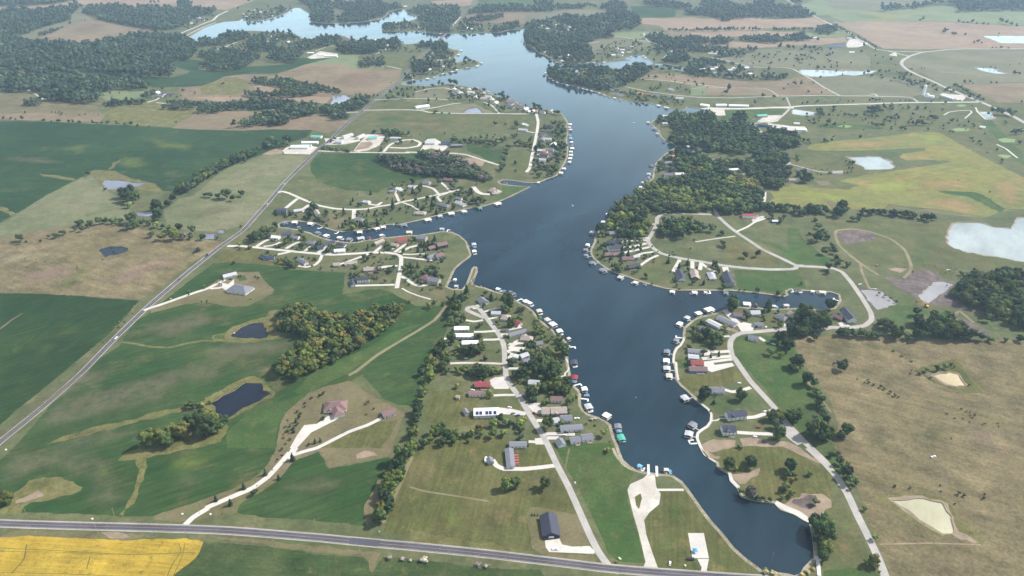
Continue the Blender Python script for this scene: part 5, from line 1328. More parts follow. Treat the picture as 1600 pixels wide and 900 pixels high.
# ================================================================== boat docks
DOCKS = """D 265,125 32 u|D 450,152 34 w|I 345,35 85 n|I 338,175 80 r|I 440,285 65 w|I 480,450 90 w|I 640,540 85 w|I 755,635 90 w|I 785,740 92 T
J 285,345 82 w|J 350,580 88 w|J 315,670 90 w|J 125,85 72 w|J 145,152 82 w|J 120,20 65 w
M 200,740 78 w|M 195,830 70 w|M 290,628 75 w|M 322,470 78 w|M 395,410 60 w|M 510,370 78 w|M 610,330 98 w|M 252,160 62 w|M 468,165 60 w|M 575,165 40 w|M 775,170 52 w|M 1475,140 44 n|M 978,280 90 w|M 1240,300 42 w|M 1365,300 60 w|M 800,265 34 w
N 230,570 50 w|N 165,568 30 w|N 70,575 30 n|N 245,635 30 w|N 8,682 30 w
O 150,185 40 w|O 228,115 38 w|O 255,62 26 w|O 122,270 40 w|O 110,303 40 w|O 112,340 40 w|O 155,390 48 g|O 228,440 55 g|O 345,488 50 l|O 445,525 42 w|O 510,530 26 g
L 735,132 48 w|L 790,155 30 w|L 890,180 50 w|L 855,160 40 g|L 1000,255 60 w|L 1045,270 50 w|L 1135,345 72 w|L 1215,430 68 w|L 1265,475 80 w|L 1332,540 72 w|L 1408,618 38 w|L 315,42 45 w|L 328,105 42 l
R 370,460 62 w|R 483,460 66 w|R 632,475 62 w|R 512,515 40 g|R 675,570 62 w|R 770,592 66 w|R 905,605 58 w|R 995,620 58 w|R 1092,556 54 w|R 1102,610 78 l|R 1180,605 36 r|R 1262,525 62 w|R 1318,515 50 w|R 1295,583 45 w
S 705,132 80 g|S 765,207 70 w|S 1092,175 58 w|S 1412,330 64 w|S 1415,400 66 w|S 950,82 72 w|S 1070,46 60 w|S 1185,20 64 w
T 755,640 45 w|T 875,622 32 T|T 995,585 52 w|T 1050,432 30 n|T 1285,430 24 w|T 1448,365 38 w|T 1466,335 36 w|T 1508,287 36 w|T 1512,262 36 w|T 1518,238 36 w|T 1515,215 36 w|T 1527,190 36 w|T 1525,168 30 g|T 1522,146 30 w|T 1516,118 32 u|T 1510,98 30 w|T 1503,57 32 w|T 1498,40 30 w|T 1495,18 30 w
X 530,145 28 w|X 597,187 38 g|X 598,228 34 w|X 643,283 28 n|X 553,457 36 n|X 560,505 30 n|X 535,525 34 l|X 532,550 36 g|X 532,572 34 n|X 525,595 30 w|X 485,623 34 w|X 630,15 28 w|X 695,28 42 w|X 825,322 22 w|X 910,345 36 w
c 785,393 26 w|c 772,425 30 w|c 940,490 28 w|c 925,515 28 w|c 540,612 30 w|c 585,600 22 w|c 425,622 20 w|c 850,528 22 w|c 765,545 26 w|c 735,560 24 w|c 660,575 20 w|c 1270,315 18 n|c 1450,582 26 w|c 990,718 26 w|c 1045,738 24 w|c 810,262 22 w|c 640,258 20 w|c 1290,228 18 w|c 530,242 18 w|c 900,265 18 w
d 285,487 26 w|d 610,482 30 w|d 540,487 20 w|d 490,487 20 w|d 420,487 18 g|d 780,450 20 w|d 830,440 18 w|d 885,437 22 n|d 955,437 26 w|d 955,450 22 w|d 148,585 26 w|d 160,568 20 w|d 205,612 22 w|d 238,628 22 w|d 270,640 22 w|d 300,650 20 w|d 345,660 24 w|d 390,668 22 w|d 430,680 20 l|d 465,690 22 w|d 505,695 24 w|d 545,703 24 w|d 600,725 22 w|d 630,740 22 w|d 665,750 20 g|d 710,762 24 w|d 742,775 22 w|d 830,795 24 n|d 888,798 24 n|d 942,803 26 g|d 1070,818 26 w|d 1135,832 44 w
b 1465,157 14 w|b 1310,171 14 w|b 1380,168 12 w|b 1230,175 14 w|b 1540,148 12 w|b 540,158 14 w|b 620,158 12 w|b 700,148 12 w|b 760,135 12 w|b 830,108 12 w|b 1330,300 14 w|b 990,290 12 w"""
ME_ROOF = MB().hull([[(-.5, -.5, 0), (.5, -.5, 0), (.5, -.5, .06), (-.5, -.5, .06)], [(-.5, 0, .45), (.5, 0, .45), (.5, 0, .51), (-.5, 0, .51)], [(-.5, .5, 0), (.5, .5, 0), (.5, .5, .06), (-.5, .5, .06)]])
rc = {k: ME_ROOF.mesh('roof', plain('dock roof '+k, {**RC, 'u': (110,176,214), 'T': (70,160,140), 'r': (140,40,56), 'x': (206,204,200), 'y': (196,186,170)}[k], .45, .4, 0, .04)) for k in 'wglnruTxy'}
ME_DK = MB().box((-.42, 0, 0), (.16, 1, .3)).box((.42, 0, 0), (.16, 1, .3)).box((0, -.44, 0), (.68, .12, .3)).mesh('deck', M_DECK)
ME_POST = MB().tube((0, 0, -.1), (0, 0, 3.0), .09, .09, 6).mesh('post', M_STEEL)
ME_WALK = MB().box((0, 0, 0), (1, 1, .22)).mesh('walkway', M_DECK)
seg_a, seg_b = lakeW, np.roll(lakeW, -1, 0)
docks = []
for l in DOCKS.replace('\n', '|').split('|'):
    t, xy, wpx, c = l.split(); px = rd(f'{t} {xy}')[0]; docks.append([px, float(wpx)/TILE[t][2]*mpp(px[1]), c])
NOUN = {'w': 'white roofed boat dock', 'g': 'grey roofed boat dock', 'l': 'pale grey roofed boat dock', 'n': 'dark roofed boat dock', 'r': 'red roofed boat dock', 'u': 'light blue roofed boat dock', 'T': 'teal roofed boat dock'}
R_ = random.Random(5)
for d_ in docks:
    if d_[2] == 'w': d_[2] = R_.choice('wwwxylg')
NOUN.update(x='off white roofed boat dock', y='cream roofed boat dock')
labs = make_labels([(p[0], p[1], NOUN[c]) for p, _, c in docks])
dock_at = []
for (px, W, c), lb in zip(docks, labs):
    W = min(max(W*R_.uniform(.72, .9), 4.6), 14); D = min(W*R_.uniform(.8, 1.05), 10)
    q = flat([px], 2.4)[0]
    d = seg_b-seg_a; t = np.clip(((q-seg_a)*d).sum(1)/((d**2).sum(1)+1e-9), 0, 1); n = seg_a+d*t[:, None]; dd = np.linalg.norm(n-q, axis=1); k = int(dd.argmin())
    tg = d[k]/np.linalg.norm(d[k]); nm = np.array([-tg[1], tg[0]])
    if not inside((n[k]+nm*1.0)[None], lakeW)[0]: nm = -nm
    off = max((q-n[k]) @ nm if inside(q[None], lakeW)[0] else 0, D/2+1.6); off = min(off, D/2+7)
    c0 = n[k]+nm*off; rz = math.atan2(nm[1], nm[0])-math.pi/2      # local +y points to open water
    dock_at.append((c0, nm, W, D, px))
    r = thing('boat_dock', (c0[0], c0[1], WATERZ+.25), rz, 'boat dock', lb, 'covered boat docks along the lake shore')
    put(ME_DK, 'deck', r, (0, 0, 0), 0, (W, D, 1)); put(rc[c], 'roof', r, (0, 0, 2.9), 0, (W*1.04, D*1.02, 1.6))
    for sx in (-.42, .42):
        for sy in (-.42, .42): put(ME_POST, 'post', r, (sx*W, sy*D, 0))
    wl = off-D/2+1.2; put(ME_WALK, 'walkway', r, (0, -D/2-wl/2+.1, .02), 0, (1.3, wl, 1))
# open piers: straight or L-shaped, without a roof
PIERS = "I 450,378 s|I 385,240 s|J 335,748 w|R 725,515 s|R 890,555 s|S 610,150 s|M 625,180 s|M 290,600 s|N 105,565 s|N 310,660 s|N 375,650 s|L 940,235 s|L 1430,695 s|S 1150,185 s|c 680,545 s|M 1400,110 s"
pl = []
for l in PIERS.split('|'):
    t, xy, kd = l.split(); pl.append((rd(f'{t} {xy}')[0], kd))
labs = make_labels([(p[0], p[1], 'white open pier') for p, _ in pl])
ME_PIER = MB().box((0, 4, 0), (1.8, 9, .25)).box((1.6, 8, 0), (5, 1.8, .25)).mesh('deck', M_VINYL)
ME_PIER2 = MB().box((0, 4, 0), (1.8, 9, .25)).box((2.5, 7.6, 0), (7, 1.6, .25)).box((5.5, 5, 0), (1.4, 6, .25)).mesh('deck', M_VINYL)
for (px, kd), lb in zip(pl, labs):
    q = flat([px], 0)[0]; d = seg_b-seg_a; t = np.clip(((q-seg_a)*d).sum(1)/((d**2).sum(1)+1e-9), 0, 1); n = seg_a+d*t[:, None]; k = int(np.linalg.norm(n-q, axis=1).argmin())
    tg = d[k]/np.linalg.norm(d[k]); nm = np.array([-tg[1], tg[0]])
    if not inside((n[k]+nm)[None], lakeW)[0]: nm = -nm
    r = thing('pier', (n[k][0], n[k][1], WATERZ+.3), math.atan2(nm[1], nm[0])-math.pi/2, 'pier', lb, 'open piers along the lake shore')
    put(ME_PIER2 if kd == 'w' else ME_PIER, 'deck', r)
    for x_, y_ in ((-.8, 8), (.8, 3), (-.8, 1)): put(ME_POST, 'post', r, (x_, y_, -1.2), 0, (1.2, 1.2, .75))
for px, lb in ((rd('D 325,150')[0], 'left concrete arm of the boat ramp'), (rd('D 383,162')[0], 'right concrete arm of the boat ramp')):
    q = flat([px])[0]; tag(put(MB().box((0, 0, 0), (2.6, 15, 1.4)).mesh('ramp_pier', M_CONC), 'ramp_pier', None, (q[0], q[1], -.45), -.16), 'ramp pier', lb)
q = flat(rd('D 1505,825'))[0]; tag(put(MB().box((0, 0, 0), (3.2, 20, 1.2)).box((0, 9, .3), (5.5, 3.4, 1.5)).mesh('spillway', M_CONC), 'spillway', None, (q[0], q[1], 0), -.30), 'spillway', 'pale concrete spillway arm at the tail of the lake')
# ================================================================== boats
hull = MB().hull([[(-.95, -2.8, .0), (.95, -2.8, 0), (1.1, -2.8, .8), (-1.1, -2.8, .8)], [(-1, 0, -.1), (1, 0, -.1), (1.2, 0, .85), (-1.2, 0, .85)], [(-.6, 2.0, 0), (.6, 2.0, 0), (.85, 2.0, .95), (-.85, 2.0, .95)], [(-.05, 3.2, .5), (.05, 3.2, .5), (.08, 3.3, 1.0), (-.08, 3.3, 1.0)]])
me_hull = hull.mesh('hull', M_VINYL); me_ws = MB().box((0, .4, 1.15), (1.7, .12, .5)).box((0, -1.2, 1.0), (1.5, .6, .5)).mesh('cockpit', M_BLACK)
pont = MB().tube((-.9, -3.2, 0), (-.9, 3.2, 0), .32, .32, 8).tube((.9, -3.2, 0), (.9, 3.2, 0), .32, .32, 8).box((0, 0, .42), (2.5, 6.2, .16)); me_pont = pont.mesh('pontoons', M_ALU)
me_rail = MB().box((-1.2, 0, .85), (.06, 5.4, .7)).box((1.2, 0, .85), (.06, 5.4, .7)).box((0, -2.9, .85), (2.4, .06, .7)).mesh('rail', M_VINYL); me_bim = MB().box((0, -.6, 2.4), (2.4, 3, .1)).mesh('canopy', M_CANVAS)
boats = [('Z', 895, 321, 'm', .3, 'white motor boat under way in the middle of the lake'), ('X', 423, 148, 'm', 1, 'tiny dark speck of a boat off the wooded north point'), ('c', 982, 354, 'm', 1, 'tiny boat crossing the far open water'), ('c', 1177, 317, 'm', 2, 'tiny boat near the far north wood'), ('I', 922, 362, 'buoy', 0, ''),
 ('I', 460, 347, 'p', 1.5, 'covered pontoon boat moored by the open pier'), ('L', 1430, 690, 'm', .6, 'small white boat moored below the shore trees'), ('D', 475, 165, 'p', .1, 'pontoon boat beside the ramp dock')]
def boat(x, y, z, rz, kd, lb, grp=None):
    r = thing('pontoon_boat' if kd == 'p' else 'motor_boat', (x, y, z), rz, 'boat', lb, grp)
    if kd == 'p': put(me_pont, 'pontoons', r); put(me_rail, 'rail', r); put(me_bim, 'canopy', r)
    else: put(me_hull, 'hull', r); put(me_ws, 'cockpit', r)
for t, x, y, kd, rz, lb in boats:
    q = flat(rd(f'{t} {x},{y}'))[0]
    if kd == 'buoy': tag(put(MB().hull([[(math.cos(a)*r_, math.sin(a)*r_, z_) for a in (k*math.pi/4 for k in range(8))] for r_, z_ in ((.2, -.3), (.45, 0), (.4, .5), (.12, 1.0))]).mesh('buoy', M_VINYL), 'buoy', None, (q[0], q[1], WATERZ)), 'buoy', 'small white buoy floating on the dark water'); continue
    boat(q[0], q[1], WATERZ+.1, rz, kd, lb)
near = [d for d in dock_at if d[4][1] > 330]; near.sort(key=lambda d: -d[4][1]); pick = near[1::3][:22]
bl = make_labels([(d[4][0], d[4][1], ('pontoon boat' if i % 2 else 'white motor boat')+' moored beside its dock') for i, d in enumerate(pick)])
for i, (d, lb) in enumerate(zip(pick, bl)):
    c0, nm, W, D, px = d; tg = np.array([nm[1], -nm[0]]); p_ = c0+tg*(W/2+1.9); boat(p_[0], p_[1], WATERZ+.1, math.atan2(nm[1], nm[0])-math.pi/2, 'p' if i % 2 else 'm', lb, 'boats moored at the docks')
# ================================================================== vehicles
def car_me(paint, kind):
    L, W = (5.6, 2.0) if kind == 'pickup' else (4.8, 1.9)
    b = MB(); sec = [(-L/2, .45, .95), (-L/2+.25, .35, 1.02), (L/2-1.3, .35, 1.05), (L/2-.15, .4, .9), (L/2, .5, .75)]
    b.hull([[(x, -W/2*.94, z0), (x, W/2*.94, z0), (x, W/2, (z0+z1)/2), (x, W/2*.92, z1), (x, -W/2*.92, z1), (x, -W/2, (z0+z1)/2)] for x, z0, z1 in sec])
    x0, x1 = (-.5, 1.3) if kind == 'pickup' else (-1.9, 1.2)
    b.hull([[(x, -W/2*k, z), (x, W/2*k, z), (x, W/2*k*.98, z+.02), (x, -W/2*k*.98, z+.02)] for x, z, k in ((x0+.25, 1.62, .78), (x1-.5, 1.62, .78))])
    g = MB().hull([[(x0, -W/2*.9, 1.0), (x1, -W/2*.9, 1.0), (x1, W/2*.9, 1.0), (x0, W/2*.9, 1.0)], [(x0+.2, -W/2*.76, 1.6), (x1-.5, -W/2*.76, 1.6), (x1-.5, W/2*.76, 1.6), (x0+.2, W/2*.76, 1.6)]])
    return b.mesh('body', paint), g.mesh('windows', M_GLASS)
wl = MB(); wl.hull([[(math.cos(a)*.36, y, math.sin(a)*.36) for a in (k*math.pi/6 for k in range(12))] for y in (-.12, .12)]); ME_WH = wl.mesh('wheel', M_TYRE)
CARS = [('F',780,122,'white','pickup',.62,'white pickup driving on the highway beside the dark crops'),('R',370,103,'white','car',.9,'white car on the highway above the village turning'),('R',233,291,'white','car',.9,'white car on the highway near the canal head'),
 ('C',1012,700,'white','pickup',0,'white pickup parked on the pad by the dark shed'),('J',928,606,'red','car',.05,'dark red car parked on the gravel drive under trees'),('J',898,688,'white','car',.1,'white car parked beside the long pale driveway'),
 ('H',1248,545,'red','car',2.3,'dark red car parked by the lane edge'),('M',1190,655,'green','pickup',2.5,'green pickup parked below the white garage'),('M',1232,668,'white','car',2.4,'white car parked beside the green pickup'),('M',1160,502,'white','car',.9,'white car on the bare patch by the cul de sac'),
 ('N',488,530,'white','pickup',.5,'white pickup parked beside the excavation track'),('E',972,58,'white','pickup',.3,'white farm vehicle standing in the dry pasture'),('D',475,800,'white','car',1.3,'white utility cart in the grass beside the ramp road'),
 ('L',705,470,'white','car',2.2,'white car parked by the lane between cottages'),('L',425,808,'white','car',.1,'white trailer standing on the grass by the grove'),('L',840,765,'black','car',1.4,'black car in the driveway by the cottages'),('L',370,632,'black','car',0,'black car between the white mobile homes'),('L',215,632,'white','car',1.2,'white camper behind the mobile homes'),
 ('H',1035,548,'grey','car',.3,'grey car on the drive of the long building'),('H',1085,568,'blue','car',.3,'blue covered car on the drive of the long building'),('H',1000,488,'white','car',0,'white trailer on the verge above the long drive'),('H',630,316,'white','car',0,'white van behind the dark red mobile home'),
 ('I',265,690,'black','car',.1,'black car parked by the long grey roofed house'),('I',250,718,'white','car',.1,'white car parked below the long grey roofed house'),('I',370,560,'white','pickup',.0,'large white boat on trailer behind the shore house'),('C',530,85,'white','pickup',1.5,'white camper trailer beside the small grey garage'),
 ('J',760,217,'white','car',.1,'white trailer parked on the shaded slope lawn'),('J',985,466,'white','car',.3,'white car at the top of the curved driveway'),('R',265,636,'black','car',0,'black car on the canal head driveway'),('R',300,632,'white','car',0,'white car on the canal head driveway'),('S',580,385,'grey','car',.5,'grey car among those beside the red roofed house'),('S',600,378,'white','car',.5,'white car among those beside the red roofed house'),
 ('Q',735,285,'black','car',.2,'dark car on the white farmhouse turning circle'),('N',1080,435,'white','pickup',.2,'white truck beside the muddy digging site'),('O',1270,78,'white','car',.2,'white trailer among vehicles at the red roofed farm'),('O',1300,88,'white','car',.8,'white car among vehicles at the red roofed farm'),('O',1325,82,'grey','pickup',.1,'grey pickup among vehicles at the red roofed farm')]
meshes = {}
for t, x, y, c, kd, rz, lb in CARS:
    q = P(rd(f'{t} {x},{y}'), .8)[0]
    if (c, kd) not in meshes: meshes[(c, kd)] = car_me(CAR[c], kd)
    if 'highway' in lb:                                    # sits in its lane, along the road
        a = P(rd(HWY1))[:, :2]; d = np.roll(a, -1, 0)[:-1]-a[:-1]; tt = np.clip(((q[:2]-a[:-1])*d).sum(1)/(d**2).sum(1), 0, 1); n = a[:-1]+d*tt[:, None]; k = int(np.linalg.norm(n-q[:2], axis=1).argmin())
        u = d[k]/np.linalg.norm(d[k]); rz = math.atan2(u[1], u[0]); pos = n[k]+np.array([u[1], -u[0]])*1.7; q = np.array([*pos, grade(*pos)])
    r = thing('parked_trailer' if 'trailer' in lb or 'camper' in lb else 'pickup_truck' if kd == 'pickup' else 'car', (q[0], q[1], q[2]+.03), rz, 'vehicle' if 'vehicle' in lb or 'cart' in lb else 'trailer' if 'trailer' in lb or 'camper' in lb else 'car', lb)
    if 'camper' in lb: put(MB().box((0, 0, 1.6), (6.2, 2.4, 2.4)).mesh('body', CAR['white']), 'body', r); put(MB().box((.5, -1.21, 1.9), (2.2, .06, .7)).mesh('window', M_GLASS), 'window', r)
    else: a, b = meshes[(c, kd)]; put(a, 'body', r); put(b, 'windows', r)
    for sx in (-1.45, 1.5):
        for sy in (-.88, .88): put(ME_WH, 'wheel', r, (sx, sy, .36))
# yellow excavator at the dig
q = P(rd('N 930,685'))[0]; r = thing('excavator', (q[0], q[1], q[2]), 2.2, 'excavator', 'yellow excavator with long boom at the edge of the muddy pond')
s_ = r; s_.scale = (1.25, 1.25, 1.25)
MB().box((0, -1.3, .5), (4.6, .8, 1.0), 0, .9).box((0, 1.3, .5), (4.6, .8, 1.0), 0, .9).build('tracks', M_BLACK, r); MB().box((-.4, 0, 1.7), (3.8, 2.8, 1.3)).build('body', M_YEL, r)
MB().box((.8, .9, 2.9), (1.6, 1.1, 1.6), 0, .9).build('cab', M_GLASS, r); MB().tube((1, -.3, 2), (6.5, -.3, 6.2), .45, .35).tube((6.5, -.3, 6.2), (11, -.3, 2.6), .35, .25).build('boom', M_YEL, r)
MB().box((11.2, -.3, 2.0), (1.3, 1.2, 1.2), 0, .7).build('bucket', M_BLACK, r)
q = P(rd('N 600,410'))[0]; r = thing('bulldozer', (q[0], q[1], q[2]), 1.2, 'bulldozer', 'small yellow machine standing in the meadow above the dig')
MB().box((0, -1.1, .45), (3.6, .6, .9)).box((0, 1.1, .45), (3.6, .6, .9)).build('tracks', M_BLACK, r); MB().box((.3, 0, 1.2), (2.8, 1.6, .9)).box((-.6, 0, 2.2), (1.2, 1.5, 1.2)).build('body', M_YEL, r); MB().box((2.3, 0, .7), (.3, 3.2, 1.1)).build('blade', M_STEEL, r)
# white silo beside the arched building
q = P(rd('f 612,745'))[0]; r = thing('silo', (q[0], q[1], q[2]), 0, 'silo', 'tall white silo beside the white arched storage building')
MB().tube((0, 0, -1), (0, 0, 26), 4.0, 4.0, 20).build('tank', M_VINYL, r); MB().hull([[(math.cos(a)*rr, math.sin(a)*rr, z_) for a in (k*math.pi/10 for k in range(20))] for rr, z_ in ((4.15, 26), (3.5, 28), (1.6, 29.4), (.2, 29.8))]).build('dome', M_VINYL, r)
q = P(rd('f 640,758'))[0]; r = thing('grain_bin', (q[0], q[1], q[2]), 0, 'grain bin', 'squat white grain bin between silo and arched building'); MB().tube((0, 0, -1), (0, 0, 9), 4.5, 4.5, 18).build('tank', M_VINYL, r); MB().tube((0, 0, 9), (0, 0, 11.5), 4.6, .3, 18).build('roof', M_VINYL, r)
# cattle
cow = MB().hull([[(x, math.cos(a)*w_, z_+math.sin(a)*h_) for a in (k*math.pi/4 for k in range(8))] for x, w_, h_, z_ in ((-1.1, .12, .18, 1.2), (-.95, .33, .36, 1.1), (-.3, .38, .42, 1.02), (.4, .36, .42, 1.02), (.85, .26, .34, 1.12), (1.15, .17, .22, 1.22), (1.4, .16, .17, 1.25), (1.75, .08, .1, 1.08))])
for x_ in (-.85, .65):
    for y_ in (-.22, .22): cow.tube((x_, y_, .95), (x_+.02, y_, .45), .13, .07).tube((x_+.02, y_, .45), (x_, y_, 0), .07, .06)
cow.tube((-1.1, 0, 1.3), (-1.2, 0, .55), .04, .03, 4).tube((1.38, -.1, 1.36), (1.36, -.3, 1.34), .05, .02, 4).tube((1.38, .1, 1.36), (1.36, .3, 1.34), .05, .02, 4)
me_cow = cow.mesh('cow', M_COW)
for txt, grp, n0 in (('K 1063,652 1165,617 1200,636 1226,638 1228,662 1256,664 1262,652 1240,680 1223,709 1310,725 1328,719 1415,718 1424,739 1095,822 1175,686 1118,682 820,347 515,415', 'cattle in the big dry pasture', 'black cow in the dry pasture right of the lake'), ('W 197,118 278,148 353,145 210,185 222,190 602,175 603,193 490,300', 'cattle in the left pasture', 'black cow in the tan pasture left of the highway')):
    ps = sorted(rd(txt))
    for j, p in enumerate(ps):
        q = P([p], .8)[0]; tag(put(me_cow, 'cow', None, tuple(q), rng.uniform(0, 6.28), (1.15, 1.15, 1.15)), 'cow', f'{n0}, {ordw(j)} from left', grp)
# power poles along the highway
pole = MB().tube((0, 0, -1), (0, 0, 11.5), .17, .11, 8).mesh('pole', M_WOOD); arm = MB().box((0, 0, 10.7), (2.4, .12, .14)).tube((-1.1, 0, 10.75), (-1.1, 0, 11.05), .06, .06).tube((1.1, 0, 10.75), (1.1, 0, 11.05), .06, .06).mesh('crossarm', M_WOOD)
PL = rd('A 183,460 800,480 1290,590 680,590 B 480,670 770,555 C 125,640 280,780 D 470,755 E 1010,889 A 1385,455 B 1550,620 C 690,720 D 1180,790')
pls = make_labels([(p[0], p[1], 'slender wooden power pole') for p in PL])
for p, lb in zip(PL, pls):
    q = P([p])[0]; r = thing('power_pole', tuple(q), 1.6, 'power pole', lb, 'power poles along the lower highway'); put(pole, 'pole', r); put(arm, 'crossarm', r)
# pale boulders at the farm gates and yards
rock = MB().hull([[(math.cos(a)*r_*(1+.15*math.sin(3*a)), math.sin(a)*r_, z_) for a in (k*math.pi/4 for k in range(8))] for r_, z_ in ((1.0, -.2), (1.15, .5), (.8, 1.1), (.25, 1.3))]).mesh('boulder', M_ROCK)
RK = [('A 1265,458', 'large pale boulder left of the farm driveway mouth'), ('A 1460,460', 'large pale boulder right of the farm driveway mouth'), ('A 640,492', 'small pale marker stone beside the highway verge'), ('A 40,12', 'pale boulder at the left edge by the crops'), ('C 1148,240', 'pale utility box beside the lane'), ('C 1455,765', 'pale stones at the lane corner'), ('D 128,770', 'second heap of pale stones at the lane corner'), ('D 580,815', 'pale stone near the dark trailer'), ('Q 760,650', 'pale boulder at the edge of the smaller dark pond')]
for s, lb in RK:
    q = P(rd(s), .5)[0]; tag(put(rock, 'boulder', None, tuple(q), rng.uniform(0, 6), (1.0,)*3), 'boulder', lb)
q = P(rd('D 617,775'))[0]; r = thing('cargo_trailer', tuple(q), 0, 'trailer', 'long black flatbed trailer beside the white pad'); MB().box((0, 0, 1.0), (6.2, 2.3, .9)).build('bed', M_BLACK, r); [put(ME_WH, 'wheel', r, (x_, y_, .36)) for x_ in (-.6, .4) for y_ in (-1, 1)]
q = P(rd('D 648,720'))[0]; r = thing('canopy_tent', tuple(q), 0, 'canopy', 'small white and blue canopy on the pale pad'); MB().hull([[(-2, -2, 2.2), (2, -2, 2.2), (2, 2, 2.2), (-2, 2, 2.2)], [(-.2, -.2, 3.2), (.2, -.2, 3.2), (.2, .2, 3.2), (-.2, .2, 3.2)]]).build('canopy', M_CANVAS, r); [put(ME_POST, 'post', r, (a, b, -.3), 0, (1, 1, .8)) for a in (-1.8, 1.8) for b in (-1.8, 1.8)]
# ================================================================== trees
def ico(r, c, jit, seed, sub=1):
    t = (1+5**.5)/2; v = [Vector(p).normalized() for p in [(-1,t,0),(1,t,0),(-1,-t,0),(1,-t,0),(0,-1,t),(0,1,t),(0,-1,-t),(0,1,-t),(t,0,-1),(t,0,1),(-t,0,-1),(-t,0,1)]]
    f = [(0,11,5),(0,5,1),(0,1,7),(0,7,10),(0,10,11),(1,5,9),(5,11,4),(11,10,2),(10,7,6),(7,1,8),(3,9,4),(3,4,2),(3,2,6),(3,6,8),(3,8,9),(4,9,5),(2,4,11),(6,2,10),(8,6,7),(9,8,1)]
    for _ in range(sub):
        mid = {}; nf = []
        def m(a, b):
            k = (min(a, b), max(a, b))
            if k not in mid: mid[k] = len(v); v.append(((v[a]+v[b])/2).normalized())
            return mid[k]
        for a, b, c_ in f: x, y, z = m(a, b), m(b, c_), m(c_, a); nf += [(a, x, z), (b, y, x), (c_, z, y), (x, y, z)]
        f = nf
    R = random.Random(seed); vv = [Vector(c)+p*r*(1+R.uniform(-jit, jit)) for p in v]
    return np.array([tuple(p) for p in vv]), np.array(f)
def crown(seed, conifer=False, lobes=13, quads=34, sub=1, qs=1.0):
    """crown of unit radius, base at 0, height about 2 (conifer 3): ragged lobes with leaf sprays standing off them"""
    R = random.Random(seed); vs, fs, n = [], [], 0
    C = []
    if conifer:
        for k in range(7): z = .3+k*.4; C.append((R.uniform(-.06, .06), R.uniform(-.06, .06), z, max(.16, .92*(1-z/3.3))))
    else:
        C.append((0, 0, 1.1, .62))
        for k in range(lobes-1):
            a = k*2.4+R.uniform(-.4, .4); h = R.uniform(-.75, .9); rr = math.sqrt(max(.05, 1-h*h*.85))*R.uniform(.45, .72)
            C.append((math.cos(a)*rr, math.sin(a)*rr, 1.05+h*.72, R.uniform(.26, .44)))
    for i, (x, y, z, r) in enumerate(C):
        v, f = ico(r*.9, (x, y, z), .20, seed*31+i, sub)
        if conifer: v[:, 2] = z+(v[:, 2]-z)*.8
        vs.append(v); fs.append(f+n); n += len(v)
        for q in range(quads):
            d = Vector((R.gauss(0, 1), R.gauss(0, 1), R.gauss(.25, 1))).normalized(); c = Vector((x, y, z))+d*r*R.uniform(.88, 1.18)
            u = (d.orthogonal()+Vector((R.uniform(-.8, .8), R.uniform(-.8, .8), R.uniform(-.8, .8)))).normalized(); w_ = d.cross(u).normalized(); s = R.uniform(.06, .12)*qs
            vs.append(np.array([tuple(c-u*s-w_*s*.7), tuple(c+u*s*.9-w_*s), tuple(c+d*s*.5+w_*s)])); fs.append(np.array([(0, 1, 2)])+n); n += 3
    return np.concatenate(vs), np.concatenate(fs)
def crown_mesh(name, vf):
    me = bpy.data.meshes.new(name); me.from_pydata(vf[0].tolist(), [], vf[1].tolist()); me.materials.append(M_LEAF); return me
CR = [crown_mesh('crown', crown(s)) for s in range(1, 9)]; CC = [crown_mesh('crown', crown(s, True, quads=60)) for s in (21, 22)]
def trunk_me(con, seed):
    R = random.Random(seed); t = MB().tube((0, 0, -.15), (0, 0, .5), .075, .055, 7).tube((0, 0, .5), (.03, .02, 1.3 if not con else 2.6), .055, .02, 6)
    if not con:
        for k in range(5): a = k*1.26+R.uniform(-.3, .3); t.tube((0, 0, .42+k*.07), (math.cos(a)*.5, math.sin(a)*.5, .85+R.uniform(0, .4)), .032, .012, 5)
    return t.mesh('trunk', M_TRUNK)
TR = [trunk_me(False, s) for s in range(3)]; TC = trunk_me(True, 5)
LO = [crown(s, lobes=5, quads=9, sub=1, qs=1.5) for s in range(40, 46)]; LOF = [crown(s, lobes=3, quads=5, sub=0, qs=2) for s in range(50, 54)]; LOC = [crown(s, True, quads=4, sub=0, qs=1.5) for s in range(60, 62)]
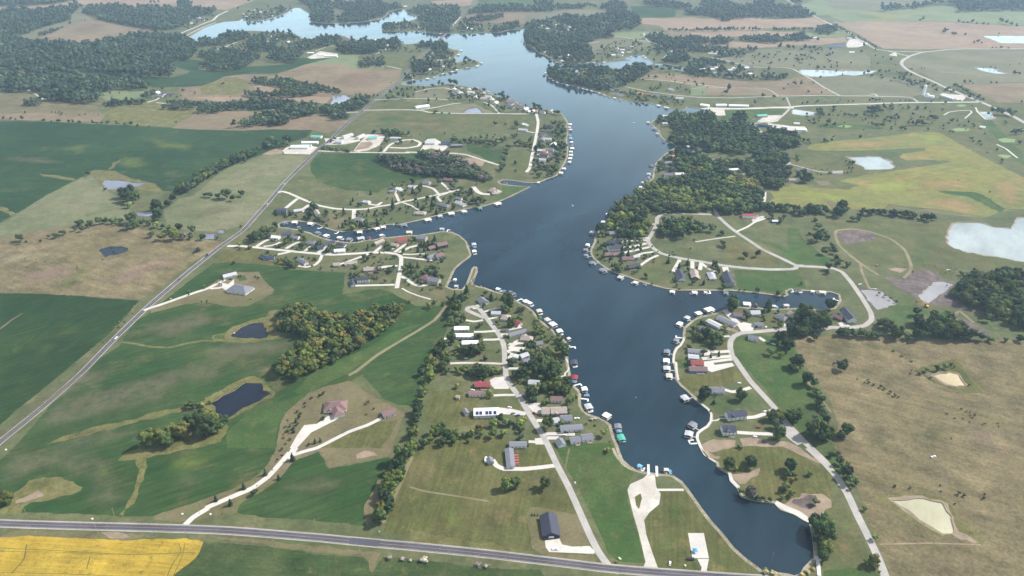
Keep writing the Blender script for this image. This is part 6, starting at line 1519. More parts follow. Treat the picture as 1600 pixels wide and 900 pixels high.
# traced single trees: x,y,radius[,tint]   g green d dark y yellow-green o gold c conifer p bare purple f far t straw w pale scrub m maroon x light green
TREES = """A 45,345,45,y
B 70,335,18,c 172,365,22,c 265,250,22,c 338,295,27,d 415,155,20,c 508,185,18,c 605,55,25,c 110,425,7,m 430,265,7,m 355,230,6,m 555,148,6,m 462,120,6,m 1215,480,50,g 1270,410,45,d 1245,350,40,g 1290,275,50,x 1280,225,45,x 1330,190,40,x 1345,130,50,d 1370,60,60,g 1430,20,50,x 1240,300,42,g 1225,430,45,o 1280,350,40,d 1280,735,24,w 1370,742,22,w 1515,750,30,w 1425,750,16,w 1205,550,10,w 530,20,10,m 500,50,10,m 485,65,8,m
C 100,750,30,w 475,782,24,w 530,792,24,w 670,255,40,x 735,235,40,g 718,198,20,y 700,260,35,d 940,245,42,g 850,436,8,c 868,436,8,c 890,438,8,c 1440,760,14,t
D 890,110,42,g 940,125,18,y 1040,100,42,d 1030,70,30,g 1310,125,45,d 1300,170,32,d 1360,185,16,o 1320,210,28,o 1450,160,22,g 1290,255,35,y 1260,320,22,y 1320,300,28,x 1275,275,30,g 970,285,25,g 1030,360,40,p 1050,385,36,p 990,345,26,p 1090,345,20,d 1130,360,18,d 1180,375,18,d 1490,360,30,y 1530,560,75,g 1480,510,45,d 1570,610,55,g 1545,650,42,y 1575,690,40,x 1500,620,40,d 1540,740,40,g 1560,700,45,y 1150,830,28,t 1200,842,26,t 1250,860,22,t 1440,832,26,t 1400,850,20,t 1480,812,18,t
E 275,25,26,g 315,15,20,g 325,80,32,d 380,95,22,y 350,130,34,g 375,170,42,d 400,215,36,g 435,220,26,d 500,402,20,g 555,780,42,y 520,770,28,y 590,800,20,y 570,605,26,x 115,160,22,g 5,170,20,d 400,260,16,g 715,238,12,g 820,252,10,g 1035,270,9,g 1160,290,16,g 1195,305,12,g 1330,320,12,d 1340,290,8,d 1030,230,8,d 1130,360,8,d 610,830,8,d
F 1030,840,58,x 1120,825,58,y 1190,780,48,x 1265,785,58,o 1340,720,55,d 1390,680,48,d 1470,715,62,x 1430,775,72,g 1540,705,45,d 1500,750,50,g 1330,585,34,g 1370,575,26,d 1400,575,24,x 1455,550,18,x 1290,580,22,g 1460,640,28,t 1300,710,35,d 1160,840,50,g 1230,750,40,g 990,860,30,y
G 735,515,14,m 690,550,13,m 820,487,14,d 795,500,12,d 640,612,12,g 660,625,13,d 650,650,13,d 628,680,14,c 640,700,14,g 590,710,12,g 575,745,16,g 610,730,14,d 612,750,14,c 555,715,10,g 575,665,10,x 590,800,12,g 545,790,10,x 818,660,17,d 530,872,14,d 717,840,13,d 762,825,17,c 798,815,14,c 1130,552,14,g 1170,590,10,o 1118,628,9,o 955,755,6,m 920,458,5,m 540,765,8,m 560,830,9,x 690,575,8,g
H 230,50,50,y 330,80,50,g 370,110,40,d 200,110,50,x 200,180,55,y 130,200,40,x 120,130,50,d 160,310,42,x 120,370,42,g 150,270,40,g 90,430,42,d 80,490,38,x 70,560,45,x 60,610,42,g 40,660,42,d 30,740,48,g 40,700,40,x 25,800,40,y 10,850,40,g 95,540,32,d 130,330,36,d 80,860,36,g 640,140,50,d 700,130,60,g 760,150,55,g 820,110,48,g 870,110,38,x 530,110,45,g 470,90,35,y 600,90,30,x 475,255,32,x 795,340,48,y 250,730,56,x 320,700,52,g 200,790,48,y 150,830,50,g 380,770,56,d 330,830,48,g 440,800,46,g 400,720,40,x 470,740,46,x 540,740,38,g 600,740,36,d 625,720,38,y 700,690,46,o 720,735,38,x 680,670,34,y 840,640,50,y 835,745,48,x 945,730,48,x 900,590,45,d 960,620,48,g 1010,630,42,d 1110,620,48,y 1150,600,34,x 1110,700,40,d 1115,765,36,d 1080,650,34,g 1185,835,14,c 1060,140,50,d 1130,150,55,d 1240,80,55,g 1180,195,38,d 1010,40,22,d 1290,110,52,g 1380,60,50,d 1430,150,58,g 1330,180,36,d 1470,90,40,d 1210,340,52,d 1180,300,36,g 1260,310,46,x 1300,260,40,y 1350,280,55,g 1420,270,52,y 1480,300,50,g 1540,290,48,d 1580,300,40,g 1250,390,40,d 1210,390,30,d 1385,655,60,g 1525,620,36,g 580,800,26,g 760,790,14,g
I 300,390,42,g 330,345,38,x 365,330,24,y 280,240,60,d 260,300,50,g 190,250,60,x 150,110,60,g 60,110,60,d 130,170,50,d 40,40,60,g 200,60,30,g 625,690,42,x 660,835,30,y 640,820,20,t 395,760,24,d 510,540,22,w 540,530,18,w 545,590,16,g 455,580,14,d 680,740,9,d
J 455,330,58,d 420,350,40,g 540,362,22,d 775,330,52,g 1045,500,48,g 1100,500,45,x 1140,520,36,g 1080,575,42,d 1040,460,20,g 1110,670,56,g 1120,630,30,d 1210,450,34,y 1215,510,48,g 1280,505,42,g 1250,540,30,d 850,880,40,d 870,700,0 760,745,20,g 780,760,16,d 420,440,14,d 560,300,14,d
K 30,300,45,d 15,330,35,g 95,415,42,d 145,435,32,d 150,480,32,g 170,500,26,g 180,560,40,g 195,590,28,d 210,640,34,g 215,690,42,d 160,700,24,g 125,770,52,g 185,750,52,g 240,790,48,g 200,810,40,d 330,790,34,d 370,770,42,g 340,320,38,g 315,270,14,p 290,275,12,p 20,655,42,g 0,680,30,d 150,110,30,d 190,40,65,g 130,50,50,d 80,60,50,d 30,80,40,g 330,80,30,d 375,85,30,g 420,90,34,d 470,88,34,g 515,95,34,d 560,98,30,g 600,98,26,d 610,20,30,d 650,45,40,g 690,70,34,d 720,100,44,g 790,108,28,g 860,108,36,d 920,95,34,g 865,15,38,d 970,45,50,g 1040,50,56,g 1100,95,56,x 1060,100,50,d 1150,70,46,g 1180,110,36,d 1240,105,36,g 1310,115,34,d 1370,122,28,g 1480,125,20,d 1590,125,28,d 1570,115,20,g 530,412,10,g 562,425,10,d 610,440,14,g 640,455,13,x 680,480,14,p 710,500,14,p 735,512,8,d 500,410,8,g 450,385,7,g 820,347,6,d 930,330,22,x 1000,325,24,g 1060,312,22,x 1100,290,14,g 880,350,18,x 960,378,10,g 700,190,10,x 760,225,10,x 830,260,12,x 1120,305,10,g 1230,425,9,g
L 435,150,36,c 375,215,34,c 310,230,42,d 300,270,34,g 330,320,58,g 260,380,42,d 330,390,48,g 400,410,40,d 280,440,38,g 300,320,36,d 670,210,30,c 830,290,72,g 800,330,40,g 860,470,50,g 60,280,32,x 80,300,20,y 122,240,26,g 550,585,36,d 285,625,52,g 345,690,38,x 430,740,50,g 500,740,58,g 560,710,52,g 590,660,34,x 460,700,40,g 1120,520,54,x 1110,560,40,g 1155,395,30,x 1095,430,22,g 1330,615,48,g 1370,730,58,g 1340,680,42,d 1390,760,36,d 1050,700,54,d 1110,715,38,g 1200,770,56,g 1250,740,48,x 1220,820,48,d 1080,865,62,d 1140,840,46,g 1190,880,40,d 1010,860,36,d 1290,870,46,g 850,845,24,d 200,690,56,g 150,760,56,d 100,850,56,y 220,830,56,g 60,840,46,x 200,880,48,g 140,700,40,g 240,770,40,x 60,880,40,y 740,445,12,m 830,630,14,g 500,100,0
M 465,500,34,g 415,672,28,d 520,600,42,g 575,570,54,d 640,600,56,g 670,650,46,d 710,585,42,g 600,640,34,g 690,620,34,d 660,680,30,d 630,742,15,c 630,760,16,c 710,720,14,c 710,748,16,c 840,290,62,g 870,270,40,x 820,320,36,d 990,390,36,d 1175,310,46,c 1190,280,36,c 1150,330,34,d 1060,285,28,p 1210,735,42,g 1310,755,40,x 1300,605,60,d 1340,650,40,d 1375,690,54,d 1440,850,56,g 1490,880,40,x 1400,870,30,d 1410,545,50,d 1460,560,50,d 1520,550,50,g 1290,555,28,x 1260,560,20,g 1420,400,42,d 1470,420,40,d 1520,400,50,g 1540,360,46,d 1400,370,28,g 1090,178,28,d 1290,190,34,g 1285,220,24,d 1345,180,20,x 915,155,12,g 965,165,14,g 1335,240,0 1510,60,20,x 870,45,16,x 1345,690,30,g
N 275,412,28,d 270,440,20,d 410,395,26,d 205,218,36,d 170,235,20,g 150,180,12,d 165,180,10,d 245,312,32,d 355,370,24,d 345,385,20,d 330,345,22,g 318,305,26,d 310,280,20,d 300,262,18,g 275,210,26,d 255,185,20,g 240,165,16,d 215,140,22,g 205,120,14,d 190,90,18,g 60,25,26,d 100,52,26,g 160,35,32,d 215,40,28,g 260,40,28,d 345,60,38,d 385,28,28,g 440,90,24,g 480,92,20,d 870,715,32,d 880,770,38,d 890,795,28,d 265,660,38,d 250,640,20,g 100,730,44,g 140,760,52,g 60,770,32,d 190,810,52,d 250,800,44,g 30,840,40,d 90,850,34,g 1350,755,32,g 620,775,22,g 655,800,36,g 690,815,26,d 350,845,24,d 390,835,28,g 440,850,28,d 500,855,30,g 560,860,28,d 610,865,24,g 720,850,34,g 740,865,24,x 810,870,28,d 860,870,26,g 990,790,56,g 1060,800,50,d 1100,850,50,g 950,840,46,d 1010,850,44,x 1140,820,40,g 1180,860,34,d 1250,450,24,g 1260,430,16,d 1170,450,20,x 1190,470,16,g 620,575,12,o 660,590,12,o 700,610,12,o 735,630,12,o 1075,520,6,d 845,430,7,d 240,655,0
O 515,470,18,d 525,480,12,g 330,430,24,d 330,450,16,d 440,440,14,d 980,395,26,d 1010,435,20,d 995,410,20,g 1030,183,22,d 1040,255,24,d 1048,268,16,g 1188,335,24,d 1270,328,24,d 845,217,8,d 820,277,7,d 560,265,8,d 598,297,7,d 675,328,10,d 708,320,10,g 700,300,6,d 1365,68,20,d 1370,85,14,d 1430,95,22,g 1425,108,14,d 205,170,34,d 220,190,22,g 190,195,18,d 235,270,22,d 430,275,14,d 442,285,10,d 462,270,12,d 482,262,14,d 345,375,16,d 190,320,10,d 270,250,12,d 295,248,12,d 300,210,12,d 505,345,9,d 570,368,8,d 545,330,7,d 1120,520,10,g 1115,480,10,g 1108,470,8,g 1450,75,16,d 750,455,0 785,450,6,g 1280,595,14,g 1410,600,14,g 510,555,10,d 400,225,10,g 420,215,9,d
Q 795,45,22,y 800,65,14,y 865,60,16,p 755,160,14,d 450,355,13,g 450,372,8,g 553,315,10,x 556,328,8,x 325,402,10,o 535,418,7,d 570,410,7,d 571,422,6,d 515,80,20,d 575,108,10,d 985,92,12,d 1105,160,24,g 1148,180,26,g 1065,50,15,d 895,12,34,d 900,250,9,d 920,260,9,d 800,246,8,d 785,245,6,d 870,400,8,x 655,295,6,g 680,275,7,g 640,290,6,g 1345,195,12,p 1425,205,10,p 1518,140,10,p 1575,240,10,p 1220,115,8,d 1180,68,8,d
R 300,485,34,g 190,550,46,g 130,590,40,d 90,610,40,g 235,540,38,g 60,590,30,d 150,560,36,x 110,560,30,g 58,680,20,o 228,725,16,d 395,820,26,g 410,850,20,d 455,845,36,g 335,665,22,d 400,640,28,g 420,620,20,d 545,545,30,g 525,565,20,d 565,600,28,d 635,400,36,d 610,390,26,d 655,310,42,g 680,320,30,d 635,340,26,g 735,360,28,d 780,360,24,d 710,415,24,g 940,350,22,c 940,372,18,d 1025,240,16,c 1005,275,16,c 1085,285,22,d 1195,175,15,c 1068,178,8,d 620,238,11,d 1175,340,15,c 1400,300,26,c 1395,330,18,d 1000,455,18,d 1050,495,44,g 1030,520,34,x 1145,465,34,d 1120,480,24,g 700,650,26,d 725,640,16,c 820,700,36,g 790,720,26,d 860,700,24,g 980,695,18,y 995,690,12,y 1168,685,18,d 1268,455,13,d 1325,450,10,d 730,870,15,d 965,790,9,d 555,762,8,d 1240,340,9,d 1260,380,12,d 1130,400,10,d 1340,780,10,d 1350,770,8,g 1210,490,14,p 1180,500,12,g 500,690,8,d 1060,870,14,d 870,615,0 440,620,16,x
S 760,515,16,c 762,535,14,d 800,530,14,c 845,525,20,c 855,545,20,d 785,590,22,c 790,610,14,d 755,640,24,d 815,655,18,d 760,705,16,d 895,755,17,d 970,752,12,d 995,755,12,d 1075,725,24,d 1090,740,14,g 935,515,12,p 965,530,12,d 1000,535,13,d 1030,535,11,d 1060,540,11,d 980,515,8,c 870,310,18,d 915,310,20,c 930,330,20,d 960,325,22,d 995,300,22,c 980,345,16,g 1010,470,16,d 870,420,18,d 910,425,12,d 940,420,18,d 350,340,20,c 350,360,16,d 1335,790,38,c 1345,830,24,c 1290,850,30,c 1270,880,20,d 1220,855,36,c 850,680,24,d 880,700,24,d 960,605,20,d 910,605,18,d 230,545,14,d 215,605,14,p 180,630,10,p 170,628,9,d 765,880,20,y 1055,490,14,p 835,285,12,g 500,555,12,d 540,450,12,p 130,460,12,p 1010,880,20,d 410,640,12,d 470,165,0 1480,720,12,w 1440,690,12,w
T 110,65,16,g 160,195,12,d 1050,230,20,d 1060,200,20,g 1070,175,18,d 1040,270,18,d 1030,320,30,d 1020,335,22,g 1120,285,16,d 1125,342,12,d 975,12,18,d 1050,12,14,d 1130,30,30,d 1125,15,20,g 1270,190,22,d 1380,270,28,g 1285,285,22,d 1300,322,24,g 1265,350,22,d 1290,380,24,d 1330,320,18,d 1390,330,26,d 1420,330,18,g 1350,378,16,d 1380,370,14,d 1460,80,28,d 1450,105,20,g 1330,50,22,d 1320,70,14,d 1400,15,22,g 1420,95,14,d 1290,160,18,d 1320,170,16,g 1350,160,18,d 1400,165,18,g 1440,170,20,d 1470,165,16,d 1255,270,16,d 1250,300,16,g 1225,130,16,d 1235,110,14,g 245,585,20,c 245,610,16,d 85,500,12,c 70,625,12,c 360,600,16,g 295,615,16,d 545,540,13,c 595,590,22,d 650,560,18,d 680,580,20,d 675,605,12,d 690,515,18,d 655,525,14,d 715,505,14,g 745,500,14,d 800,480,18,d 810,495,14,g 770,490,14,d 830,565,28,d 870,560,32,g 900,555,18,d 850,590,18,d 765,550,24,g 760,565,16,d 730,515,16,g 405,565,9,d 235,470,9,d 205,535,10,g 370,508,8,x 705,460,9,d 845,430,7,d 50,712,22,g 145,710,9,d 185,710,8,d 135,650,7,d 125,622,6,d 10,585,16,d 610,535,12,d 615,80,12,g 490,108,8,g 500,205,10,p 440,80,6,g 340,80,10,d 310,440,8,g 355,440,6,g 1415,85,20,g 990,25,0 640,30,0
U 845,362,20,d 880,338,20,d 760,465,9,d 1262,275,22,g 1325,440,18,g 1325,410,12,x 1250,258,10,d 20,555,24,d 60,510,34,g 110,480,38,d 150,450,36,g 215,410,44,d 270,370,44,g 300,400,38,d 250,420,34,g 340,410,30,d 430,365,44,d 415,395,30,g 380,420,22,g 1400,350,12,g 1630,90,0
V 520,708,28,d 535,695,18,g 490,740,20,d 535,745,20,g 590,715,26,d 570,720,16,g 650,698,26,g 690,690,24,d 740,695,28,g 790,690,20,d 760,705,16,g 870,695,40,g 840,730,30,d 890,720,30,g 930,705,26,d 980,705,20,d 415,765,24,d 365,785,24,g 315,785,12,d 130,805,28,g 120,825,18,d 165,815,10,d 1180,745,30,d 1110,740,26,g 1120,760,20,d 1265,755,28,g 1060,800,30,x 1090,775,20,d 1145,800,34,y 1180,795,22,x 1215,795,28,p 1250,795,20,g 1330,800,24,d 1425,795,12,d 995,780,22,g 1030,720,24,x 1072,725,20,d 1035,670,36,d 1015,675,20,g 1030,608,34,d 1000,610,22,d 1060,600,18,g 1100,580,24,d 1140,548,30,d 815,525,36,d 860,520,38,d 905,530,28,g 870,560,38,g 835,550,34,d 850,590,24,x 1380,520,24,d 1345,518,14,d 1430,530,22,d 1490,530,34,g 1530,545,22,d 1590,515,24,d 575,380,18,d 1300,870,14,d 690,475,12,d 770,485,8,d 20,15,14,d 70,12,11,d 100,18,9,d 145,18,16,d 285,30,14,d 335,35,10,d 385,35,15,d 450,36,15,d 480,38,13,d 520,42,16,d 610,45,14,d 635,48,10,d 670,45,14,d 705,48,16,d 770,52,16,d 820,55,15,d 862,52,20,d 905,58,13,d 978,62,8,d 1540,65,26,d 1590,60,26,g 1158,36,8,d 260,815,10,g 735,860,12,d 1580,715,10,d 1380,350,0
W 795,105,8,d 870,22,9,d 960,25,8,d 965,590,8,d 920,632,8,d 795,748,6,d 1028,522,6,d 1390,260,6,d
e 505,460,7 480,430,9 600,448,9 695,400,9 820,452,12 835,448,9 848,485,8 862,486,8 395,470,7 485,490,9 535,480,11 618,495,12 1080,420,16 1105,408,12 1070,460,9 1140,490,12 1140,515,12 1250,485,10 1330,398,12 985,525,11 985,515,9 758,655,11 810,650,20 860,655,20 915,712,12 1020,720,11 725,683,10 608,540,20 560,748,18 648,750,15 725,770,12 498,805,24 295,700,28 275,725,20 870,798,12 910,796,14 985,790,16 1115,835,16 1115,855,14 1000,870,34 905,880,14 1165,770,8 1230,782,8 1270,780,8 1050,788,6 1148,785,6 955,640,12 1058,690,6 812,612,6 445,470,5 470,470,6 505,430,8 1010,595,12 1135,550,12 1182,578,10 965,592,6 415,385,12 1200,880,12 1280,890,14 1380,870,18
f 785,240,28,f 770,250,16,f 850,272,22,f 868,262,12,f 940,268,15,f 610,148,26,f 590,155,12,f 1215,160,24,f 1230,170,16,f 1260,180,20,f 1300,190,26,f 1340,205,16,f 890,170,14 925,178,12 960,175,12 1000,168,24 1030,180,12 1080,190,14 1120,190,14 1205,260,8 1010,325,12 1040,325,16 1070,330,10 1155,368,10 1185,370,8 1220,370,12 1280,370,8 360,462,14 260,490,11 210,480,7 50,485,9 130,398,11 240,430,8 240,382,9 300,440,9 150,355,16 400,500,7 450,572,14 485,572,16 520,582,14 425,612,18 455,625,18 490,635,22 550,630,17 590,640,18 620,645,22 655,655,20 525,650,10 390,610,14 150,575,16 180,560,16 195,555,10 215,585,16 270,555,18 320,552,12 345,552,14 285,585,14 295,600,12 360,628,10 408,558,9 195,778,12 220,770,14 245,775,16 275,775,14 300,770,8 365,830,20 365,850,14 435,815,12 435,775,9 475,780,9 510,780,9 30,780,9 68,780,9 570,835,17 500,832,15 630,842,14 200,850,24 235,860,34 270,870,26 300,860,14 635,800,8 680,790,12 675,780,8 790,795,13 765,845,8 975,755,14 980,740,9 905,775,8 745,765,12 695,765,10 1145,640,11 1185,640,11 1330,572,16 1365,570,16 1318,560,10 935,635,16 980,635,16 1005,640,8 855,655,12 850,700,10 525,530,9 600,525,7 625,527,7 1290,498,6 1365,492,8 1000,812,7 1088,520,6 1140,520,10 1180,525,10 1385,790,12
Y 315,60,24 335,80,24 285,110,16 290,130,14 320,110,9 380,125,20 370,135,12 412,25,10 412,42,13 245,62,9 245,82,8 440,75,9 505,75,12 522,80,10 553,78,14 600,78,16 640,45,26 680,40,26 660,65,26 715,45,10 650,80,16 770,25,16 780,38,12 880,28,15 932,32,14 985,33,12 828,12,10 655,135,20 680,145,18 720,145,22 745,90,12 770,98,18 730,100,12 800,80,16 815,90,14 798,112,7 798,128,7 848,152,10 860,145,7 940,125,20 925,130,12 985,128,13 1010,130,7 1000,92,12 1025,90,20 1045,95,14 880,125,14 895,103,11 910,115,7 905,70,13 1095,38,8 1097,140,12 1100,155,8 1140,175,9 1158,178,9 1130,120,8 1150,115,14 1185,112,11 1200,135,9 1230,142,12 1255,118,12 1285,130,12 1290,145,10 1240,158,6 1330,155,8 1357,188,7 1275,222,14 1285,235,9 1325,240,12 1335,255,10 1375,300,6 1465,353,10 1465,365,8 1400,55,22 1430,60,26 1460,65,30 1500,65,30 1520,75,20 1380,65,14 1540,55,12 1555,50,11 1485,118,15 1530,185,18 1560,185,24 1580,180,18 1590,160,10 1575,245,14 1435,285,9 185,335,17 188,352,12 515,370,14 535,370,14 510,398,9 530,400,9 470,340,5 490,355,8 475,428,7 500,428,8 525,424,8 385,434,10 335,436,7 312,430,6 575,212,14 585,205,10 410,208,9 400,225,11 355,232,15 375,235,9 195,445,24 220,440,24 240,480,32 215,485,24 265,470,20 280,465,10 225,225,12 250,235,14 265,245,9 1195,470,4 1390,548,7 610,100,10 630,120,8 300,395,4 340,405,5 375,405,5 275,400,4 600,160,6 770,160,10 1245,30,0 670,160,0 1010,205,0 130,630,0 90,65,5 480,118,8 420,118,7
d 600,380,24 620,385,16 650,350,9 660,345,8 710,340,11 715,325,9 745,340,9 780,315,7 690,365,8 660,370,9 835,305,8 870,335,30 850,350,20 895,350,20 910,270,9 950,375,12 875,405,14 920,295,7 785,640,0 990,658,8 1060,655,13 1065,670,12 1020,685,16 1000,690,10 1250,632,8 1245,640,7 830,800,16,d 885,798,16,d 945,800,14,d 1105,595,6 1145,605,6 1310,600,6 1220,655,6 970,590,9 920,605,6 930,775,8 970,770,8 1080,750,12 1150,760,16 1165,770,12 640,690,16 1000,745,8 1070,545,20,f 1210,540,28,f 1130,545,22,f 1290,545,24,f 1030,530,20,f 1010,470,14,f 1230,650,5 565,315,0 700,320,8 680,335,8 760,310,6 900,300,5
c 630,655,20 655,655,16 580,665,18 730,640,28 755,650,26 785,640,20 595,735,12 530,715,14 610,768,11 550,785,18 545,800,12 605,870,22 590,865,14 650,875,11 710,880,11 730,750,26 745,770,18 785,770,20 850,765,26 925,745,26 940,760,18 950,710,20 915,700,20 1020,755,22 1005,745,14 1085,765,22 1120,750,28 1140,770,22 1165,760,18 1215,790,20 1125,850,26 1100,860,14 1190,805,16 1300,832,20 1280,850,16 1385,825,28 1420,850,18 1435,865,18 1540,865,26 1560,880,20 1345,860,18 230,768,24,d 270,750,26,y 310,745,26 350,750,26,d 390,760,24 430,735,14 250,720,20,d 300,695,18 340,700,18 380,690,16 415,685,20 465,680,18 510,685,16 440,700,14 845,455,24,d 865,480,20,d 830,490,20,d 900,480,18,d 715,505,26,d 745,490,24,d 680,380,22 735,420,16 640,350,18 680,355,18 430,465,24 410,460,12 420,460,0 1020,185,12,f 1240,180,18,f 640,440,0 150,740,10,d 115,745,12,d 90,750,10,d 255,635,7 205,785,7
a 548,185,14 485,212,11 565,312,7 640,155,7 665,155,7 1265,688,13 1430,700,13 1520,718,10 1410,735,8 195,872,12 400,865,9 430,868,9 460,870,13 485,875,11 475,885,11 515,878,5 1100,602,9 615,885,8 660,880,8 765,885,6 930,720,9 860,725,14 805,735,9 870,765,12 875,745,9 1200,745,28 1130,765,34 1150,760,30 1185,730,20 1550,880,12 1380,745,10 1330,745,10 700,60,20 1210,25,24 1180,20,18 1240,20,18 1390,25,22 1430,15,26 1470,20,24 1500,22,12 230,75,10 120,75,8
b 25,700,14 120,718,11 345,645,12 330,650,9 400,745,9 895,550,5 265,740,5 145,880,9 150,855,12 1460,745,14 1480,755,12 1550,740,12 1520,745,14 1070,720,12 1300,795,9 1055,815,14 1090,800,7 460,65,12 545,12,18 695,52,12"""
trees = []
for l in TREES.splitlines():
    t = l.split()
    for s in t[1:]:
        p = s.split(',')
        if float(p[2]) <= 0: continue
        px = rd(f'{t[0]} {p[0]},{p[1]}')[0]; trees.append([px, float(p[2])/TILE[t[0]][2]*mpp(px[1]), p[3] if len(p) > 3 else random.choice('dgdf')])
T_ = P([t[0] for t in trees], 6.0); T_ = [(x, y, z, min(max(r, .8), 11), k) for (x, y, z), (_, r, k) in zip(T_, trees)]
# rows and belts: points of the line | radius m | spacing m | rows | tints
for l in """N 490,55 560,45 640,42 720,55 800,65 880,75 960,85 1010,90|6|8|2|dgd
Y 20,665 90,660 150,670 210,690 260,672 330,668 390,680|7|9|2|dgd
Y 425,690 470,665 490,700|9|9|1|dg
T 670,125 760,135 850,140 920,135 1000,145|5|10|2|gxf
T 1120,155 1180,160 1240,165|6|9|2|dg
T 170,72 240,75 300,72|6|9|2|gd
U 1330,290 1400,300 1500,290 1540,320|8|11|2|dg
U 760,425 850,440 950,450 1040,462|4|7|2|gxf
V 1185,500 1250,465 1310,425 1370,385 1430,350 1500,315 1600,272|8.5|9|3|dgfx
V 1610,268 1700,240|9|10|2|dg
B 1200,520 1235,430 1260,340 1290,260 1340,170 1370,60 1400,0|5|8|2|gxyd
H 10,860 40,740 60,640 80,540 110,420 160,300|5|9|1|gxyd
e 20,232 200,235 380,230 550,232|9|14|1|f
e 635,235 800,232 960,230|9|14|1|f
e 680,372 760,375 830,370|10|14|1|f
e 860,372 940,378 1020,375|10|14|1|f
a 310,280 370,258 460,230|10|15|1|f
d 1120,235 1600,233|8|14|1|f
c 0,775 80,760|9|11|2|df
W 640,840 760,760 900,640 1020,530|1.2|14|1|gx
f 860,655 960,720 1100,790|6|14|1|f
f 100,280 200,340 250,375|5|16|1|f
e 1130,205 1200,240 1280,290|6|16|1|f
c 1170,35 1300,38|9|12|1|f
Y 0,640 60,650 110,660|7|9|2|dg
F 900,640 820,700 640,830|0|9|1|g
N 1120,600 1180,560 1240,470|6|10|2|dg
d 1160,412 1300,402 1420,405|9|14|1|f
e 250,435 330,430 420,425|9|13|1|f""".splitlines():
    s, r, sp_, rows, tn = l.split('|'); r, sp_, rows = float(r), float(sp_), int(rows)
    if r <= 0: continue
    p = P(rd(s), 5)[:, :2]
    for a, b in zip(p[:-1], p[1:]):
        L = np.linalg.norm(b-a); n = max(1, int(L/sp_)); u = (b-a)/L; m = np.array([-u[1], u[0]])
        for k in range(n):
            for j in range(rows):
                q = a+(b-a)*(k+rng.uniform(0, .8))/n+m*((j-(rows-1)/2)*sp_*.75+rng.uniform(-1.5, 1.5)); T_.append((q[0], q[1], grade(*q), r*rng.uniform(.7, 1.2), random.choice(tn)))
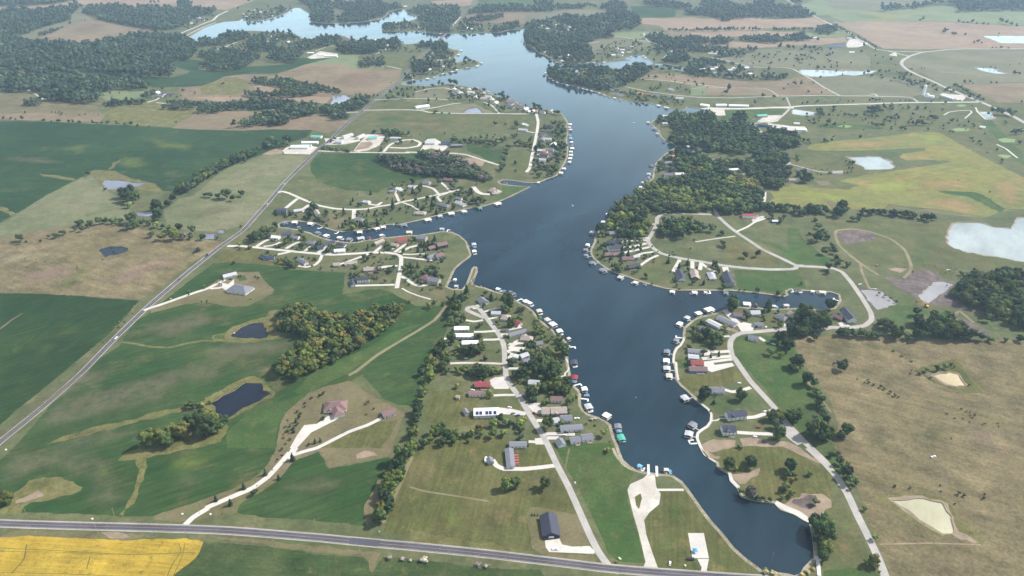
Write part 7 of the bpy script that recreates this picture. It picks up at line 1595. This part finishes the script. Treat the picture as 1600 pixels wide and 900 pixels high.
# woods: outline | spacing m | radius m | tints
for l in """Z 430,497 437,487 447,484 462,480 480,480 500,486 520,490 540,491 560,490 580,484 600,480 615,474 626,473 630,482 622,494 612,503 600,514 586,522 570,530 560,540 545,550 528,560 515,566 500,572 485,578 466,586 446,588 433,582 430,572 440,560 452,550 468,545 482,535 478,522 462,520 446,518 434,510|8.6|5.4|yyxgoygx
Z 432,500 436,487 450,482 478,478 484,490 500,492 510,505 495,518 470,520 440,516|8|5.2|dgd
N 1110,590 1150,530 1210,500 1250,480 1300,480 1340,490 1400,470 1450,445 1520,475 1586,500 1700,560 1700,860 1586,815 1500,790 1400,750 1320,705 1250,680 1180,650|11|7|ggxdgp
O 600,150 625,120 660,105 710,92 760,90 820,98 860,110 890,140 930,148 980,140 978,165 900,165 890,178 840,180 800,200 760,210 680,203 610,203 580,180|10|6|dgdg
X 250,885 245,800 310,740 400,700 500,625 600,575 720,562 770,560 840,540 870,560 940,610 985,690 985,780 940,800 860,800 700,805 560,800 520,820 470,820 450,840 500,870 540,889|10.5|6.6|gdgxyd
X 560,790 600,700 800,640 960,720 900,790|9|6|gxyd
O 270,180 245,140 262,105 290,60 330,10 450,10 480,55 520,60 545,110 540,150 520,205 430,215 380,215 330,190|10|6.4|gdyxd
X 725,347 800,350 860,375 900,380 960,405 1010,445 1060,450 1120,425 1200,430 1260,430 1320,460 1390,465 1350,490 1240,500 1210,490 1120,500 1150,530 1220,560 1260,570 1340,610 1385,660 1370,700 1380,745 1420,770 1330,790 1200,800 1100,820 1040,800 1010,760 985,690 940,610 900,540 885,470 830,420 800,390|10|6.6|dgdgxo
X 730,350 800,350 850,420 870,500 800,540 760,470 740,410|12|6|dg
X 660,110 700,80 760,78 830,95 900,90 950,78 1000,95 1030,130 1030,160 1100,150 1200,148 1290,170 1340,210 1400,260 1455,310 1450,345 1380,360 1250,370 1160,375 1060,345 1000,355 960,340 870,318 800,318 730,318 700,290 700,260 720,230 690,180|10.5|6.8|dgdgd
X 1250,520 1310,485 1400,480 1500,470 1575,485 1575,520 1530,550 1530,625 1450,625 1390,600 1330,570|10|6.6|gdg
X 1400,220 1450,205 1520,210 1600,225 1640,260 1600,320 1510,328 1450,290|11|7|dg
X 1300,385 1400,365 1480,365 1545,390 1550,440 1490,462 1420,455 1330,430|11|6.8|dg
X 1150,90 1240,80 1260,110 1240,135 1150,130|11|7|gd
X 940,85 1000,70 1030,130 1020,160 960,150|11|7|dg
X 600,120 640,105 660,150 600,150|9|5|d
Y 0,170 60,170 120,190 200,240 195,270 140,275 70,270 0,260|11|7|dg
Y 0,300 60,305 110,340 120,380 60,385 0,385|11|7|gd
Y 0,400 60,400 130,410 140,440 100,480 90,530 20,540 0,520|11|7|gd
T 135,250 170,243 230,250 320,268 400,280 460,300 520,312 600,320 700,305 760,300 860,335 930,372 955,398 945,415 900,415 840,400 780,390 700,388 620,385 560,383 480,378 400,372 330,350 260,335 200,305 150,280|9|5.6|ppdfpg
T 600,330 760,310 880,350 950,395 930,412 780,388 620,385|9.5|5.8|dgd
T 410,228 440,212 500,218 600,222 680,245 720,260 780,290 700,312 620,300 560,285 480,260|9|5.8|dpdg
U 0,195 60,170 130,140 170,115 260,98 360,110 420,130 450,180 420,208 300,208 180,205 60,220 0,235|11|7.5|gfd
U 430,75 500,50 580,30 650,45 700,85 690,110 620,112 560,125 500,150 450,150|12|7.5|fdg
U 745,70 820,40 900,40 960,75 1010,120 1000,160 930,165 880,150 820,110|12|7.5|fd
U 930,30 1050,10 1150,-10 1210,-20 1160,40 1120,60 1000,80 950,60|12|7|fd
U 0,0 80,-20 200,10 400,20 440,60 400,80 280,60 120,60 0,70|13|8|fd
a 0,100 100,70 270,85 460,60 600,30 640,50 590,80 550,130 550,150 450,180 300,220 130,290 240,320 380,340 480,345 560,345 700,345 860,315 980,295 1100,270 1240,275 1400,280 1500,320 1540,350 1555,400 1520,415 1480,425 1480,460 1400,468 1330,470 1350,510 1360,560 1330,600 1150,598 1000,580 900,572 700,548 620,540 580,552 600,590 680,625 850,625 1000,640 1050,650 1180,655 1160,690 1050,700 940,685 870,700 800,720 760,750 790,790 700,800 600,800 500,790 420,790 330,770 280,720 230,700 200,710 120,710 0,712 0,590 100,585 200,600 290,555 200,555 60,555 0,530 70,480 90,440 0,440|17|10.5|ffdf
a 800,810 900,790 1000,790 1130,800 1100,805 900,820 830,820|11|7|fd
a 640,100 700,60 830,50 1000,55 1100,58 1300,62 1600,90 b 100,130 40,190 a 1400,215 1300,225 1240,232 1000,195 860,165 720,150 790,130|17|10.5|f
a -200,-20 560,-10 480,18 270,38 0,48 -200,50|22|12|f
a 190,800 260,790 340,800 300,815 200,820|11|7|f
a 1310,785 1600,800 1600,815 1400,815 1310,800|12|7|fd
a 1250,820 1400,825 1560,840 1500,850 1260,840|12|7|fd
b 0,290 120,315 135,350 120,370 130,405 80,458 0,460|15|9|fd
b 150,330 190,300 310,302 330,275 420,255 520,250 560,280 540,300 440,322 300,350 160,362|14|8.5|fd
b 530,360 560,300 640,262 750,250 860,255 950,300 880,318 830,312 750,345 740,390 690,400 620,400 550,390|15|8|fd
b 740,385 800,370 860,350 1000,325 1100,300 1250,285 1265,335 1180,355 1080,370 1000,385 960,430 900,480 780,485 700,470 700,430|15|9|fd
b 170,395 250,380 400,385 480,400 560,415 640,440 620,468 560,490 500,530 400,538 300,550 230,545 170,510 230,480 200,450 160,430|13|7.5|dfd
b 1220,390 1280,340 1330,325 1400,312 1600,312 c 200,310 320,330 320,360 340,372 c 100,400 b 1600,412 1400,415 1280,410|15|9|fd
b 0,0 100,30 80,60 240,75 300,70 230,115 180,130 50,190 0,200|16|10|f
b 1025,165 1040,90 1000,40 940,15 1000,0 1160,0 1200,40 1200,100 1215,140 1200,172 1100,176|16|9.5|f
b 1240,140 1330,90 1480,90 c 0,100 80,80 c 120,110 c 60,150 b 1500,155 1330,168 1250,165|16|9.5|f
b 1160,5 1400,0 1600,0 c 150,20 b 1600,80 1400,85 1320,90 1200,60|24|9|f
b 500,140 530,90 640,70 800,50 870,55 840,90 780,115 700,140 600,152 520,160|26|8|f
b 560,640 600,615 700,620 780,615 860,625 930,645 960,680 930,700 880,698 800,680 740,662 640,655|11|7|fgd
b 950,645 1030,650 1100,660 1200,690 1290,712 1260,726 1160,712 1050,695 980,680|9|5|d
b 520,745 515,712 560,735 620,720 700,735 800,715 900,708 980,675 1030,690 1080,710 1080,735 900,748 700,755 600,755|11|7|dgf
b 0,788 100,795 200,805 350,800 500,795 600,785 700,780 800,782 920,790 900,808 820,815 700,840 600,848 500,842 360,852 240,835 120,815 0,812|10|6|df
b 830,860 900,822 980,818 1060,835 1085,870 1060,889 900,889|12|8|fdg
b 1110,850 1180,830 1240,825 1270,860 1260,889 1120,889|12|8|fdg
b 1260,830 1330,800 1400,772 1480,770 1480,800 1440,820 1380,850 1300,862|12|7|df
b 1400,470 1460,450 1540,445 1600,455 c 0,450 200,450 210,490 200,515 60,520 0,524 b 1420,525 1395,500|14|7|fd
b 150,840 240,840 230,870 160,880|12|7|df
b 240,855 320,855 300,875 200,880|8|5|df
c 0,320 60,310 200,312 300,318 330,335 320,365 260,385 180,400 100,412 0,415|16|9|fd
c 460,345 560,332 640,330 690,345 690,370 600,378 530,362 470,365|13|8|d
c 520,460 540,400 620,380 700,390 740,430 700,460 620,470 540,468|13|8|df
c 410,500 440,478 560,475 640,480 740,480 755,500 720,525 650,530 560,540 500,580 440,560 415,530|14|8|df
c 360,585 400,580 440,600 400,620 360,620|13|7|d
c 180,205 240,175 330,165 400,175 420,205 360,232 250,240 200,238|15|8|fd
c 420,200 540,180 720,190 720,245 640,250 540,240 440,230|15|8.5|fd
c 480,125 560,100 700,95 800,105 780,150 740,180 560,185 470,150|16|9|fd
c 730,50 780,50 785,85 730,85|16|9|f
c 380,90 480,50 620,40 720,50 800,80 560,95 480,115|17|8|f
c 0,25 100,20 200,25 340,45 340,65 240,85 190,120 120,140 0,165|16|9|f
c 780,190 860,195 980,198 980,250 860,262 790,255|14|8|fd
c 1030,215 1140,190 1230,170 1265,185 1255,208 1150,240 1040,250|14|8|fd
c 860,105 880,70 1000,45 1200,55 1400,60 1600,64 1600,70 1300,82 1000,100|17|9|f
c 790,165 900,140 1040,125 1130,110 1140,130 1040,155 900,172 800,178|16|8|f
c 1380,18 1520,20 1520,42 1380,42|20|9|f
d 0,195 80,180 140,165 240,140 340,125 420,140 500,140 560,120 640,115 660,80 580,60 640,30 700,15 780,25 795,80 840,120 900,160 900,190 860,210 820,235 700,240 680,255 600,250 580,290 560,310 470,340 450,360 520,370 520,410 540,450 545,485 400,488 250,488 230,460 150,420 100,400 80,370 0,325|15.5|9.5|ffd
d 590,265 690,270 690,290 590,290|14|8|fd
d 180,590 180,560 210,540 300,530 360,525 480,530 600,530 700,545 760,555 800,515 900,510 960,518 990,545 985,565 900,590 880,620 820,650 770,665 700,680 600,690 500,685 400,660 300,640 230,615|13|8.2|dfd
d 560,610 640,640 700,690 620,700 480,690|13|6|df
d 940,275 1020,265 1100,275 1100,290 1150,300 1250,295 1400,300 1600,325 1600,335 1400,335 1270,345 1260,380 1150,378 1080,360 1000,330 950,310|15|8.5|f
d 1020,370 1100,350 1135,385 1100,420 1040,420|15|8|f
d 1080,480 1130,430 1200,405 1260,410 1300,440 1280,475 1190,490 1100,490|15|8.5|f
d 1270,362 1300,355 1400,375 1600,372 1600,390 1400,395 1280,385|15|8|f
d 1290,480 1440,470 1600,500 1600,545 1500,570 1400,590 1270,588 1250,555|17|8|fd
d 900,10 1000,5 1300,40 1300,65 1150,70 950,35|20|10|f
d 250,45 520,40 560,55 420,65 260,68|18|9|f
d 0,75 200,60 240,80 0,90|18|9|f
d 1260,90 1520,90 1520,115 1400,118 1270,108|17|10|f
d 1360,20 1600,0 1600,80 1500,80 1400,75|24|11|f
e 60,80 150,70 220,20 330,40 420,60 500,20 640,0 640,30 560,55 700,45 820,60 900,90 960,120 900,138 600,142 330,145 320,160 230,165 215,135 120,115 0,112 0,95|19|11|f
e 960,235 1030,212 1100,215 1140,222 1140,250 1060,262 990,255|15|9|f
e 830,270 880,265 910,285 900,305 840,302|15|9|f
e 0,300 70,292 100,320 180,310 200,290 340,310 290,335 150,338 0,335|15|9|f
e 360,300 440,290 500,300 570,285 640,290 740,300 820,292 920,300 1000,315 900,318 760,315 660,330 560,328 440,315|15|9|f
e 0,370 120,372 250,368 500,378 520,390 430,400 430,430 360,420 240,440 120,395 0,395|16|8.5|f
e 0,500 60,470 200,480 340,500 420,530 420,580 500,600 500,625 300,600 150,590 0,590|17|8|fd
e 540,585 620,590 630,610 560,612|13|7|fd
e 640,580 700,575 760,590 740,612 650,618|13|7|fd
e 500,0 640,-20 700,-20 640,20 560,35|22|11|f
e 780,10 860,8 860,22 790,22|20|10|f
f 250,82 330,60 400,48 500,52 600,35 700,15 850,-10 1000,-30 1500,-30 1700,0 1700,70 1400,80 1100,82 880,96 900,62 860,35 780,30 700,38 560,65 500,58 400,75 300,85|24|13|f
Z -100,40 0,30 -10,60 -100,70|22|12|f""".splitlines():
    s, sp_, r, tn = l.split('|'); sp_, r = float(sp_), float(r); poly = P(rd(s), 5)[:, :2]; lo, hi = poly.min(0), poly.max(0)
    if 'Z 430,497' in s: pass
    g = np.array([(x+(j % 2)*sp_/2, y) for j, y in enumerate(np.arange(lo[1], hi[1], sp_*.87)) for x in np.arange(lo[0], hi[0], sp_)])
    g += rng.uniform(-.32, .32, g.shape)*sp_; g = g[inside(g, poly)]; g = g[~inside(g, lakeW)]
    if sp_ > 12.5: g = g[np.sin(g[:, 0]/53+np.sin(g[:, 1]/61)*1.8)*np.sin(g[:, 1]/71+1)+rng.normal(0, .35, len(g)) > -.72]
    z = relief(g)
    cl = .5+.5*np.sin(g[:, 0]/37+np.sin(g[:, 1]/29)*2)
    T_ += [(a, b, c, r*rng.uniform(.66, 1.42), tn[min(len(tn)-1, int(abs(d*.6+rng.uniform(0, .4))*len(tn)))]) for (a, b), c, d in zip(g, z, cl)]
# yard trees between the houses and along the banks: area | count | tints
for l in '''L 560,120 760,170 1100,360 1330,560 1400,880 800,880 760,560 600,340|34|gdgxd
L 200,250 430,150 480,300 600,560 760,620 770,850 240,860 220,500|22|gdgx
H 400,60 900,30 960,200 640,210 420,200|8|gd
H 960,0 1600,0 1600,560 1250,560 1000,250|24|gdgx
M 370,560 480,420 760,340 1360,330 1480,520 1060,520 840,560 780,700 420,700|24|gdgdx
M 400,700 780,700 800,870 380,870|8|gd
N 0,700 60,700 250,710 330,800 200,850 0,850|10|gd
O 170,230 240,170 340,170 540,240 600,340 460,460 330,460 220,390|34|gdgdc
O 640,360 1100,420 1080,560 700,560|16|gdc
R 280,340 640,300 900,360 1400,320 1440,470 1100,520 740,490 500,440 340,440|44|gdcgd
R 180,520 340,520 620,620 900,680 1330,620 1440,760 900,740 300,690 100,660|46|gdgdx
R 160,740 700,780 700,880 380,880|14|gdx
S 540,280 860,240 1150,300 1120,500 900,480 640,400|24|gdc
S 120,440 640,440 620,760 160,700|20|gdp
S 690,490 1100,560 1080,760 720,700|18|gcd
T 200,430 700,400 860,500 900,600 500,680 260,640|44|gdgcd
T 1300,0 1480,0 1490,230 1440,350 1240,400 1240,280|64|gdgd
T 650,100 1240,80 1230,200 1060,180 660,150|20|gxd
T 90,60 440,90 440,160 200,210|10|gd
c 760,660 1000,700 1260,800 1580,880 1380,890 1000,830 700,740|60|gdgf
c 440,560 760,470 940,490 760,550 450,620|20|gd
d 640,690 960,720 1260,780 1240,840 900,790 640,720|44|gdgf
d 560,400 760,350 1000,370 1050,430 760,470 560,480|46|gdf
e 20,480 240,470 440,520 760,590 700,620 300,610 20,600|50|fdg
b 480,120 860,50 900,80 700,140 520,165|40|f
b 640,260 940,270 960,310 700,370|30|fd
b 330,340 560,320 560,380 300,400|16|fd
b 0,180 240,110 300,120 60,240|26|f
c 200,210 560,190 1260,180 1260,230 560,250|30|fd
c 200,330 480,330 480,410 210,400|24|fd
d 900,560 1440,600 1440,740 900,700|18|gd
X 600,90 700,90 690,150 620,180|12|gd
X 600,380 800,360 860,520 760,560 600,570|34|gdg
Y 100,60 700,20 1100,20 1100,170 300,160|24|gd
e 150,400 1100,370 1100,540 700,520 200,460|34|fd
f 420,560 1000,740 700,740 440,640|20|f'''.splitlines():
    s, cnt, tn = l.split('|'); poly = P(rd(s), 4)[:, :2]; lo, hi = poly.min(0), poly.max(0); g = rng.uniform(lo, hi, (int(cnt)*14, 2)); g = g[inside(g, poly)]; g = g[~inside(g, lakeW)]
    okr = np.ones(len(g), bool)
    for n_, m_, pr in AREAS:
        if m_ in ('concrete', 'roadpale', 'gravel', 'asphalt'):
            if isinstance(pr, tuple): c_ = (pr[0]+pr[1])/2; dd = seg_dist(g, c_[:-1], c_[1:]); okr &= dd > np.linalg.norm(pr[0][0]-pr[1][0])/2+1.5
            else: okr &= ~inside(g, pr)
    g = g[okr][:int(int(cnt)*1.7)]; z = relief(g)
    T_ += [(a, b, c, rng.uniform(1.7, 5.0)*(1 if b < 1300 else 1.35), random.choice(tn)) for (a, b), c in zip(g, z)]
TA = np.array([t[:4] for t in T_]); tk = [t[4] for t in T_]
wet = np.where(inside(TA[:, :2], lakeW))[0]; ok0 = np.ones(len(TA), bool)
for i in wet:      # a crown traced over the water leans from the bank: stand it on the bank
    d = seg_b-seg_a; t = np.clip(((TA[i, :2]-seg_a)*d).sum(1)/((d**2).sum(1)+1e-9), 0, 1); n = seg_a+d*t[:, None]; dd = np.linalg.norm(n-TA[i, :2], axis=1); k = int(dd.argmin())
    if dd[k] > 26: ok0[i] = False; continue
    v = (n[k]-TA[i, :2])/(dd[k]+1e-6); TA[i, :2] = n[k]+v*(1.5+TA[i, 3]*.25); TA[i, 2] = 0
OB = np.array(OBST); ok = ok0
for s, n in SCATTER_H:      # villages stand in thinned woods
    k = inside(TA[:, :2], P(rd(s))[:, :2]); ok &= ~(k & (rng.random(len(TA)) < .5))
for x, y, r in OB: ok &= ~(np.hypot(TA[:, 0]-x, TA[:, 1]-y) < r+TA[:, 3]*(.45 if y < 1100 else .75))
pp = proj(np.c_[TA[:, :2], TA[:, 2]+TA[:, 3]]); ok &= (pp[:, 0] > -60) & (pp[:, 0] < 1660) & (pp[:, 1] > -40) & (pp[:, 1] < 960)
idx = np.where(ok)[0]; size = TA[:, 3]/np.hypot(TA[:, 1], CAM_H-TA[:, 2]); inf = (pp[:, 0] > 0) & (pp[:, 0] < 1600) & (pp[:, 1] > 0) & (pp[:, 1] < 900)
rank = idx[np.argsort(-(size*inf)[idx])]; single = set(rank[:296].tolist())
print('trees', len(idx))
TN = {'g': 'green leafy tree', 'd': 'dark green tree', 'y': 'yellow green tree', 'x': 'light green tree', 'o': 'golden leafed tree', 'c': 'dark conical evergreen', 'p': 'purplish bare tree', 'f': 'dark leafy tree', 't': 'straw coloured bush', 'w': 'pale grey bush', 'm': 'small maroon shrub'}
sl = sorted(single)
def tdesc(i):
    s = size[i]; return ('large ' if TA[i, 3] > 7.5 else 'small ' if TA[i, 3] < 4 and tk[i] != 'm' else '')+TN[tk[i]]
labs = make_labels([(pp[i, 0], pp[i, 1], tdesc(i)) for i in sl])
for i, lb in zip(sl, labs):
    x, y, z, r = TA[i]; k = tk[i]; con = k == 'c'; bush = k in 'twm'; R = random.Random(i)
    nm = 'evergreen_tree' if con else 'bush' if bush else 'tree'
    o = thing(nm, (x, y, z-.1), R.uniform(0, 6.28), 'bush' if bush else 'tree', lb, 'evergreens around the lake' if con else 'bushes around the lake' if bush else 'leafy trees around the lake')
    s = R.uniform(.88, 1.12); c = put(R.choice(CC if con else CR), 'crown', o, (0, 0, -r*.35 if bush else r*.12), 0, (r*1.05, r*1.05, r*s*(.62 if bush else 1.05)))
    j = R.uniform(.8, 1.2); c.color = tuple(v*j*R.uniform(.93, 1.07) for v in TINT[k])+(1,)
    put(TC if con else R.choice(TR), 'trunk', o, (0, 0, 0), 0, (r, r, r*(.5 if bush else 1.05)))
    o['_t'] = 0; del o['_t']
vs, fs, cs, n = [], [], [], 0
for i in idx:
    if i in single: continue
    x, y, z, r = TA[i]; k = tk[i]; R = random.Random(int(i)); d = math.hypot(y, CAM_H)
    v, f = R.choice(LOC if k == 'c' else (LO if d < 1700 else LOF)); a = R.uniform(0, 6.28); ca, sa = math.cos(a), math.sin(a); hs = r*R.uniform(.85, 1.2)*(.55 if k in 'twm' else 1)
    vs.append(np.c_[x+(v[:, 0]*ca-v[:, 1]*sa)*r*1.08, y+(v[:, 0]*sa+v[:, 1]*ca)*r*1.08, z-.3+v[:, 2]*hs]); fs.append(f+n); n += len(v)
    j = R.uniform(.72, 1.32)*(1+.28*math.sin(x/61+math.sin(y/47)*2)*math.sin(y/83)); cs.append(np.tile([c*j*R.uniform(.92, 1.08) for c in TINT[k]]+[1], (len(v), 1)))
vs = np.concatenate(vs); fs = np.concatenate(fs); cs = np.concatenate(cs).astype(np.float32)
me = bpy.data.meshes.new('woodland'); me.vertices.add(len(vs)); me.vertices.foreach_set('co', vs.astype(np.float32).ravel())
me.loops.add(len(fs)*3); me.loops.foreach_set('vertex_index', fs.astype(np.int32).ravel()); me.polygons.add(len(fs)); me.polygons.foreach_set('loop_start', np.arange(0, len(fs)*3, 3, dtype=np.int32))
me.update(calc_edges=True); at = me.attributes.new('tint', 'FLOAT_COLOR', 'POINT'); at.data.foreach_set('color', cs.ravel()); me.materials.append(M_LEAFS)
o = bpy.data.objects.new('woodland', me); COL.objects.link(o); o['kind'] = 'stuff'; o['label'] = 'distant woods, hedges and farther trees around the lake'
print('woodland faces', len(fs))
# rough tufts and weeds in pastures and verges
tv, tf, tc_, n = [], [], [], 0
for s, cnt, sz, tn in (('E 480,300 700,0 1600,0 1600,889 700,889 520,500', 520, .5, 'xgt'), ('K 250,110 1600,140 1600,889 500,800 250,500', 600, .5, 'xgt'), ('A 0,575 1100,600 B 0,620 1200,720 C 800,770 0,690', 260, .5, 'xt'),
    ('B 0,455 1150,540 C 0,640 850,710 C 850,690 0,600 B 1150,520', 160, .45, 'xt'), ('D 560,240 800,540 1080,850 1300,885 1290,870 1010,770 760,500 600,280', 330, .8, 'tt'), ('D 100,20 200,140 300,165 280,150 150,80 130,20', 60, .8, 't'),
    ('F 900,640 1000,0 700,200 0,690 0,860', 0, .7, 'x'), ('W 640,889 1090,450 1500,180 1500,200 1120,470 660,900', 260, .8, 'gxt'), ('G 0,540 240,410 400,400 480,510 400,570 160,700 60,640', 240, .7, 'xtd'), ('Q 620,690 750,610 960,570 1030,640 980,700 760,712', 200, .7, 'xtm'), ('N 880,390 1160,430 1110,560 1000,440', 160, 1, 'gxt'), ('D 880,160 960,330 1090,380 1240,400 1100,350 960,250', 120, 1.1, 'dgx')):
    if not cnt: continue
    poly = P(rd(s))[:, :2]; lo, hi = poly.min(0), poly.max(0); g = rng.uniform(lo, hi, (cnt*4, 2)); g = g[inside(g, poly)]; g = g[~inside(g, lakeW)]
    for _, pw in pondW: g = g[~inside(g, pw)]
    keepm = np.sin(g[:, 0]/19+np.sin(g[:, 1]/23)*1.7)+np.sin(g[:, 1]/31) > -.1; g = g[keepm][:cnt]; z = relief(g)
    for (x, y), zz in zip(g, z):
        v, f = LOF[int(rng.integers(4))]; r = sz*rng.uniform(.4, 1.4); tv.append(np.c_[x+v[:, 0]*r, y+v[:, 1]*r, zz-.3*r+v[:, 2]*r*.5]); tf.append(f+n); n += len(v)
        tc_.append(np.tile([c*rng.uniform(.8, 1.4) for c in TINT[random.choice(tn)]]+[1], (len(v), 1)))
tv, tf, tc_ = np.concatenate(tv), np.concatenate(tf), np.concatenate(tc_).astype(np.float32)
me = bpy.data.meshes.new('weed_tufts'); me.from_pydata(tv.tolist(), [], tf.tolist()); at = me.attributes.new('tint', 'FLOAT_COLOR', 'POINT'); at.data.foreach_set('color', tc_.ravel()); me.materials.append(M_LEAFS)
o = bpy.data.objects.new('weed_tufts', me); COL.objects.link(o); o['kind'] = 'stuff'; o['label'] = 'weed tufts scattered over pastures, banks and verges'
